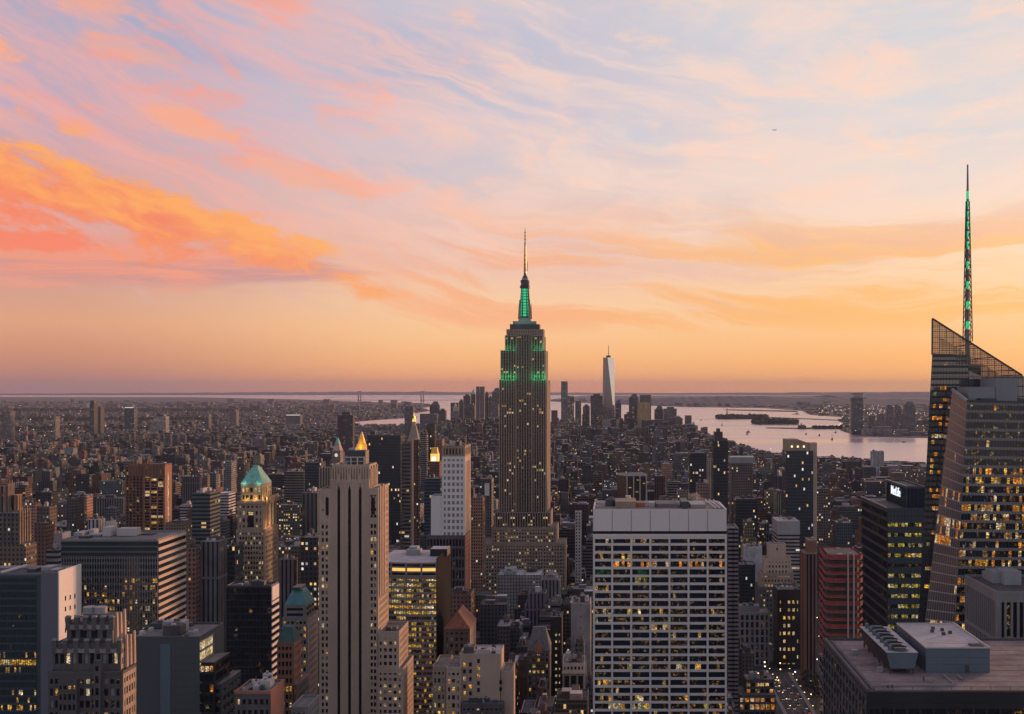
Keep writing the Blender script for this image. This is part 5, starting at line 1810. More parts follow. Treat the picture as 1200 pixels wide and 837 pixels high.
# black block with white columns, turned away from the street grid
b = Bld('column_tower', 'black office tower with four white columns rising behind the white slab', 'office tower', 740, 1500)
Y = 1500
pts = [(wx(723, Y + 22), Y + 22), (wx(734.5, Y), Y), (wx(758, Y), Y), (wx(752, Y + 28), Y + 40)]
zt = wz(558, Y)
b.p('wall').poly_prism(pts, ZG, zt, 'black_metal', topmat='roof_grey')
b.p('top_band').poly_prism(inset(pts, -.02), zt + .01, zt + 2.6, 'pale_concrete', topmat='roof_grey')
for q in (734.8, 742.5, 750, 757.4):
    b.one('column').box(wx(q, Y) - .7, wx(q, Y) + .7, Y - 1.4, Y - .02, ZG, zt, 'pale_concrete')
for q in (738, 746, 753.5):
    b.p('mullion').box(wx(q, Y) - .2, wx(q, Y) + .2, Y - .5, Y - .02, ZG, zt, 'dark_metal')
for (q, py) in ((737, 571), (745, 576), (753, 566), (738, 583), (752, 588), (746, 562)):
    b.one('window').box(wx(q, Y), wx(q + 3, Y), Y - .3, Y - .03, wz(py + 1.2, Y), wz(py, Y), 'win_warm')
b.done()
FOOT.append((wx(722, Y), wx(759, Y), Y - 2, Y + 42, zt))


# ---- mid distance blocks: front edges, side edge, top (photo pixels), distance, look
def blk(name, label, cat, x0, x1, xs, yt, Y, style, col, rcol=(.22, .2, .19), D=None, n=2, tank=False, ext=None, group=None):
    b = Bld(name, label, cat, (x0 + x1) / 2, Y, group)
    t = b.plain(x0, x1, xs, yt, Y, D=D, style=style, col=col, rcol=rcol)
    b.clutter(t, n, tank)
    if ext:
        ext(b, t)
    b.done()
    return t


TAN, BRK, DRK, GRY, WHT, BLU, SAL, OLV = (.36, .26, .19), (.20, .10, .07), (.045, .045, .05), (.26, .25, .245), (.55, .51, .49), (.05, .07, .085), (.44, .24, .16), (.16, .14, .11)


def gothic(b, t):
    X0, X1, Y0, Y1, Z0, Z1 = t
    for i in range(7):
        x = X0 + (X1 - X0) * i / 6
        b.p('crown').frustum(x - .7, x + .7, Y0 - .8, Y0 - .01, Z1 - 22, Z1 + (4 if i % 2 else 2), .35, 'dark_stone')
    for i in range(5):
        y = Y0 + 1 + (Y1 - Y0 - 2) * i / 4
        b.p('crown').frustum(X1 + .01, X1 + .9, y - .8, y + .8, Z1 - 26, Z1 + (4 if i % 2 else 2), .5, 'tan_stone')


b = Bld('art_deco_tower', 'dark stone tower with buttressed crown and orange lit side at the left edge', 'skyscraper', 10, 850)
t = b.plain(-30, 22, 35, 601, 850, style='facade_punched', col=(.17, .13, .11))
gothic(b, t)
t = b.plain(-30, 8, 14, 570, 862, D=10, style='facade_stripe', col=SAL, foot=False)
gothic(b, (t[0], t[1], t[2], t[3], 0, t[5]))
t = b.plain(14.5, 20, 26, 580, 866, D=8, style='facade_stripe', col=SAL, foot=False)
t = b.plain(-30, 30, 43, 638, 842, style='facade_punched', col=(.20, .14, .11))
b.done()
blk('apartment_block', 'tan block with a sunlit orange side right of the buttressed tower', 'apartment block', 24, 41, 48, 590, 1250, 'facade_dense', SAL, tank=True)
blk('apartment_block', 'dark brown block with small orange side wall above the grey white cube', 'apartment block', 43, 58, 66.5, 594, 1120, 'facade_punched', (.14, .10, .09))
blk('apartment_block', 'dark brick block with pink side wall left of the grey white cube', 'apartment block', 40, 54, 64, 613, 1000, 'facade_punched', BRK)
blk('roof_cube_block', 'small grey white cube above the wide office block roof at far left', 'office block', 63, 73, 83, 625, 900, 'facade_plain', (.42, .40, .41), n=1)
blk('office_block', 'low glass block under the small grey white cube', 'office block', 54, 68, 74, 645, 800, 'facade_ribbon', GRY)
blk('apartment_block', 'broad dark block with flat oval roof above the brown blocks on the left', 'apartment block', 42, 60, 68, 577, 1500, 'facade_punched', DRK, (.3, .27, .26))
blk('apartment_block', 'dark slab with a narrow orange lit end, third slab left of the brown tower', 'apartment block', 78, 89, 98, 584, 1350, 'facade_punched', (.10, .085, .08), tank=True)
blk('apartment_block', 'slim brick slab with pink end, second slab left of the brown tower', 'apartment block', 99, 102, 109, 583, 1420, 'facade_punched', SAL)
blk('apartment_block', 'wide grey brown slab with dark bays just left of the brown tower', 'apartment block', 112, 144, None, 584, 1600, 'facade_stripe', (.20, .16, .15), D=20)
blk('apartment_block', 'tall dark slab with grey edge above the slabs left of the brown tower', 'apartment block', 89, 105, 108, 556, 2000, 'facade_punched', DRK, n=1)
blk('apartment_block', 'wide teal grey slab with dense windows behind the brown tower on its left', 'apartment block', 116, 143, None, 564, 1900, 'facade_dense', (.12, .135, .145), D=24, n=3)
blk('white_roof_block', 'white block with pale frames behind the wide office roof', 'office block', 103, 117, 124, 609, 1000, 'facade_stripe', WHT, (.5, .48, .47), n=3)
blk('apartment_block', 'small white wedge topped block left of the brown tower foot', 'apartment block', 124, 130, 136, 611, 980, 'facade_plain', WHT, n=1)

b = Bld('brown_tower', 'reddish brown office tower with thick piers, dark glass and a solid ribbed crown', 'office tower', 172, 1396)
Y = 1396
t = b.tier(147, 168, None, 546, Y + 8, D=34, mat='brown_brick', f=dict(bay=4.2, fh=3.7, wp=1.6, hs=1.1), pal=DK, par=0)
t = b.tier(168.1, 193, 201, 546, Y, mat='red_brick', f=dict(bay=8.3, fh=3.7, wp=1.8, hs=1.0), g=dict(bay=60, fh=200, wp=8, hs=9), pal=(('win_gold', .12), ('win_white', .08), ('win_dim', .15)), par=0)
for (q0, q1, yo) in ((147, 168, 8), (168.1, 193, 0)):
    for i in range(6):
        qa = q0 + (q1 - q0) * i / 6
        b.one('crown_panel').box(wx(qa + .25, Y), wx(qa + (q1 - q0) / 6 - .25, Y), Y + yo - 1.2, Y + yo - .46, wz(559, Y), wz(544 - (i % 2) * .6, Y), 'brown_brick')
b.p('crown').box(wx(168.1, Y), wx(193, Y) + .6, Y - .44, t[3], wz(546, Y) + .03, wz(544, Y), 'brown_brick', topmat='roof_dark')
b.done()

blk('office_tower', 'dark glass tower with white banded side left of the pyramid roofed tower', 'office tower', 225, 246, 258, 578, 1100, 'facade_ribbon', (.10, .13, .14), n=3)
blk('office_block', 'white stepped building between the dark glass tower and the pyramid roofed tower', 'office block', 257, 268, 276, 578, 1500, 'facade_ribbon', (.62, .6, .6), (.6, .58, .58), n=0)
blk('office_block', 'low white banded block left of the dark glass tower', 'office block', 211, 224, None, 592, 1500, 'facade_ribbon', WHT, D=22)
blk('apartment_block', 'dark slab striped with grey, first of three slabs above the dark glass tower', 'apartment block', 213, 234, 237, 559, 1700, 'facade_stripe', (.13, .115, .11))
blk('apartment_block', 'grey slab with pale side, second of three slabs above the dark glass tower', 'apartment block', 238, 243, 246, 557, 1720, 'facade_punched', TAN, n=1)
blk('apartment_block', 'dark slab with tan side, third of three slabs above the dark glass tower', 'apartment block', 246.5, 253, 256, 555, 1760, 'facade_punched', (.12, .11, .11), n=1)
blk('apartment_block', 'grey slab with an orange lit end left of the green pyramid roof', 'apartment block', 262, 271, 277, 541, 1900, 'facade_dense', GRY, n=1)
blk('apartment_block', 'dark slab with a salmon lit end just behind the green pyramid roof', 'apartment block', 278, 286, 293, 543, 1850, 'facade_punched', (.12, .10, .10), n=2)
blk('office_block', 'grey brown block with pale pink side below the dark glass tower', 'office block', 235, 256, 267, 635, 850, 'facade_stripe', (.17, .165, .17), n=3)
blk('brick_block', 'red brick block with a salmon side left of the pyramid roofed tower', 'apartment block', 215, 229, 236, 643, 840, 'facade_punched', (.26, .13, .10), n=3, tank=True)
blk('office_block', 'blue grey block between the grey brown block and the pyramid roofed tower', 'office block', 267.5, 275, None, 640, 870, 'facade_glass', BLU, D=20)
blk('office_block', 'low block with a green glowing top floor right of the pyramid roofed tower', 'office block', 324, 352, None, 592, 1500, 'facade_lit', OLV, D=24)
blk('office_block', 'brown block with a row of orange lit windows right of the pyramid roofed tower', 'office block', 326, 354, None, 641, 1080, 'facade_lit', (.16, .11, .08), D=26, n=3)
blk('loft_block', 'grey ribbed loft block right of the pyramid roofed tower foot', 'loft block', 327, 345, 349, 656, 960, 'facade_stripe', GRY, tank=True)
blk('office_tower', 'dark tower with grey vertical lines left of the striped art deco tower', 'office tower', 354, 372, None, 578, 950, 'facade_stripe', (.10, .115, .13), D=26, n=3)
blk('office_block', 'black block with scattered lit windows left of the striped art deco tower', 'office block', 352, 373, None, 630, 820, 'facade_lit', DRK, D=24)
blk('office_tower', 'dark wedge topped glass tower behind the green lit block', 'office tower', 357, 376, None, 542, 1500, 'facade_glass', BLU, D=26)
blk('office_block', 'broad brown block with dark windows left of the wedge topped glass tower', 'office block', 333, 356, None, 553, 1700, 'facade_ribbon', (.18, .15, .13), D=30, n=3)
blk('office_block', 'pale colonnaded block showing left of the striped art deco tower crown', 'office block', 373, 398, None, 548, 1480, 'facade_stripe', TAN, D=26)


def lantern(b, t):
    X0, X1, Y0, Y1, Z0, Z1 = t
    b.p('lantern').frustum(X0 + 1, X1 - 1, Y0 + 1, Y1 - 1, Z1, Z1 + 12, .55, 'limestone')
    b.p('lantern').frustum(X0 + 4, X1 - 4, Y0 + 4, Y1 - 4, Z1 + 12, Z1 + 24, .15, 'copper_green')
    mx = (X0 + X1) / 2
    ck = b.one('clock_face')
    n = 14
    ck.quad([(mx + 3.0 * math.cos(6.2832 * i / n), Y0 - .3, Z1 - 9 + 3.4 * math.sin(6.2832 * i / n)) for i in range(n)], 'lit_panel')


blk('clock_tower', 'tan clock tower with a domed lantern left of the gold pyramid', 'clock tower', 389, 399, 402.5, 528, 2200, 'facade_punched', TAN, n=0, ext=lantern)


b = Bld('gilded_tower', 'stone tower with a glowing gilded pyramid roof behind the striped art deco tower', 'skyscraper', 423, 1750)
Y = 1750
t = b.plain(408, 434, 439, 541, Y, style='facade_punched', col=TAN)
cx, cy = wx(423, Y + 12), Y + 18
k = Y / F
g_ = b.p('gilded_roof')
for (w0, w1, p0, p1) in ((13, 8.5, 541, 528), (8.5, 4.2, 528, 519), (4.2, 3.0, 519, 515), (3.0, .5, 515, 506)):
    g_.cyl(cx, cy, wz(p0, Y + 14), wz(p1, Y + 14), w0 * k * 1.1, w1 * k * 1.1, 'gilding', 8)
g_.cyl(cx, cy, wz(515.6, Y + 14), wz(514.6, Y + 14), 3.6 * k, 3.6 * k, 'gilding', 8)
for i in range(4):
    b.one('turret').frustum(wx(411 + i * 8, Y) - 2, wx(411 + i * 8, Y) + 2, Y - .5, Y + 3, t[5], t[5] + 12, .2, 'gilding')
b.done()
for a in range(4):
    lamp(cx + (a - 1.5) * 9, cy - 22, wz(543, Y), 42000, (1, .55, .08), 2)
lamp(cx + 16, cy - 8, wz(533, Y), 30000, (1, .55, .08), 2)
lamp(cx, cy - 14, wz(522, Y), 14000, (1, .55, .08), 2)

blk('office_tower', 'black glass slab with rows of amber lights right of the striped art deco tower', 'office tower', 430, 469.5, None, 510, 1500, 'facade_glass', (.03, .035, .04), D=34, n=2)
b = Bld('apartment_tower', 'slender dark tower with ledge balconies and an orange lit fin', 'apartment tower', 476, 1150)
t = b.plain(470.5, 481, 483.5, 518, 1150, style='facade_ribbon', col=(.16, .13, .12))
for k in range(42):
    b.p('balcony').box(t[0] - .9, t[0] + 3, t[2] - 1.1, t[2] - .02, t[5] - 4 - k * 3.4, t[5] - 3.1 - k * 3.4, 'dark_stone')
b.one('fin').box(t[1] + .01, t[1] + 1.4, t[2] + 1, t[3], ZG, t[5] + 3, 'tan_stone')
b.done()
blk('apartment_tower', 'slender brown black tower with a bright notched right edge', 'apartment tower', 484, 490, 492.3, 516, 1210, 'facade_punched', (.12, .07, .06), n=1)

b = Bld('campanile_tower', 'pale stone campanile with a small gilded cupola behind the slender towers', 'skyscraper', 484, 1900)
Y = 1900
t = b.plain(477, 488, 491, 519, Y, style='facade_punched', col=(.42, .38, .36))
k = Y / F
cx, cy = wx(484, Y), Y + 10
b.p('pyramid_roof').frustum(cx - 6.6 * k, cx + 6.6 * k, cy - 9, cy + 9, t[5], wz(499, Y), .38, 'aged_limestone')
b.p('belfry').cyl(cx, cy, wz(499, Y), wz(494.5, Y), 2.3 * k, 2.1 * k, 'limestone', 8)
cp = b.p('cupola')
cp.cyl(cx, cy, wz(494.5, Y), wz(490.5, Y), 2.5 * k, 1.6 * k, 'gold_light', 10)
cp.cyl(cx, cy, wz(490.5, Y), wz(488, Y), 1.3 * k, 1.0 * k, 'gilding', 10)
cp.cyl(cx, cy, wz(488, Y), wz(483, Y), .9 * k, .1, 'gold_light', 8)
b.done()

b = Bld('lantern_tower', 'brick tower topped by a glowing yellow lantern left of the white gridded tower', 'office tower', 508, 1500)
Y = 1500
t = b.plain(501, 515, None, 541, Y, D=24, style='facade_punched', col=BRK)
b.p('lantern').box(wx(504, Y), wx(513, Y), Y + 3, Y + 14, t[5], wz(532, Y), 'gold_light')
b.p('lantern').frustum(wx(504.5, Y), wx(512.5, Y), Y + 3.4, Y + 13, wz(532, Y), wz(525, Y), .75, 'gilding')
b.one('lit_window').box(wx(506, Y), wx(510, Y), Y + 2.4, Y + 2.95, wz(540, Y), wz(536, Y), 'lamp_white')
b.done()
blk('office_tower', 'slim black tower with a striped grey neighbour wall above the yellow lantern', 'office tower', 500, 509.5, None, 497, 2107, 'facade_glass', (.02, .02, .025), D=24, n=0)
blk('office_tower', 'grey banded tower wall left of the slim black tower', 'office tower', 493, 500, None, 508, 2080, 'facade_ribbon', (.2, .2, .21), D=24, n=1)
blk('brick_block', 'red brick tower with a pink side right of the slim black tower', 'apartment block', 511, 518, 521, 515, 2000, 'facade_punched', (.3, .15, .11), n=2)
blk('office_block', 'teal glass block below the yellow lantern', 'office block', 497, 516, None, 561, 1250, 'facade_glass', (.09, .12, .14), D=24)
blk('setback_block', 'orange brick stepped block right of the white gridded tower', 'apartment block', 552, 566, None, 584, 1200, 'facade_dense', (.34, .19, .12), D=22, n=4)


def billboard(b, t):
    b.one('billboard').box(wx(568, t[2]), wx(573.5, t[2]), t[2] - .9, t[2] - .3, wz(581, t[2]), wz(566.5, t[2]), 'white_panel')


blk('office_block', 'dark block with a blank white panel on its face left of the spire skyscraper', 'office block', 562, 576, None, 561, 1420, 'facade_punched', (.14, .13, .13), D=24, ext=billboard)
blk('office_block', 'low pale flat roofed block at the foot of the spire skyscraper', 'office block', 583, 634, None, 674, 1180, 'facade_punched', (.3, .28, .27), (.42, .4, .39), D=40, n=5)


def dome(b, t):
    b.p('curved_roof').frustum(t[0] + 2, t[1] - 2, t[2] + 1, t[3] - 1, t[5], t[5] + 4, .7, 'roof_grey')
    b.p('curved_roof').frustum(t[0] + 6, t[1] - 6, t[2] + 3, t[3] - 3, t[5] + 4, t[5] + 6, .6, 'roof_grey')


blk('domed_roof_block', 'grey block with a low vaulted roof at the foot of the spire skyscraper', 'office block', 634, 656, None, 680, 1080, 'facade_stripe', (.24, .23, .23), D=30, n=0, ext=dome)
blk('loft_block', 'pale tan block with square windows on the left of the white slab top', 'loft block', 674, 681, None, 600, 1250, 'facade_punched', (.5, .44, .40), D=14, n=0)
blk('office_block', 'pale grey block stepping down beside the lower left of the white slab', 'office block', 669, 692, None, 707, 880, 'facade_plain', (.38, .36, .35), D=26, n=4)

blk('brick_block', 'dark red brown tower right of the black tower with white columns', 'apartment block', 767, 779, 781, 558, 1700, 'facade_stripe', (.10, .055, .055), D=24, n=1)
blk('apartment_block', 'grey striped tower right of the dark red brown tower', 'apartment block', 782, 795, None, 565, 1720, 'facade_ribbon', (.25, .23, .22), D=22)
blk('setback_block', 'tan pointed block far above the white slab roof', 'apartment block', 776, 788, None, 544, 2300, 'facade_dense', SAL, D=26, n=3)
blk('office_block', 'low block with lit top floor right of the grey striped tower', 'office block', 794, 808, None, 575, 1600, 'facade_lit', TAN, D=22, n=1)
blk('office_tower', 'dark tower with a pale central rib above the right end of the white slab', 'office tower', 808, 828, None, 531, 1600, 'facade_glass', (.04, .045, .05), D=30, n=2)
blk('apartment_block', 'tan slab between two dark towers above the white slab', 'apartment block', 828, 834, None, 538, 1800, 'facade_punched', (.45, .34, .26), D=18, n=0)
blk('apartment_block', 'brick block half hidden behind the right end of the white slab roof', 'apartment block', 817, 831, None, 567, 1250, 'facade_punched', (.28, .17, .14), D=20, n=3)


def crown_dark(b, t):
    X0, X1, Y0, Y1, Z0, Z1 = t
    b.one('crown').box(X0 + 2, X1 - 6, Y0 + 3, Y1 - 3, Z1, Z1 + 11, 'dark_metal')
    b.one('crown').box(X0 + 5, X1 - 9, Y0 + 5, Y1 - 5, Z1 + 11, Z1 + 15, 'dark_metal')


blk('office_tower', 'tall slim black tower with stepped dark crown standing before the pink water', 'office tower', 836, 853, 834, 517, 1400, 'facade_glass', (.035, .04, .045), n=0, ext=crown_dark)


def slabcap(b, t):
    b.one('roof_slab').box(t[0] - 1, t[1] + 3, t[2] - 1.5, t[3], t[5] + .02, t[5] + 8, 'grey_metal')


blk('office_tower', 'brown tower under a blank pale grey top storey right of the slim black tower', 'office tower', 857, 882, None, 543, 1500, 'facade_punched', (.17, .13, .12), D=30, n=0, ext=slabcap)
blk('office_block', 'blue black glass block right of the white slab top', 'office block', 862, 888, None, 585, 1450, 'facade_glass', (.045, .055, .075), D=26, n=4)
blk('office_block', 'dark blue block below the blue black glass block', 'office block', 866, 885, None, 662, 1250, 'facade_glass', (.03, .04, .05), D=26, n=2)
blk('office_block', 'low white flat roofed block left of the tan stepped tower', 'office block', 873, 893, 870, 641, 1320, 'facade_plain', (.62, .6, .6), (.3, .3, .3), n=3)


def slanted(b, t):
    X0, X1, Y0, Y1, Z0, Z1 = t
    a = [(X0 + .5, Y0 + 2, Z1), (X0 + (X1 - X0) * .86, Y0 + 2, Z1), (X0 + (X1 - X0) * .86, Y0 + 2, Z1 + 8.5), (X0 + (X1 - X0) * .45, Y0 + 2, Z1 + 13), (X0 + .5, Y0 + 2, Z1 + 13)]
    solid(b.one('crown'), a, Y1 - 2, 'tan_stone')
    for q in (.2, .42, .64):
        b.one('crown_light').box(X0 + (X1 - X0) * q, X0 + (X1 - X0) * q + 1.6, Y0 + 1.6, Y0 + 1.98, Z1 + 4, Z1 + 5.6, 'lamp_warm')
    b.one('stair_tower').box(X1 - 3.5, X1 + 5, Y0 + 4, Y0 + 18, ZG, Z1 + 9, 'limestone')


blk('office_tower', 'dark glass tower with a slanted tan crown before the pink water', 'office tower', 921, 953, None, 528.5, 1300, 'facade_glass', (.035, .045, .05), D=30, n=0, ext=slanted)


def blankband(b, t):
    b.one('blank_top').box(t[0] - .3, t[1] + .3, t[2] - .5, t[3], t[5] - 13, t[5] + 1, 'grey_metal')


blk('office_block', 'grey block with blank top band and pale bands above the tan stepped tower', 'office block', 911, 937, 905, 612, 1215, 'facade_ribbon', (.36, .34, .33), n=2, ext=blankband)
blk('apartment_block', 'brown block with rows of orange lit windows right of the slanted crown tower', 'apartment block', 954, 974, None, 573, 1500, 'facade_lit', (.17, .12, .10), D=26, n=3)
blk('apartment_block', 'whitish striped slab low beneath the lone glass tower of the far shore', 'apartment block', 1022, 1036, None, 529, 2900, 'facade_stripe', (.55, .53, .52), D=20, n=2)
blk('apartment_block', 'wide low brick block with dotted lights beneath the pink water at right', 'apartment block', 1048, 1085, None, 551, 2300, 'facade_lit', (.17, .12, .11), D=30, n=4)


# ------------------------------------------------------------------ the towers far downtown, 6 to 7 km away
def far(name, label, cat, x0, x1, yt, Y, style='facade_punched', col=GRY, D=45, ext=None, group=None):
    b = Bld(name, label, cat, (x0 + x1) / 2, Y, group)
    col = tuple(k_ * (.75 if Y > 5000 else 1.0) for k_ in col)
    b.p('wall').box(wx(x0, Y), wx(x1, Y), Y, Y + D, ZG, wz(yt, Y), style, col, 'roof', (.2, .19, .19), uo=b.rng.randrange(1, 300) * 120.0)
    FOOT.append((wx(x0, Y), wx(x1, Y), Y, Y + D, wz(yt, Y)))
    if ext:
        ext(b, (wx(x0, Y), wx(x1, Y), Y, Y + D, ZG, wz(yt, Y)))
    b.done()


FG = 'towers of the far downtown skyline'
b = Bld('glass_skyscraper', 'tall tapering glass skyscraper with a bright mirrored edge and thin mast on the far skyline', 'skyscraper', 713, 6500)
Y = 6500
cx, hw = wx(713.2, Y), 7.4 * Y / F
zb, zt = ZG, wz(419, Y)
z0 = 60
lo = [(cx - hw, Y), (cx + hw, Y), (cx + hw, Y + 2 * hw), (cx - hw, Y + 2 * hw)]
cyy = Y + hw
b.p('wall').poly_prism(lo, zb, z0, 'grey_glass')
hr = hw * .92
hi = [(cx - hr * .18, cyy - hr), (cx + hr * .95, cyy - hr * .05), (cx + .18 * hr, cyy + hr), (cx - hr * .95, cyy + hr * .05)]
for i in range(4):
    j = (i + 1) % 4
    L0, L1 = lo[i], lo[j]
    H0, H1 = hi[i], hi[j]
    b.p('wall').quad([(*L0, z0), (*L1, z0), (*H0, zt)], 'grey_glass')
    m_ = 'mirror_glass' if i == 0 else 'grey_glass'
    (b.one('mirrored_face') if i == 0 else b.p('wall')).quad([(*L1, z0), (*H1, zt), (*H0, zt)], m_)
b.p('wall').quad([(*p, zt) for p in hi], 'roof_dark')
b.p('mast').cyl(cx, cyy, zt, wz(416.5, Y), 14, 14, 'dark_metal', 12)
b.p('mast').cyl(cx, cyy, wz(416.5, Y), wz(404, Y), 2.6, 1.2, 'steel_tower', 6)
rr = random.Random(9)
for q in range(14):
    z = rr.uniform(z0 + 40, zt - 20)
    fz = (z - z0) / (zt - z0)
    b.p('lit_window').box(cx - hw * (.9 - .1 * fz) + rr.uniform(0, hw * .7), cx - hw * .9 + hw * .75 + 3, Y + fz * hw * .15 - 1.5 + (fz * 6), Y + 4 + fz * 8, z, z + 3, 'lamp_warm')
b.parts.pop('lit_window')
b.done()
FOOT.append((cx - hw, cx + hw, Y, Y + 2 * hw, zt))


wallmat('sun_paint_gold', (.34, .22, .09), rough=.5, var=.35, scale=.05)  # warm sunlight on glass, painted as a gold base colour


def sun_painted_side(b, t):
    b.one('sun_painted_bay').box(t[1] - 5, t[1] + 66, t[2] - 30, t[2] - .5, ZG, t[5] - 28, 'sun_paint_gold')  # sunlit glass side: its gold light is in the colour


def ziggy(b, t):
    X0, X1, Y0, Y1, Z0, Z1 = t
    for i in range(3):
        s_ = (X1 - X0) * (.16 + .1 * i)
        b.p('stepped_top').box(X0 + s_, X1 - s_ * .5, Y0 + 4 + i * 4, Y1 - 4 - i * 4, Z1 + i * 7 + .02, Z1 + (i + 1) * 7, 'slate')


def pyr(b, t):
    X0, X1, Y0, Y1, Z0, Z1 = t
    b.p('pointed_roof').frustum(X0 + 1, X1 - 1, Y0 + 1, Y1 - 1, Z1, Z1 + (X1 - X0) * 1.1, .04, 'copper_green')


def pinnacle(b, t):
    X0, X1, Y0, Y1, Z0, Z1 = t
    w_ = X1 - X0
    b.p('pinnacle').box(X0 + w_ * .2, X1 - w_ * .2, Y0 + 5, Y1 - 5, Z1, Z1 + w_ * .6, 'limestone')
    b.p('pinnacle').frustum(X0 + w_ * .3, X1 - w_ * .3, Y0 + 8, Y1 - 8, Z1 + w_ * .6, Z1 + w_ * 1.3, .1, 'pale_concrete')


def stub(b, t):
    X0, X1, Y0, Y1, Z0, Z1 = t
    b.p('roof_block').box(X0 + (X1 - X0) * .25, X1 - (X1 - X0) * .2, Y0 + 8, Y1 - 8, Z1 + .02, Z1 + 9, 'dark_metal')


far('apartment_tower', 'slim rippled steel tower with glinting right flank left of the tapering skyscraper', 'skyscraper', 657.5, 665, 447, 6300, 'facade_dense', (.30, .30, .32), 40)
far('apartment_tower', 'lower shoulder block attached right of the slim rippled steel tower', 'office tower', 665.3, 672.5, 464, 6280, 'facade_lit', (.2, .18, .16), 40)
far('office_tower', 'thin grey tower just right of the rippled steel tower', 'office tower', 674, 681, 470, 6600, 'facade_punched', (.24, .22, .22))
far('office_tower', 'bulky dark brown tower left of the tapering glass skyscraper', 'office tower', 692, 706, 463.5, 6350, 'facade_dense', (.13, .11, .11), ext=stub)
far('office_tower', 'dark curved topped tower right of the tapering glass skyscraper', 'office tower', 720.8, 728, 473, 6400, 'facade_glass', (.10, .10, .11), ext=ziggy)
far('office_block', 'dark block at the foot of the tapering glass skyscraper', 'office block', 706.5, 720.5, 480, 6200, 'facade_punched', (.14, .12, .12))
far('office_block', 'broad pale grey block in front of the tapering glass skyscraper', 'office block', 706, 726, 492, 5800, 'facade_plain', (.36, .33, .32), 30)
far('office_tower', 'dark tower with stepped crown and a golden sunlit bay', 'office tower', 737, 748, 466, 6500, 'facade_glass', (.12, .12, .13), ext=lambda b, t: (sun_painted_side(b, t), ziggy(b, t)))
far('office_tower', 'grey tower behind the golden sunlit bay', 'office tower', 750, 763, 463, 6620, 'facade_dense', (.22, .18, .14))
far('office_block', 'low dark block left of the golden sunlit bay', 'office block', 734.5, 737, 483, 6480, 'facade_punched', (.1, .1, .1))
far('office_tower', 'rounded dark tower standing alone before the pink water', 'office tower', 767, 777.5, 480, 6500, 'facade_glass', (.12, .12, .125), ext=ziggy)
far('office_tower', 'broad grey tower with flat top before the pink water', 'office tower', 778, 793, 479, 6300, 'facade_punched', (.17, .15, .15), ext=stub)
far('office_block', 'low wide dark block at the feet of the broad grey tower', 'office block', 752, 778, 492, 6100, 'facade_punched', (.10, .09, .09))
far('office_tower', 'small dark tower right of the broad grey tower', 'office tower', 794, 800, 490, 6300, 'facade_punched', (.12, .11, .11))
far('apartment_tower', 'last slim grey tower at the water edge', 'apartment tower', 803, 810.5, 487, 6000, 'facade_dense', (.2, .18, .18))
far('apartment_block', 'small pointed pink brick tower at the water edge', 'apartment block', 810.8, 815, 498, 5900, 'facade_punched', (.3, .18, .15), ext=pyr)
far('office_tower', 'dark slab left of the pointed roof tower at the left of the spire skyscraper', 'office tower', 543, 551, 464, 6600, 'facade_punched', (.15, .13, .13), ext=stub)
far('office_tower', 'dark tower with a green pointed roof left of the twin slim towers', 'skyscraper', 551.5, 557, 462, 6700, 'facade_punched', (.20, .18, .17), ext=pyr)
far('office_tower', 'slim bright edged tower, left one of the twin slim towers', 'skyscraper', 558, 561.5, 453, 6500, 'facade_stripe', (.30, .26, .24))
far('office_tower', 'slim bright edged tower, right one of the twin slim towers', 'skyscraper', 562.5, 567.5, 453, 6480, 'facade_stripe', (.36, .27, .23))
far('office_tower', 'narrow dark tower right of the twin slim towers', 'skyscraper', 568.5, 572, 461, 6600, 'facade_punched', (.13, .12, .12), ext=stub)
far('office_tower', 'grey tower closest to the left wall of the spire skyscraper', 'skyscraper', 576.5, 586, 459, 6600, 'facade_dense', (.19, .17, .17), ext=ziggy)
far('office_block', 'grey mid height block below the tower closest to the spire skyscraper', 'office block', 574, 584, 474, 6100, 'facade_punched', (.2, .18, .18))
far('office_tower', 'stone tower with a stepped pinnacle far left of the twin slim towers', 'skyscraper', 529, 537, 482, 6100, 'facade_punched', (.30, .26, .24), ext=pinnacle)
far('office_tower', 'dark flat tower behind the stepped pinnacle tower', 'office tower', 528, 537, 472, 6700, 'facade_glass', (.08, .08, .09))
far('office_tower', 'dark domed topped tower beside the bay', 'office tower', 503.5, 514, 475, 6300, 'facade_punched', (.13, .11, .12), ext=ziggy)
far('apartment_block', 'broad grey block below the dark domed topped tower', 'apartment block', 492, 512, 485, 5900, 'facade_dense', (.2, .175, .175))
far('office_tower', 'tall narrow grey slab behind the campanile', 'office tower', 474, 484, 476, 5200, 'facade_dense', (.17, .16, .165))
far('apartment_tower', 'dark slab tower standing before the narrow pink inlet', 'apartment tower', 395.5, 413.5, 486.5, 3500, 'facade_punched', (.07, .06, .065), 24, ext=stub)
far('office_block', 'low dark block right of the spire skyscraper beside the far water', 'office block', 646, 653, 481, 6000, 'facade_punched', (.16, .11, .10))

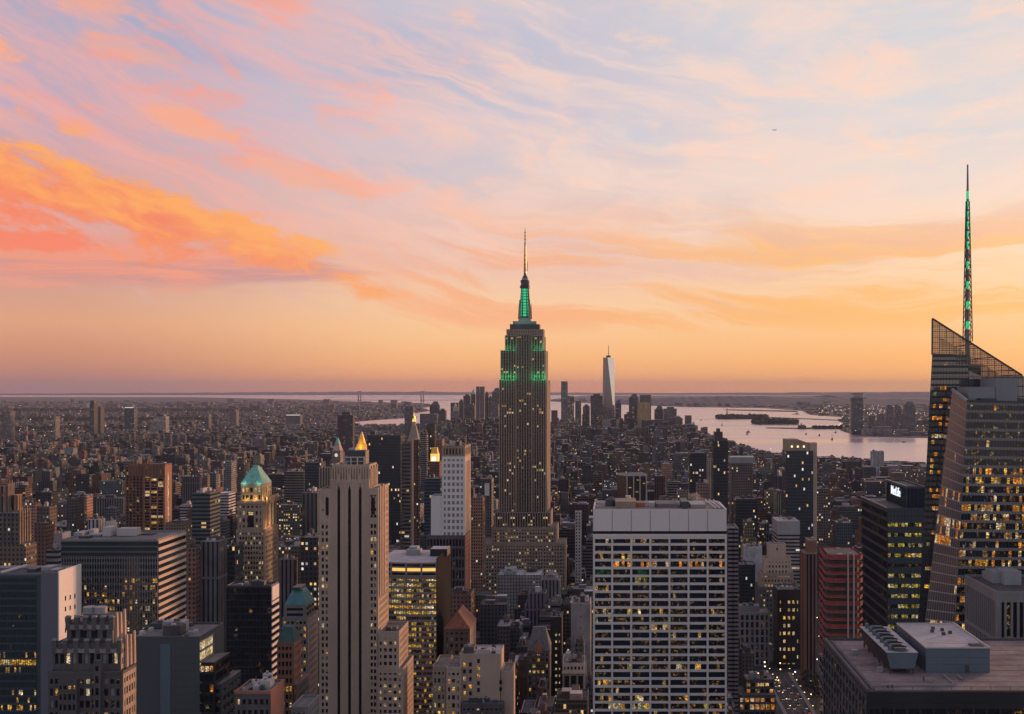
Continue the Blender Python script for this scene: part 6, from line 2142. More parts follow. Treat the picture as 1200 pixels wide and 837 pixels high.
far('office_tower', 'slim dark tower between the dark slab and the pinnacle tower', 'office tower', 538, 542.5, 470, 6500, 'facade_punched', (.12, .105, .11), ext=stub)
far('office_tower', 'broad dark tower filling the skyline left of the spire skyscraper', 'office tower', 546, 556, 475, 6150, 'facade_dense', (.12, .105, .11), ext=stub)
far('office_tower', 'grey tower between the thin grey tower and the bulky dark brown tower', 'office tower', 683, 691, 476, 6500, 'facade_dense', (.12, .105, .11), ext=stub)
far('office_tower', 'dark square tower behind the rounded dark tower', 'office tower', 780, 787, 486, 6700, 'facade_punched', (.12, .105, .11), ext=stub)
far('office_tower', 'dark block left of the dark domed topped tower', 'office tower', 514, 522, 481, 6200, 'facade_punched', (.12, .105, .11), ext=stub)
far('office_tower', 'dark tower between the narrow dark tower and the grey tower by the spire', 'office tower', 572.5, 576, 466, 6550, 'facade_punched', (.12, .105, .11), ext=stub)
# far left: housing slabs and Brooklyn-side towers
for i, (q0, q1, yt, Yq, c) in enumerate(((15, 21, 521, 3800, (.22, .14, .11)), (22, 27, 519, 3820, (.30, .2, .15)), (33, 38, 521, 3900, (.30, .22, .17)), (39, 44, 519, 3920, SAL), (45, 49, 521, 3880, (.34, .25, .19)),
                                         (50, 54, 520, 3900, SAL), (55, 59, 519, 3930, (.36, .26, .2)), (60, 64, 518, 3950, SAL), (69.5, 74, 521, 3900, (.32, .17, .13)), (75, 78, 519, 3950, SAL), (83, 87, 518, 4000, (.32, .16, .13)), (87.5, 91, 516, 4050, SAL))):
    far('housing_slab', 'sunlit housing slab by the dark park, %s from the left' % ('first second third fourth fifth sixth seventh eighth ninth tenth eleventh twelfth'.split()[i],), 'apartment block', q0, q1, yt, Yq, 'facade_dense', c, 18, group='sunlit housing slabs by the park')
for i, (q0, q1, yt, Yq) in enumerate(((131, 138, 509, 4300), (139, 145, 508, 4320), (148, 151.5, 509, 4300), (152.5, 157, 507, 4350), (163, 167.5, 511, 4300), (176, 185, 508, 4350), (187, 191, 509, 4400), (194, 200, 509, 4350), (203, 208, 508, 4420), (211, 217, 510, 4400))):
    far('housing_slab', 'dark grey housing slab, %s from the left in the long shaded row' % ('first second third fourth fifth sixth seventh eighth ninth tenth'.split()[i],), 'apartment block', q0, q1, yt, Yq, 'facade_dense', (.33, .2, .15) if i == 4 else (.15, .13, .13), 18, group='shaded housing slabs on the left')


def crownlight(b, t):
    b.one('crown_light').box(t[0] + 2, t[1] - 2, t[2] - 1.2, t[2] - .1, t[5] - 5, t[5] - 1, 'lit_panel')


def bulb(b, t):
    b.p('roof_drum').cyl((t[0] + t[1]) / 2, t[2] + 12, t[5], t[5] + 14, 13, 13, 'dark_metal', 12)


far('apartment_tower', 'dark narrow tower with round dark cap on the far left skyline', 'apartment tower', 105.5, 110, 472.5, 6200, 'facade_punched', (.10, .09, .1), ext=bulb)
far('apartment_tower', 'thin dark tower right of the round capped tower', 'apartment tower', 114, 118, 477, 6300, 'facade_punched', (.13, .12, .12))
far('office_tower', 'grey tower with a bright white lit crown on the far left skyline', 'office tower', 146, 157, 477, 6000, 'facade_glass', (.13, .14, .15), ext=crownlight)
far('office_block', 'grey block with a pale glowing face right of the white crowned tower', 'office block', 180, 194, 488, 5600, 'facade_lit', (.40, .36, .33), ext=stub)
far('apartment_tower', 'hazy pale slab at the far left edge of the city', 'apartment tower', 2, 12, 482, 5600, 'facade_dense', (.22, .2, .2))
far('apartment_tower', 'small pale slab right of the hazy slab at the far left', 'apartment tower', 62, 65, 488, 5500, 'facade_dense', (.3, .26, .25))
far('apartment_tower', 'hazy twin slab far above the green pyramid roof', 'apartment tower', 240, 244.5, 485, 6400, 'facade_dense', (.18, .16, .17))
far('apartment_tower', 'hazy tan tower far above the green pyramid roof', 'apartment tower', 269, 277, 482, 7000, 'facade_dense', (.32, .25, .22), ext=stub)
far('power_station', 'grey power house with a white lit roof edge near the inlet', 'power station', 335, 352, 486, 7000, 'facade_plain', (.2, .17, .17), ext=crownlight)
far('warehouse', 'long pale lit pier shed left of the dark slab tower by the inlet', 'warehouse', 368, 397, 497, 7300, 'facade_lit', (.45, .38, .36), 60)
far('warehouse', 'long low shed with a row of lights below the pale pier shed', 'warehouse', 343, 375, 503.5, 6900, 'facade_lit', (.25, .2, .19), 50)

# chimney
b = Bld('chimney', 'thin red and white smokestack in the far left of the city', 'chimney', 30.5, 4500)
for i in range(6):
    b.p('shaft' if i % 2 else 'red_band').cyl(wx(30.5, 4500), 4506, ZG + i * 18, ZG + (i + 1) * 18, 4.2 - i * .25, 4.0 - i * .25, 'red_netting' if i % 2 == 0 else 'pale_concrete', 10)
b.done()

# across the river on the right
far('glass_skyscraper', 'tall lone glass tower rising from the far shore at right', 'skyscraper', 997.5, 1011.5, 466, 6450, 'facade_glass', (.10, .10, .11), 50,
    ext=lambda b, t: (b.p('lit_top').box(t[0] + 14, t[1] - 3, t[2] + 4, t[3] - 4, t[5] + .02, t[5] + 20, 'grey_glass'), b.p('lit_top').box(t[0] + 2, t[1] - 1, t[2] + 2, t[3] - 2, t[5] + 20.02, t[5] + 24, 'dark_metal')))
for (q0, q1, yt, s_, lb, e_) in ((1018.5, 1026, 487, 'facade_dense', 'low brown tower, first right of the lone glass tower on the far shore', None), (1030, 1037, 485, 'facade_punched', 'low grey tower, second right of the lone glass tower on the far shore', None), (1039, 1046.5, 476.5, 'facade_glass', 'dark slim tower, left of the pair on the far shore', stub), (1048.5, 1056, 476.5, 'facade_glass', 'dark slim tower with wide base, right of the pair on the far shore', stub),
                             (1056.5, 1063, 485, 'facade_dense', 'dark block between the pair and the round topped tower on the far shore', None), (1060, 1072.5, 475, 'facade_dense', 'broad round topped tower at the right end of the far shore', ziggy)):
    far('office_tower', lb, 'office tower', q0, q1, yt, 6500 if q0 != 1060 else 6700, s_, (.15, .14, .145), 45, ext=e_)
for i, (q0, q1, yt) in enumerate(((1012, 1024, 503), (1024.5, 1046, 500), (1047, 1066, 504), (1067, 1088, 506))):
    far('waterfront_block', 'long low grey waterfront block on the far shore, %s from the left' % 'first second third fourth'.split()[i], 'apartment block', q0, q1, yt, 6260 + 10 * i, 'facade_dense', (.24, .21, .21), 60, group='low waterfront blocks on the far shore')

# ------------------------------------------------------------------ bridge, statue, boats, plane
YB = 20600
b = Bld('suspension_bridge', 'long hazy suspension bridge with two tall towers on the horizon', 'bridge', 458, YB)
xa, xb = wx(421.5, YB), wx(495, YB)
zt, zd = wz(458.5, YB), wz(469, YB)
for x in (xa, xb):
    tw = b.one('tower')
    for s_ in (-1, 1):
        tw.frustum(x - 11 + s_ * 22, x + 11 + s_ * 22, YB - 12, YB + 12, 0, zt, .85, 'steel_tower')
    tw.box(x - 30, x + 30, YB - 10, YB + 10, zt - 22, zt - 2, 'steel_tower')
    tw.box(x - 30, x + 30, YB - 10, YB + 10, zd - 14, zd + 2, 'steel_tower')
dk = b.one('deck')
dk.box(xa - 900, xb + 800, YB - 15, YB + 15, zd - 5, zd + 3, 'steel_tower', bottom=True)
cb = b.one('cable')
n = 24
for (p0, p1, sag) in ((xa, xb, zt - zd - 8), (xa - 800, xa, 0), (xb, xb + 700, 0)):
    prev = None
    for i in range(n + 1):
        f = i / n
        x = p0 + (p1 - p0) * f
        if sag:
            z = zt - sag * 4 * f * (1 - f)
        elif p1 == xa:
            z = zd + (zt - zd) * f ** 1.3
        else:
            z = zd + (zt - zd) * (1 - f) ** 1.3
        if prev:
            cb.bar(prev, (x, YB, z), 1.6, 'steel_tower')
        prev = (x, YB, z)
b.done()

YL = 9800
k = YL / F
b = Bld('statue', 'tiny statue with raised arm on a stone pedestal on the nearer island', 'statue', 852, YL)
x = wx(852, YL)
b.p('pedestal').frustum(x - 20, x + 20, YL - 20, YL + 20, 5, 16, .85, 'tan_stone')
b.p('pedestal').frustum(x - 10, x + 10, YL - 10, YL + 10, 16, 46, .7, 'tan_stone')
st = b.p('body')
for (z0, z1, r0, r1) in ((46, 60, 6.2, 5.2), (60, 74, 5.2, 4.2), (74, 80, 4.4, 2.0), (80, 86, 2.4, 2.4), (86, 88, 3.2, 1.0)):
    st.cyl(x, YL, z0, z1, r0, r1, 'statue_green', 10)
st.bar((x + 3, YL, 77), (x + 5.4, YL, 93), 1.2, 'statue_green')
st.cyl(x + 5.4, YL, 93, 97, 1.6, .6, 'gilding', 8)
b.done()

leafy('island_trees', [(880, 1290, 9660, 9880), (1020, 1320, 8260, 8500)], 22, .0022, 3, 22)
for i, (q, py, wq, hq) in enumerate(((900, 495, 12, 20), (913, 494.5, 9, 24), (921, 495, 8, 18))):
    far('island_hall', ['low hall left on the second island', 'domed hall in the middle of the second island', 'low hall right on the second island'][i], 'hall', q - wq / 2, q + wq / 2, py - hq / 8, 8300, 'facade_plain', (.3, .2, .17), 30)
far('terminal_hall', 'small gabled terminal hall with a turret on the long pier', 'hall', 936, 945, 499.5, 7330, 'facade_plain', (.16, .12, .11), 40, ext=lambda b, t: (b.p('hipped_roof').frustum(t[0], t[1], t[2], t[3], t[5], t[5] + 9, .5, 'slate', ky=.1), b.p('turret').frustum(t[0] + 12, t[0] + 20, t[2] - 4, t[2] + 4, t[5], t[5] + 22, .3, 'slate')))
for i, q in enumerate((950, 958, 968, 976)):
    far('pier_shed', ['first low shed right of the terminal hall on the pier', 'second low shed right of the terminal hall on the pier', 'third low shed right of the terminal hall on the pier', 'fourth low shed right of the terminal hall on the pier'][i], 'shed', q - 3, q + 3, 501.2 + i % 2 * .7, 7340, 'facade_lit', (.2, .15, .14), 40)
leafy('pier_trees', [(1270, 1450, 7310, 7400)], 14, .003, 8, 12)

BOATS = ((876.5, 507, 5, 'broad ferry with dark hull in the middle of the pink water'), (875.5, 509.5, 2.4, 'small tug just below the broad ferry'), (823, 506.5, 3, 'small boat near the last slim grey tower'), (824.5, 510.8, 3, 'small barge below the small boat near the water edge'),
         (846, 499, 2.2, 'tiny sail boat below the nearer island'), (944.5, 509.5, 2.2, 'little boat left of the lone glass tower, left one'), (960, 511, 2.4, 'little boat left of the lone glass tower, middle one'), (975, 515.5, 2.4, 'little boat with a mast left of the lone glass tower'),
         (979, 507.5, 2.4, 'little boat closest to the lone glass tower'), (891.5, 498.5, 3, 'flat boat under the second island'), (1059, 518.5, 4.4, 'ferry with white cabin near the right shore'), (933, 485.8, 9, 'long cargo ship beyond the second island'), (821.5, 493, 1.6, 'tiny boat far out left of the islands'))
for (q, py, L, lb) in BOATS:
    Yq = 351000 / (py - 455)
    kk = Yq / F
    b = Bld('cargo_ship' if L > 8 else 'boat', lb, 'ship' if L > 8 else 'boat', q, Yq)
    x, l = wx(q, Yq), L * kk / 2
    h = b.p('hull')
    wv = max(4, l * .35)
    lo = [(x - l, Yq), (x - l * .6, Yq - wv), (x + l * .9, Yq - wv), (x + l * .9, Yq + wv), (x - l * .6, Yq + wv)]
    h.poly_prism(lo, -.5, 4.5, 'hull')
    b.p('cabin').box(x - l * .3, x + l * .6, Yq - wv * .6, Yq + wv * .6, 4.5, 9.5 if L < 8 else 8, 'white_panel' if 'white' in lb else 'dark_stone')
    b.p('wheelhouse').box(x, x + l * .3, Yq - wv * .4, Yq + wv * .4, 9.5 if L < 8 else 8, 13 if L < 8 else 18, 'dark_stone')
    if 'mast' in lb or 'sail' in lb:
        b.p('mast').bar((x, Yq, 9), (x, Yq, 30), .8, 'hull')
    b.done()
# two container cranes on the far port
for i in range(5):
    q = 428 + i * 7
    Yq = 11600
    b = Bld('harbour_crane', ['harbour crane over the inlet, first from the left', 'harbour crane over the inlet, second from the left', 'harbour crane over the inlet, third from the left', 'harbour crane over the inlet, fourth from the left', 'harbour crane over the inlet, last on the right'][i], 'crane', q, Yq, 'harbour cranes')
    x = wx(q, Yq)
    for s_ in (-1, 1):
        b.p('frame').bar((x + s_ * 9, Yq, ZG), (x + s_ * 6, Yq, 60), 1.6, 'steel_tower')
    b.p('boom').bar((x - 6, Yq, 52), (x + 20, Yq, 92), 1.6, 'steel_tower')
    b.done()

b = Bld('airliner', 'tiny dark airliner high in the pale sky', 'airliner', 907, 9000)
x, y, z = wx(907, 9000), 9000, wz(152.5, 9000)
fu = b.p('fuselage')
for (a0, a1, r0, r1) in ((-17, -12, .4, 2), (-12, 12, 2, 2), (12, 19, 2, .5)):
    n = 8
    A0 = [(x + a0, y + r0 * math.cos(6.2832 * i / n), z + r0 * math.sin(6.2832 * i / n)) for i in range(n)]
    A1 = [(x + a1, y + r1 * math.cos(6.2832 * i / n), z + r1 * math.sin(6.2832 * i / n)) for i in range(n)]
    for i in range(n):
        fu.quad([A0[i], A0[(i + 1) % n], A1[(i + 1) % n], A1[i]], 'black_metal')
for s_ in (-1, 1):
    wi = b.one('wing')
    wi.poly_prism([(x - 3, y + s_ * 1.5), (x + 4, y + s_ * 1.5), (x + 9, y + s_ * 17), (x + 6, y + s_ * 17)][::s_], z - .8, z - .2, 'dark_metal')
b.p('tail').box(x + 15, x + 18.5, y - .3, y + .3, z + .5, z + 6.5, 'black_metal')
b.done()

# ------------------------------------------------------------------ avenue with cars and lamps, bottom right of the middle
AVX = 147.0
poly_land('road', [(AVX - 10, 880), (AVX + 10, 880), (AVX + 10, 1046), (AVX - 10, 1046)], ZG, ZG + .02, 'asphalt')
poly_land('pavement', [(AVX - 13, 880), (AVX - 10, 880), (AVX - 10, 1046), (AVX - 13, 1046)], ZG, ZG + .15, 'grey_concrete')
poly_land('pavement', [(AVX + 10, 880), (AVX + 13, 880), (AVX + 13, 1046), (AVX + 10, 1046)], ZG, ZG + .15, 'grey_concrete')
lane = MB()
for ln in (-5, 0, 5):
    for q in range(15):
        lane.box(AVX + ln - .1, AVX + ln + .1, 900 + q * 9, 904 + q * 9, ZG + .024, ZG + .028, 'white_panel')
lane.build('road_markings', None, 'structure')
FOOT.append((AVX - 14, AVX + 14, 800, 1046, 0))
rr = random.Random(12)
cars = []
ORD = 'first second third fourth fifth sixth seventh eighth ninth tenth'.split()
YC = 0
for lane_i, lx in enumerate((-7.4, -2.5, 2.5, 7.4)):
    y = 905 + lane_i * 3
    k = 0
    while y < 1010 and k < 8:
        cars.append((AVX + lx, y, lane_i, k))
        y += rr.uniform(12, 34)
        k += 1
emitmat('headlamp', (1, .85, .6), 1.0)
emitmat('tail_lamp', (1, .08, .04), 1.2)
CC = (('yellow', (.55, .33, .03)), ('black', (.02, .02, .02)), ('silver', (.4, .4, .41)), ('white', (.6, .6, .6)), ('dark red', (.2, .03, .03)))
for nm, c in CC:
    wallmat('paint_' + nm.replace(' ', '_'), c, rough=.3, var=.03)
for (x, y, li, k) in cars:
    nm, c = CC[rr.choice((0, 0, 1, 1, 2, 3, 4))]
    cm_ = 'paint_' + nm.replace(' ', '_')
    r = thing('car', '%s car with lights on, %s from the bottom in the %s avenue lane' % (nm, ORD[k], ORD[li]), 'car', (x, y, ZG + .02), 'cars on the avenue')
    o = (x, y, ZG + .02)
    m_ = MB()
    m_.box(x - .9, x + .9, y - 2.2, y + 2.2, ZG + .3, ZG + .92, cm_, bottom=True)
    m_.frustum(x - .82, x + .82, y - 1.2, y + 1.5, ZG + .92, ZG + 1.5, .82, 'win_dark', ky=.7)
    m_.build('body', r, origin=o)
    for s_ in (-1, 1):
        m_ = MB()
        m_.box(x + s_ * .6 - .25, x + s_ * .6 + .25, y - 2.34, y - 2.201, ZG + .5, ZG + .82, 'headlamp' if li < 2 or k % 3 else 'tail_lamp')
        m_.build('headlight', r, origin=o)
        for yy in (-1.4, 1.4):
            m_ = MB()
            m_.box(x + s_ * .92 - .1, x + s_ * .92 + .1, y + yy - .32, y + yy + .32, ZG + .02, ZG + .64, 'black_metal')
            m_.build('wheel', r, origin=o)
for side in (-1, 1):
    for k in range(7):
        x, y = AVX + side * 10.9, 905 + k * 20
        r = thing('street_lamp', 'street lamp on the %s pavement of the avenue, %s from the bottom' % ('left' if side < 0 else 'right', ORD[k]), 'street lamp', (x, y, ZG + .15), 'street lamps of the avenue')
        m_ = MB()
        m_.cyl(x, y, ZG + .15, ZG + 8.5, .12, .08, 'dark_metal', 6)
        m_.bar((x, y, ZG + 8.5), (x - side * 2, y, ZG + 8.8), .07, 'dark_metal')
        m_.build('pole', r, origin=(x, y, ZG + .15))
        m_ = MB()
        m_.box(x - side * 2 - .45, x - side * 2 + .45, y - .3, y + .3, ZG + 8.45, ZG + 8.72, 'lamp_warm', bottom=True)
        m_.build('lamp_head', r, origin=(x, y, ZG + .15))


def street_tree(x, y, h, seed, label, group):
    rg = random.Random(seed)
    r = thing('street_tree', label, 'tree', (x, y, ZG), group)
    tk = MB()
    tk.cyl(x, y, ZG, ZG + h * .45, .35, .2, 'bark', 7)
    for _ in range(6):
        a = rg.uniform(0, 6.28)
        tk.bar((x, y, ZG + h * .4), (x + math.cos(a) * h * .25, y + math.sin(a) * h * .25, ZG + h * rg.uniform(.6, .85)), .09, 'bark')
    tk.build('trunk', r, origin=(x, y, ZG))
    cr = MB()
    for _ in range(150):
        a, e, q = rg.uniform(0, 6.28), rg.uniform(-1, 1.4), rg.random() ** .4
        c = Vector((x, y, ZG + h * .66)) + Vector((math.cos(a) * math.cos(e), math.sin(a) * math.cos(e), math.sin(e) * .9)) * h * .36 * q
        n_ = Vector((rg.uniform(-1, 1), rg.uniform(-1, 1), rg.uniform(-.2, 1))).normalized()
        e1 = n_.orthogonal().normalized()
        e2 = n_.cross(e1)
        s_ = rg.uniform(.35, .9)
        cr.quad([c - e1 * s_ - e2 * s_ * .6, c + e1 * s_ - e2 * s_, c + e1 * s_ * .7 + e2 * s_, c - e1 * s_ + e2 * s_], 'foliage')
    cr.build('crown', r, origin=(x, y, ZG))


for k, (x, y, h) in enumerate(((163, 930, 18), (168, 945, 20), (161, 958, 17), (172, 970, 19), (165, 985, 18), (174, 925, 16))):
    street_tree(x, y, h, 40 + k, 'bare brown street tree right of the avenue, %s from the bottom' % ORD[k], 'trees beside the avenue')
FOOT.append((161, 182, 900, 998, 0))

# steam blown off the slab roof region
def steam():
    m = bpy.data.materials.new('steam')
    m.use_nodes = True
    t = NT(m.node_tree)
    t.n.remove(t.n['Principled BSDF'])
    v = t.n.new('ShaderNodeVolumePrincipled')
    v.inputs['Color'].default_value = (.95, .85, .8, 1)
    v.inputs['Density'].default_value = .09
    t.l.new(v.outputs[0], t.n['Material Output'].inputs['Volume'])
    m.cycles.homogeneous_volume = True
    M['steam'] = m
    mb = MB()
    rg = random.Random(2)
    Ys = 690
    for q in range(9):
        f = q / 8
        c = Vector((wx(826 - f * 13, Ys), Ys + rg.uniform(-2, 2), wz(589 - f * 5 - rg.random() * 3, Ys)))
        r = 1.3 + f * 1.6
        n, mm = 8, 5
        for i in range(mm):
            for j in range(n):
                def S(a, b_):
                    th, ph = math.pi * a / mm, 6.2832 * b_ / n
                    return c + Vector((math.sin(th) * math.cos(ph) * r * 1.3, math.sin(th) * math.sin(ph) * r, math.cos(th) * r * .8))
                mb.quad([S(i, j), S(i, j + 1), S(i + 1, j + 1), S(i + 1, j)][::-1], 'steam')
    mb.build('steam', None, 'stuff')


steam()

# ------------------------------------------------------------------ the rest of the city, lot by lot
rng = random.Random(77)
WALLS = [(.12, .065, .05), (.17, .09, .065), (.08, .05, .045), (.13, .105, .09), (.20, .15, .115), (.28, .225, .185), (.125, .125, .135), (.20, .195, .20), (.075, .078, .085), (.05, .052, .058), (.40, .375, .36), (.03, .032, .037), (.20, .115, .085), (.09, .078, .07)]
WNAME = ['brick red', 'orange brick', 'dark brown', 'grey brown', 'tan', 'pale tan', 'grey', 'light grey', 'dark grey', 'charcoal', 'whitish', 'black', 'terracotta', 'dark tan']
ROOFS = [(.055, .055, .06), (.11, .11, .115), (.18, .178, .18), (.30, .29, .29), (.04, .04, .042), (.15, .11, .10), (.46, .45, .45)]
STY = ['facade_punched', 'facade_punched', 'facade_dense', 'facade_dense', 'facade_ribbon', 'facade_stripe', 'facade_lit', 'facade_plain', 'facade_glass']


def inside(poly, x, y):
    c = False
    n = len(poly)
    for i in range(n):
        x1, y1 = poly[i]
        x2, y2 = poly[(i + 1) % n]
        if (y1 > y) != (y2 > y) and x < (x2 - x1) * (y - y1) / (y2 - y1) + x1:
            c = not c
    return c


foot_sorted = sorted(FOOT, key=lambda f: f[2])
FA_ = np.array(FOOT)


def free(x0, x1, y0, y1):
    return not np.any((FA_[:, 0] < x1 + 1.5) & (FA_[:, 1] > x0 - 1.5) & (FA_[:, 2] < y1 + 1.5) & (FA_[:, 3] > y0 - 1.5))


# lowest allowed picture row of a filler roof at each picture column, for lots nearer than the landmark bases
def cap_py(px, Y):
    if Y < 900:
        return 870 if 862 < px < 962 else 735 + (900 - Y) * .35
    if Y < 1300:
        return 692 if 545 < px < 700 else 640
    if Y < 2000:
        return 568
    if Y > 2600 and px > 812:
        return min(531, 503 + (px - 812) * .31) + max(0, px - 902) * .06
    if Y > 4300 and px > 600:
        return 499 - max(0, px - 770) * .05
    if Y > 5000:
        return 489
    return 0


lots = []
AVES = [-2150, -1830, -1530, -1250, -980, -700, -425, -150, 137, 405, 680, 955, 1230]
y = 640.0
while y < 7300:
    deep = 80.0
    d = 62.0
    for a in range(len(AVES) - 1):
        bx0, bx1 = AVES[a] + 15, AVES[a + 1] - 15
        if ppx(bx1, y) < -90 or ppx(bx0, y) > 1290:
            continue
        for row in (0, 1):
            yr0 = y + row * 31.5
            x = bx0
            while x < bx1 - 6:
                big = rng.random() < (.22 if y < 2000 else .13 if y < 4600 else .3)
                wd = (rng.uniform(15, 24) if y < 1300 else rng.uniform(14, 34)) if big else rng.uniform(7, 16) if y < 4600 else rng.uniform(9, 26)
                wd = min(wd, bx1 - x)
                x0, x1 = x, x + wd - rng.choice((0.05, .05, .05, 1.5))
                x += wd
                if rng.random() < .04:
                    continue
                dp = rng.uniform(22, 31)
                y0 = yr0 + (31 - dp if row else 0)
                if not inside(CITY, x1, y0 + 40) or not inside(CITY, x0, y0):
                    continue
                if y < 2200:
                    h = rng.uniform(55, 105) if big else rng.choice((rng.uniform(20, 45), rng.uniform(30, 70)))
                elif y < 3200:
                    h = rng.uniform(35, 88) if big else rng.uniform(12, 34)
                elif y < 5000:
                    h = rng.uniform(25, 75) if big else rng.uniform(9, 26)
                else:
                    h = rng.uniform(45, 110) if big and x0 > -900 else rng.uniform(15, 45)
                if y > 4800 and x0 > -750 and x0 < 560:
                    h *= rng.uniform(1.0, 1.6)
                px = ppx((x0 + x1) / 2, y0)
                hm = CZ + (VY - cap_py(px, y0)) * y0 / F if cap_py(px, y0) else 999
                if y > 4300 and 640 < px < 830 and rng.random() < .10:
                    hm += rng.uniform(20, 70)
                h = min(h, max(9, hm * rng.uniform(.75, 1.0)))
                lots.append((x0, x1, y0, y0 + dp, h, big))
    y += deep
# beyond the left avenues and across the rivers: coarser lots
def scatter(n, x_of, yr, hr, size, poly, s):
    rg = random.Random(s)
    for _ in range(n):
        v = rg.random()
        Yq = 1.0 / (1 / yr[1] + (1 / yr[0] - 1 / yr[1]) * v)
        px = rg.uniform(*x_of)
        X = wx(px, Yq)
        w_, d_ = rg.uniform(*size), rg.uniform(*size)
        if not (inside(poly, X, Yq) and inside(poly, X + w_, Yq + d_)):
            continue
        h = rg.uniform(*hr) if rg.random() > .07 else rg.uniform(hr[1], hr[1] * 2.4)
        lots.append((X, X + w_, Yq, Yq + d_, h, False))


scatter(5200, (-40, 420), (2300, 5200), (8, 22), (7, 20), [p for p in CITY], 1)
scatter(9000, (-40, 620), (4800, 16000), (7, 18), (12, 36), CITY, 2)
scatter(900, (-40, 520), (13000, 21000), (8, 30), (40, 110), CITY, 5)
scatter(1500, (930, 1230), (6200, 16000), (8, 20), (20, 60), WEST, 3)
scatter(700, (620, 1230), (15000, 26000), (8, 24), (50, 130), WEST, 4)

# footprints taken by landmarks stay free; a coarse grid keeps the scattered lots apart
grid = {}
keep = []
for L in lots:
    x0, x1, y0, y1, h, big = L
    if not free(x0, x1, y0, y1):
        # shrink from either side once
        ok_ = False
        for f0, f1 in ((0, .5), (.5, 1)):
            a0, a1 = x0 + (x1 - x0) * f0, x0 + (x1 - x0) * f1
            if a1 - a0 > 6 and free(a0, a1, y0, y1):
                x0, x1, ok_ = a0, a1, True
                break
        if not ok_:
            continue
    cells = [(i, j) for i in range(int(x0 // 40), int(x1 // 40) + 1) for j in range(int(y0 // 40), int(y1 // 40) + 1)]
    hit = False
    for c in cells:
        for (p0, p1, q0, q1) in grid.get(c, ()):
            if p0 < x1 - .02 and p1 > x0 + .02 and q0 < y1 - .02 and q1 > y0 + .02:
                hit = True
                break
        if hit:
            break
    if hit:
        continue
    for c in cells:
        grid.setdefault(c, []).append((x0, x1, y0, y1))
    keep.append((x0, x1, y0, y1, h, big))
lots = keep

# which fillers show largest: paint everything far to near into a small id picture
SW, SH = 600, 419
buf = np.full((SH, SW), -1, dtype=np.int32)
items = [(f[2], f, -2) for f in FOOT if f[4] > 0] + [(L[2], (L[0], L[1], L[2], L[3], ZG + L[4]), i) for i, L in enumerate(lots)]
items.sort(key=lambda t: -t[0])
for _, (x0, x1, y0, y1, z1), i in items:
    if y0 < 60:
        continue
    for (yy, i_) in ((y1, i), (y0, i)):
        a0, a1 = int(ppx(x0, yy) / 2), int(math.ceil(ppx(x1, yy) / 2))
        t0 = int(ppy(z1, yy) / 2)
        bt = int(min(SH, ppy(ZG, y0) / 2 + 1))
        a0, a1, t0 = max(0, a0), min(SW, a1), max(0, t0)
        if a1 > a0 and bt > t0:
            buf[t0:bt, a0:a1] = i
ids, cnt = np.unique(buf[buf >= 0], return_counts=True)
vis = dict(zip(ids.tolist(), cnt.tolist()))
order = sorted(vis, key=lambda i: -vis[i])
N_SINGLE = 190
chosen = [i for i in order if lots[i][2] < 3200][:N_SINGLE]
chosen_set = set(chosen)

LM = [('the white slab', 773, 720), ('the spire skyscraper', 615, 580), ('the striped art deco tower', 415, 690), ('the pyramid roofed tower', 300, 630), ('the brown tower', 172, 620), ('the curved glass office', 485, 745),
      ('the white gridded tower', 530, 590), ('the red netted tower', 985, 700), ('the green glass tower', 1050, 660), ('the slanted crown tower', 937, 575), ('the slim black tower', 844, 560), ('the tan stepped tower', 912, 690),
      ('the gothic gabled block', 631, 790), ('the hip roofed block', 537, 750), ('the dark glass tower', 240, 610), ('the black tower', 295, 740), ('the gilded pyramid', 423, 530), ('the clock tower', 394, 540),
      ('the columned black tower', 740, 575), ('the tan loft block', 555, 800), ('the dark amber lit slab', 450, 560), ('the glowing orange windows', 887, 815), ('the wide banded office', 145, 700), ('the far housing row', 60, 540)]


def clut(mb_of, x0, x1, y0, y1, z, near, rg):
    """stair heads, tanks and machines on a flat roof"""
    for _ in range(rg.choice((1, 2, 2, 3)) if near else rg.choice((0, 1, 1, 2))):
        w_, d_, h_ = rg.uniform(.18, .42) * (x1 - x0), rg.uniform(.18, .4) * (y1 - y0), rg.uniform(1.8, 5.5)
        x, y = rg.uniform(x0 + .6, x1 - w_ - .6), rg.uniform(y0 + .8, y1 - d_ - .8)
        c = rg.choice(WALLS)
        mb_of('rooftop_unit').box(x, x + w_, y, y + d_, z + .02 + rg.random() * .01, z + h_, 'roof', c, 'roof', rg.choice(ROOFS))


city = MB()
far_city = MB()
label_of = {}
used = {}


def describe(i, colname, vx, vy):
    """how one filler block is told apart: its colour, size and the landmark beside it"""
    d = sorted(((math.hypot(vx - q[1], (vy - q[2]) * 1.2), q) for q in LM), key=lambda t: t[0])
    q = d[0][1]
    dx_, dy_ = vx - q[1], vy - q[2]
    if abs(dx_) > abs(dy_) * 1.1:
        rel = 'left of' if dx_ < 0 else 'right of'
    else:
        rel = 'above' if dy_ < 0 else 'below'
    return colname, rel, q[0], d[0][0]


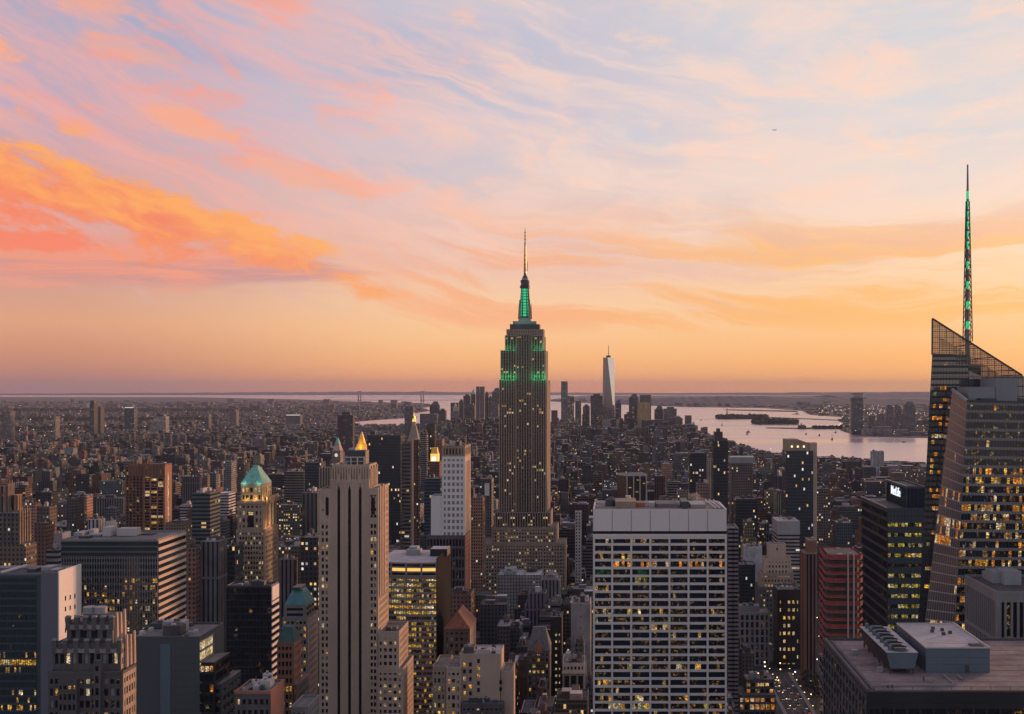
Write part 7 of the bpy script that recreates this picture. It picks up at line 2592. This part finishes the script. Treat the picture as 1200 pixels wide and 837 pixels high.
cand = []
for i in chosen:
    x0, x1, y0, y1, h, big = lots[i]
    rg = random.Random(i * 13 + 5)
    ci = rg.choices(range(len(WALLS)), weights=(5, 4, 5, 5, 4, 2, 5, 3, 6, 5, 1.2, 4, 2, 4))[0]
    yy, xx = np.where(buf == i)
    vx, vy = xx.mean() * 2, yy.mean() * 2
    cand.append((i, ci, vx, vy, rg, describe(i, WNAME[ci], vx, vy)))
cand.sort(key=lambda c: c[5][3])
size_word = lambda h, w_: 'tall' if h > 62 else 'wide' if w_ > 26 else 'low' if h < 28 else 'mid height' if w_ > 13 else 'narrow'
ORDW = 'nearest,second,third,fourth,fifth,sixth,seventh,eighth,ninth,tenth,eleventh,twelfth,thirteenth,fourteenth,fifteenth'.split(',')
for (i, ci, vx, vy, rg, (cn, rel, lm, dist)) in cand:
    x0, x1, y0, y1, h, big = lots[i]
    sz = size_word(h, x1 - x0)
    feat = rg.choice(('tank', 'shed', 'setback', 'flat', 'flat'))
    if big and feat == 'flat' and h > 50:
        feat = 'setback'
    ft = {'tank': 'with water tank', 'shed': 'with roof sheds', 'setback': 'with setback top', 'flat': 'with flat roof'}[feat]
    key = (sz, cn, ft, rel, lm)
    n_ = used.get(key, 0)
    used[key] = n_ + 1
    lab = '%s %s block %s, %s %s %s' % (sz, cn, ft, ORDW[n_], rel, lm)
    o = (0, 0, 0)
    st = rg.choice(STY if big else STY[:4] + ['facade_lit', 'facade_plain', 'facade_ribbon'])
    nm = 'office_block' if st in ('facade_ribbon', 'facade_glass', 'facade_stripe') else 'apartment_block'
    loc = Vector(((x0 + x1) / 2, y0, ZG))
    r = thing(nm, lab, 'office block' if nm == 'office_block' else 'apartment block', loc, 'filler blocks of the middle city')
    r['group'] = 'plain city blocks between the towers'
    wm, rm = MB(), MB()
    c = tuple(k_ * rg.uniform(.85, 1.15) for k_ in WALLS[ci])
    rc = rg.choices(ROOFS, weights=(4, 4, 4, 3, 4, 2, 2))[0]
    uo = rg.randrange(1, 400) * 120.0
    zt_ = ZG + h
    if feat == 'setback':
        hs_ = h * rg.uniform(.72, .9)
        wall_with_parapet(wm, rm, x0, x1, y0, y1, ZG, ZG + hs_, st, c, rc, uo)
        s0 = (x1 - x0) * .14
        wall_with_parapet(wm, rm, x0 + s0, x1 - s0, y0 + 4, y1 - 3, ZG + hs_ - .88, zt_, st, c, rc, uo)
        a = (x0 + s0, x1 - s0, y0 + 4, y1 - 3)
    else:
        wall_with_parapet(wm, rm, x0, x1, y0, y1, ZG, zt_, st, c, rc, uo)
        a = (x0, x1, y0, y1)
    wm.build('wall', r, origin=loc)
    rm.build('roof', r, origin=loc)
    zr = zt_ - .9
    if feat == 'tank':
        tk = MB()
        water_tank(tk, rg.uniform(a[0] + 3, a[1] - 3), rg.uniform(a[2] + 3, a[3] - 3), zr, 1.1)
        tk.build('water_tank', r, origin=loc)
    for _ in range(4 if feat == 'shed' else 2):
        u_ = MB()
        clut(lambda n__: u_, *a, zr, False, rg)
        if u_.v:
            u_.build('rooftop_unit', r, origin=loc)

for i, (x0, x1, y0, y1, h, big) in enumerate(lots):
    if i in chosen_set:
        continue
    rg = random.Random(i * 13 + 5)
    hidden = i not in vis
    if hidden and y0 < 1500:
        continue
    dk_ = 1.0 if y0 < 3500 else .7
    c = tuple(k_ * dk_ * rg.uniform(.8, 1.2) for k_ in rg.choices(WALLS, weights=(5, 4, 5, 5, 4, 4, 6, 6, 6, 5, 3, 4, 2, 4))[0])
    rc = rg.choice(ROOFS)
    st = rg.choice(STY if big else STY[:4] + ['facade_lit', 'facade_plain', 'facade_ribbon'])
    mb = city if y0 < 5200 else far_city
    z1 = ZG + h
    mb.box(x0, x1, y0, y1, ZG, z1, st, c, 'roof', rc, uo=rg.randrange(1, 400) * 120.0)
    if y0 < 7500 and not hidden:
        clut(lambda n__: mb, x0, x1, y0, y1, z1, y0 < 3000, rg)
        if rg.random() < .18 and y0 < 3500 and x1 - x0 > 9:
            water_tank(mb, rg.uniform(x0 + 3, x1 - 3), rg.uniform(y0 + 3, y1 - 3), z1, 1.1)
o = city.build('city_blocks', None, 'stuff')
tag(o, 'countless low blocks filling the middle city between the towers', 'city blocks')
o = far_city.build('distant_city_blocks', None, 'stuff')
tag(o, 'hazy mass of low blocks reaching to the horizon', 'city blocks')

# dark parks and street trees
leafy('park_trees', [(-2150, -1550, 2770, 2830), (-2600, -2080, 3250, 3420)], 16, .010, 1, 9)
leafy('distant_trees', [(-9000, -3200, 9000, 9300), (-5200, -2700, 6900, 7050), (-7000, -4000, 12500, 13200)], 14, .0008, 6, 22)

# lamps of streets and yards all over the city
li = MB()
rg = random.Random(21)
for _ in range(2200):
    v = rg.random()
    Yq = 1.0 / (1 / 15000 + (1 / 940 - 1 / 15000) * v ** 1.2)
    px = rg.uniform(-10, 1210)
    X = wx(px, Yq)
    if not (inside(CITY, X, Yq) or inside(WEST, X, Yq)):
        continue
    s_ = .35 + Yq / 11000.0
    z = ZG + (rg.uniform(4, 12) if Yq < 1900 else rg.uniform(8, 32))
    li.box(X - s_, X + s_, Yq - s_, Yq + s_, z, z + 1.6 * s_, 'lamp_warm' if rg.random() < .55 else 'lamp_white')
for _ in range(160):
    Yq = rg.uniform(6300, 15500)
    px = rg.uniform(960, 1085)
    X = wx(px, Yq)
    if inside(WEST, X, Yq):
        s_ = .5 + Yq / 9000
        li.box(X - s_, X + s_, Yq, Yq + s_, 25, 25 + 2 * s_, 'lamp_white' if rg.random() < .6 else 'lamp_warm')
o = li.build('city_lights', None, 'stuff')
tag(o, 'scattered pinpoint street and yard lamps across the city', 'city lights')

# ------------------------------------------------------------------ haze
hm = bpy.data.materials.new('haze')
hm.use_nodes = True
ht = NT(hm.node_tree)
ht.n.remove(ht.n['Principled BSDF'])
hv = ht.n.new('ShaderNodeVolumePrincipled')
hv.inputs['Color'].default_value = (.46, .49, .64, 1)
hv.inputs['Density'].default_value = 1.8e-5
hv.inputs['Anisotropy'].default_value = 0.0
ht.l.new(hv.outputs[0], ht.n['Material Output'].inputs['Volume'])
hm.cycles.homogeneous_volume = True
M['haze'] = hm
hz = MB()
hz.box(-60500, 60500, -3500, 50500, -3, 530, 'haze', bottom=True)
hz.build('haze', None, 'stuff')
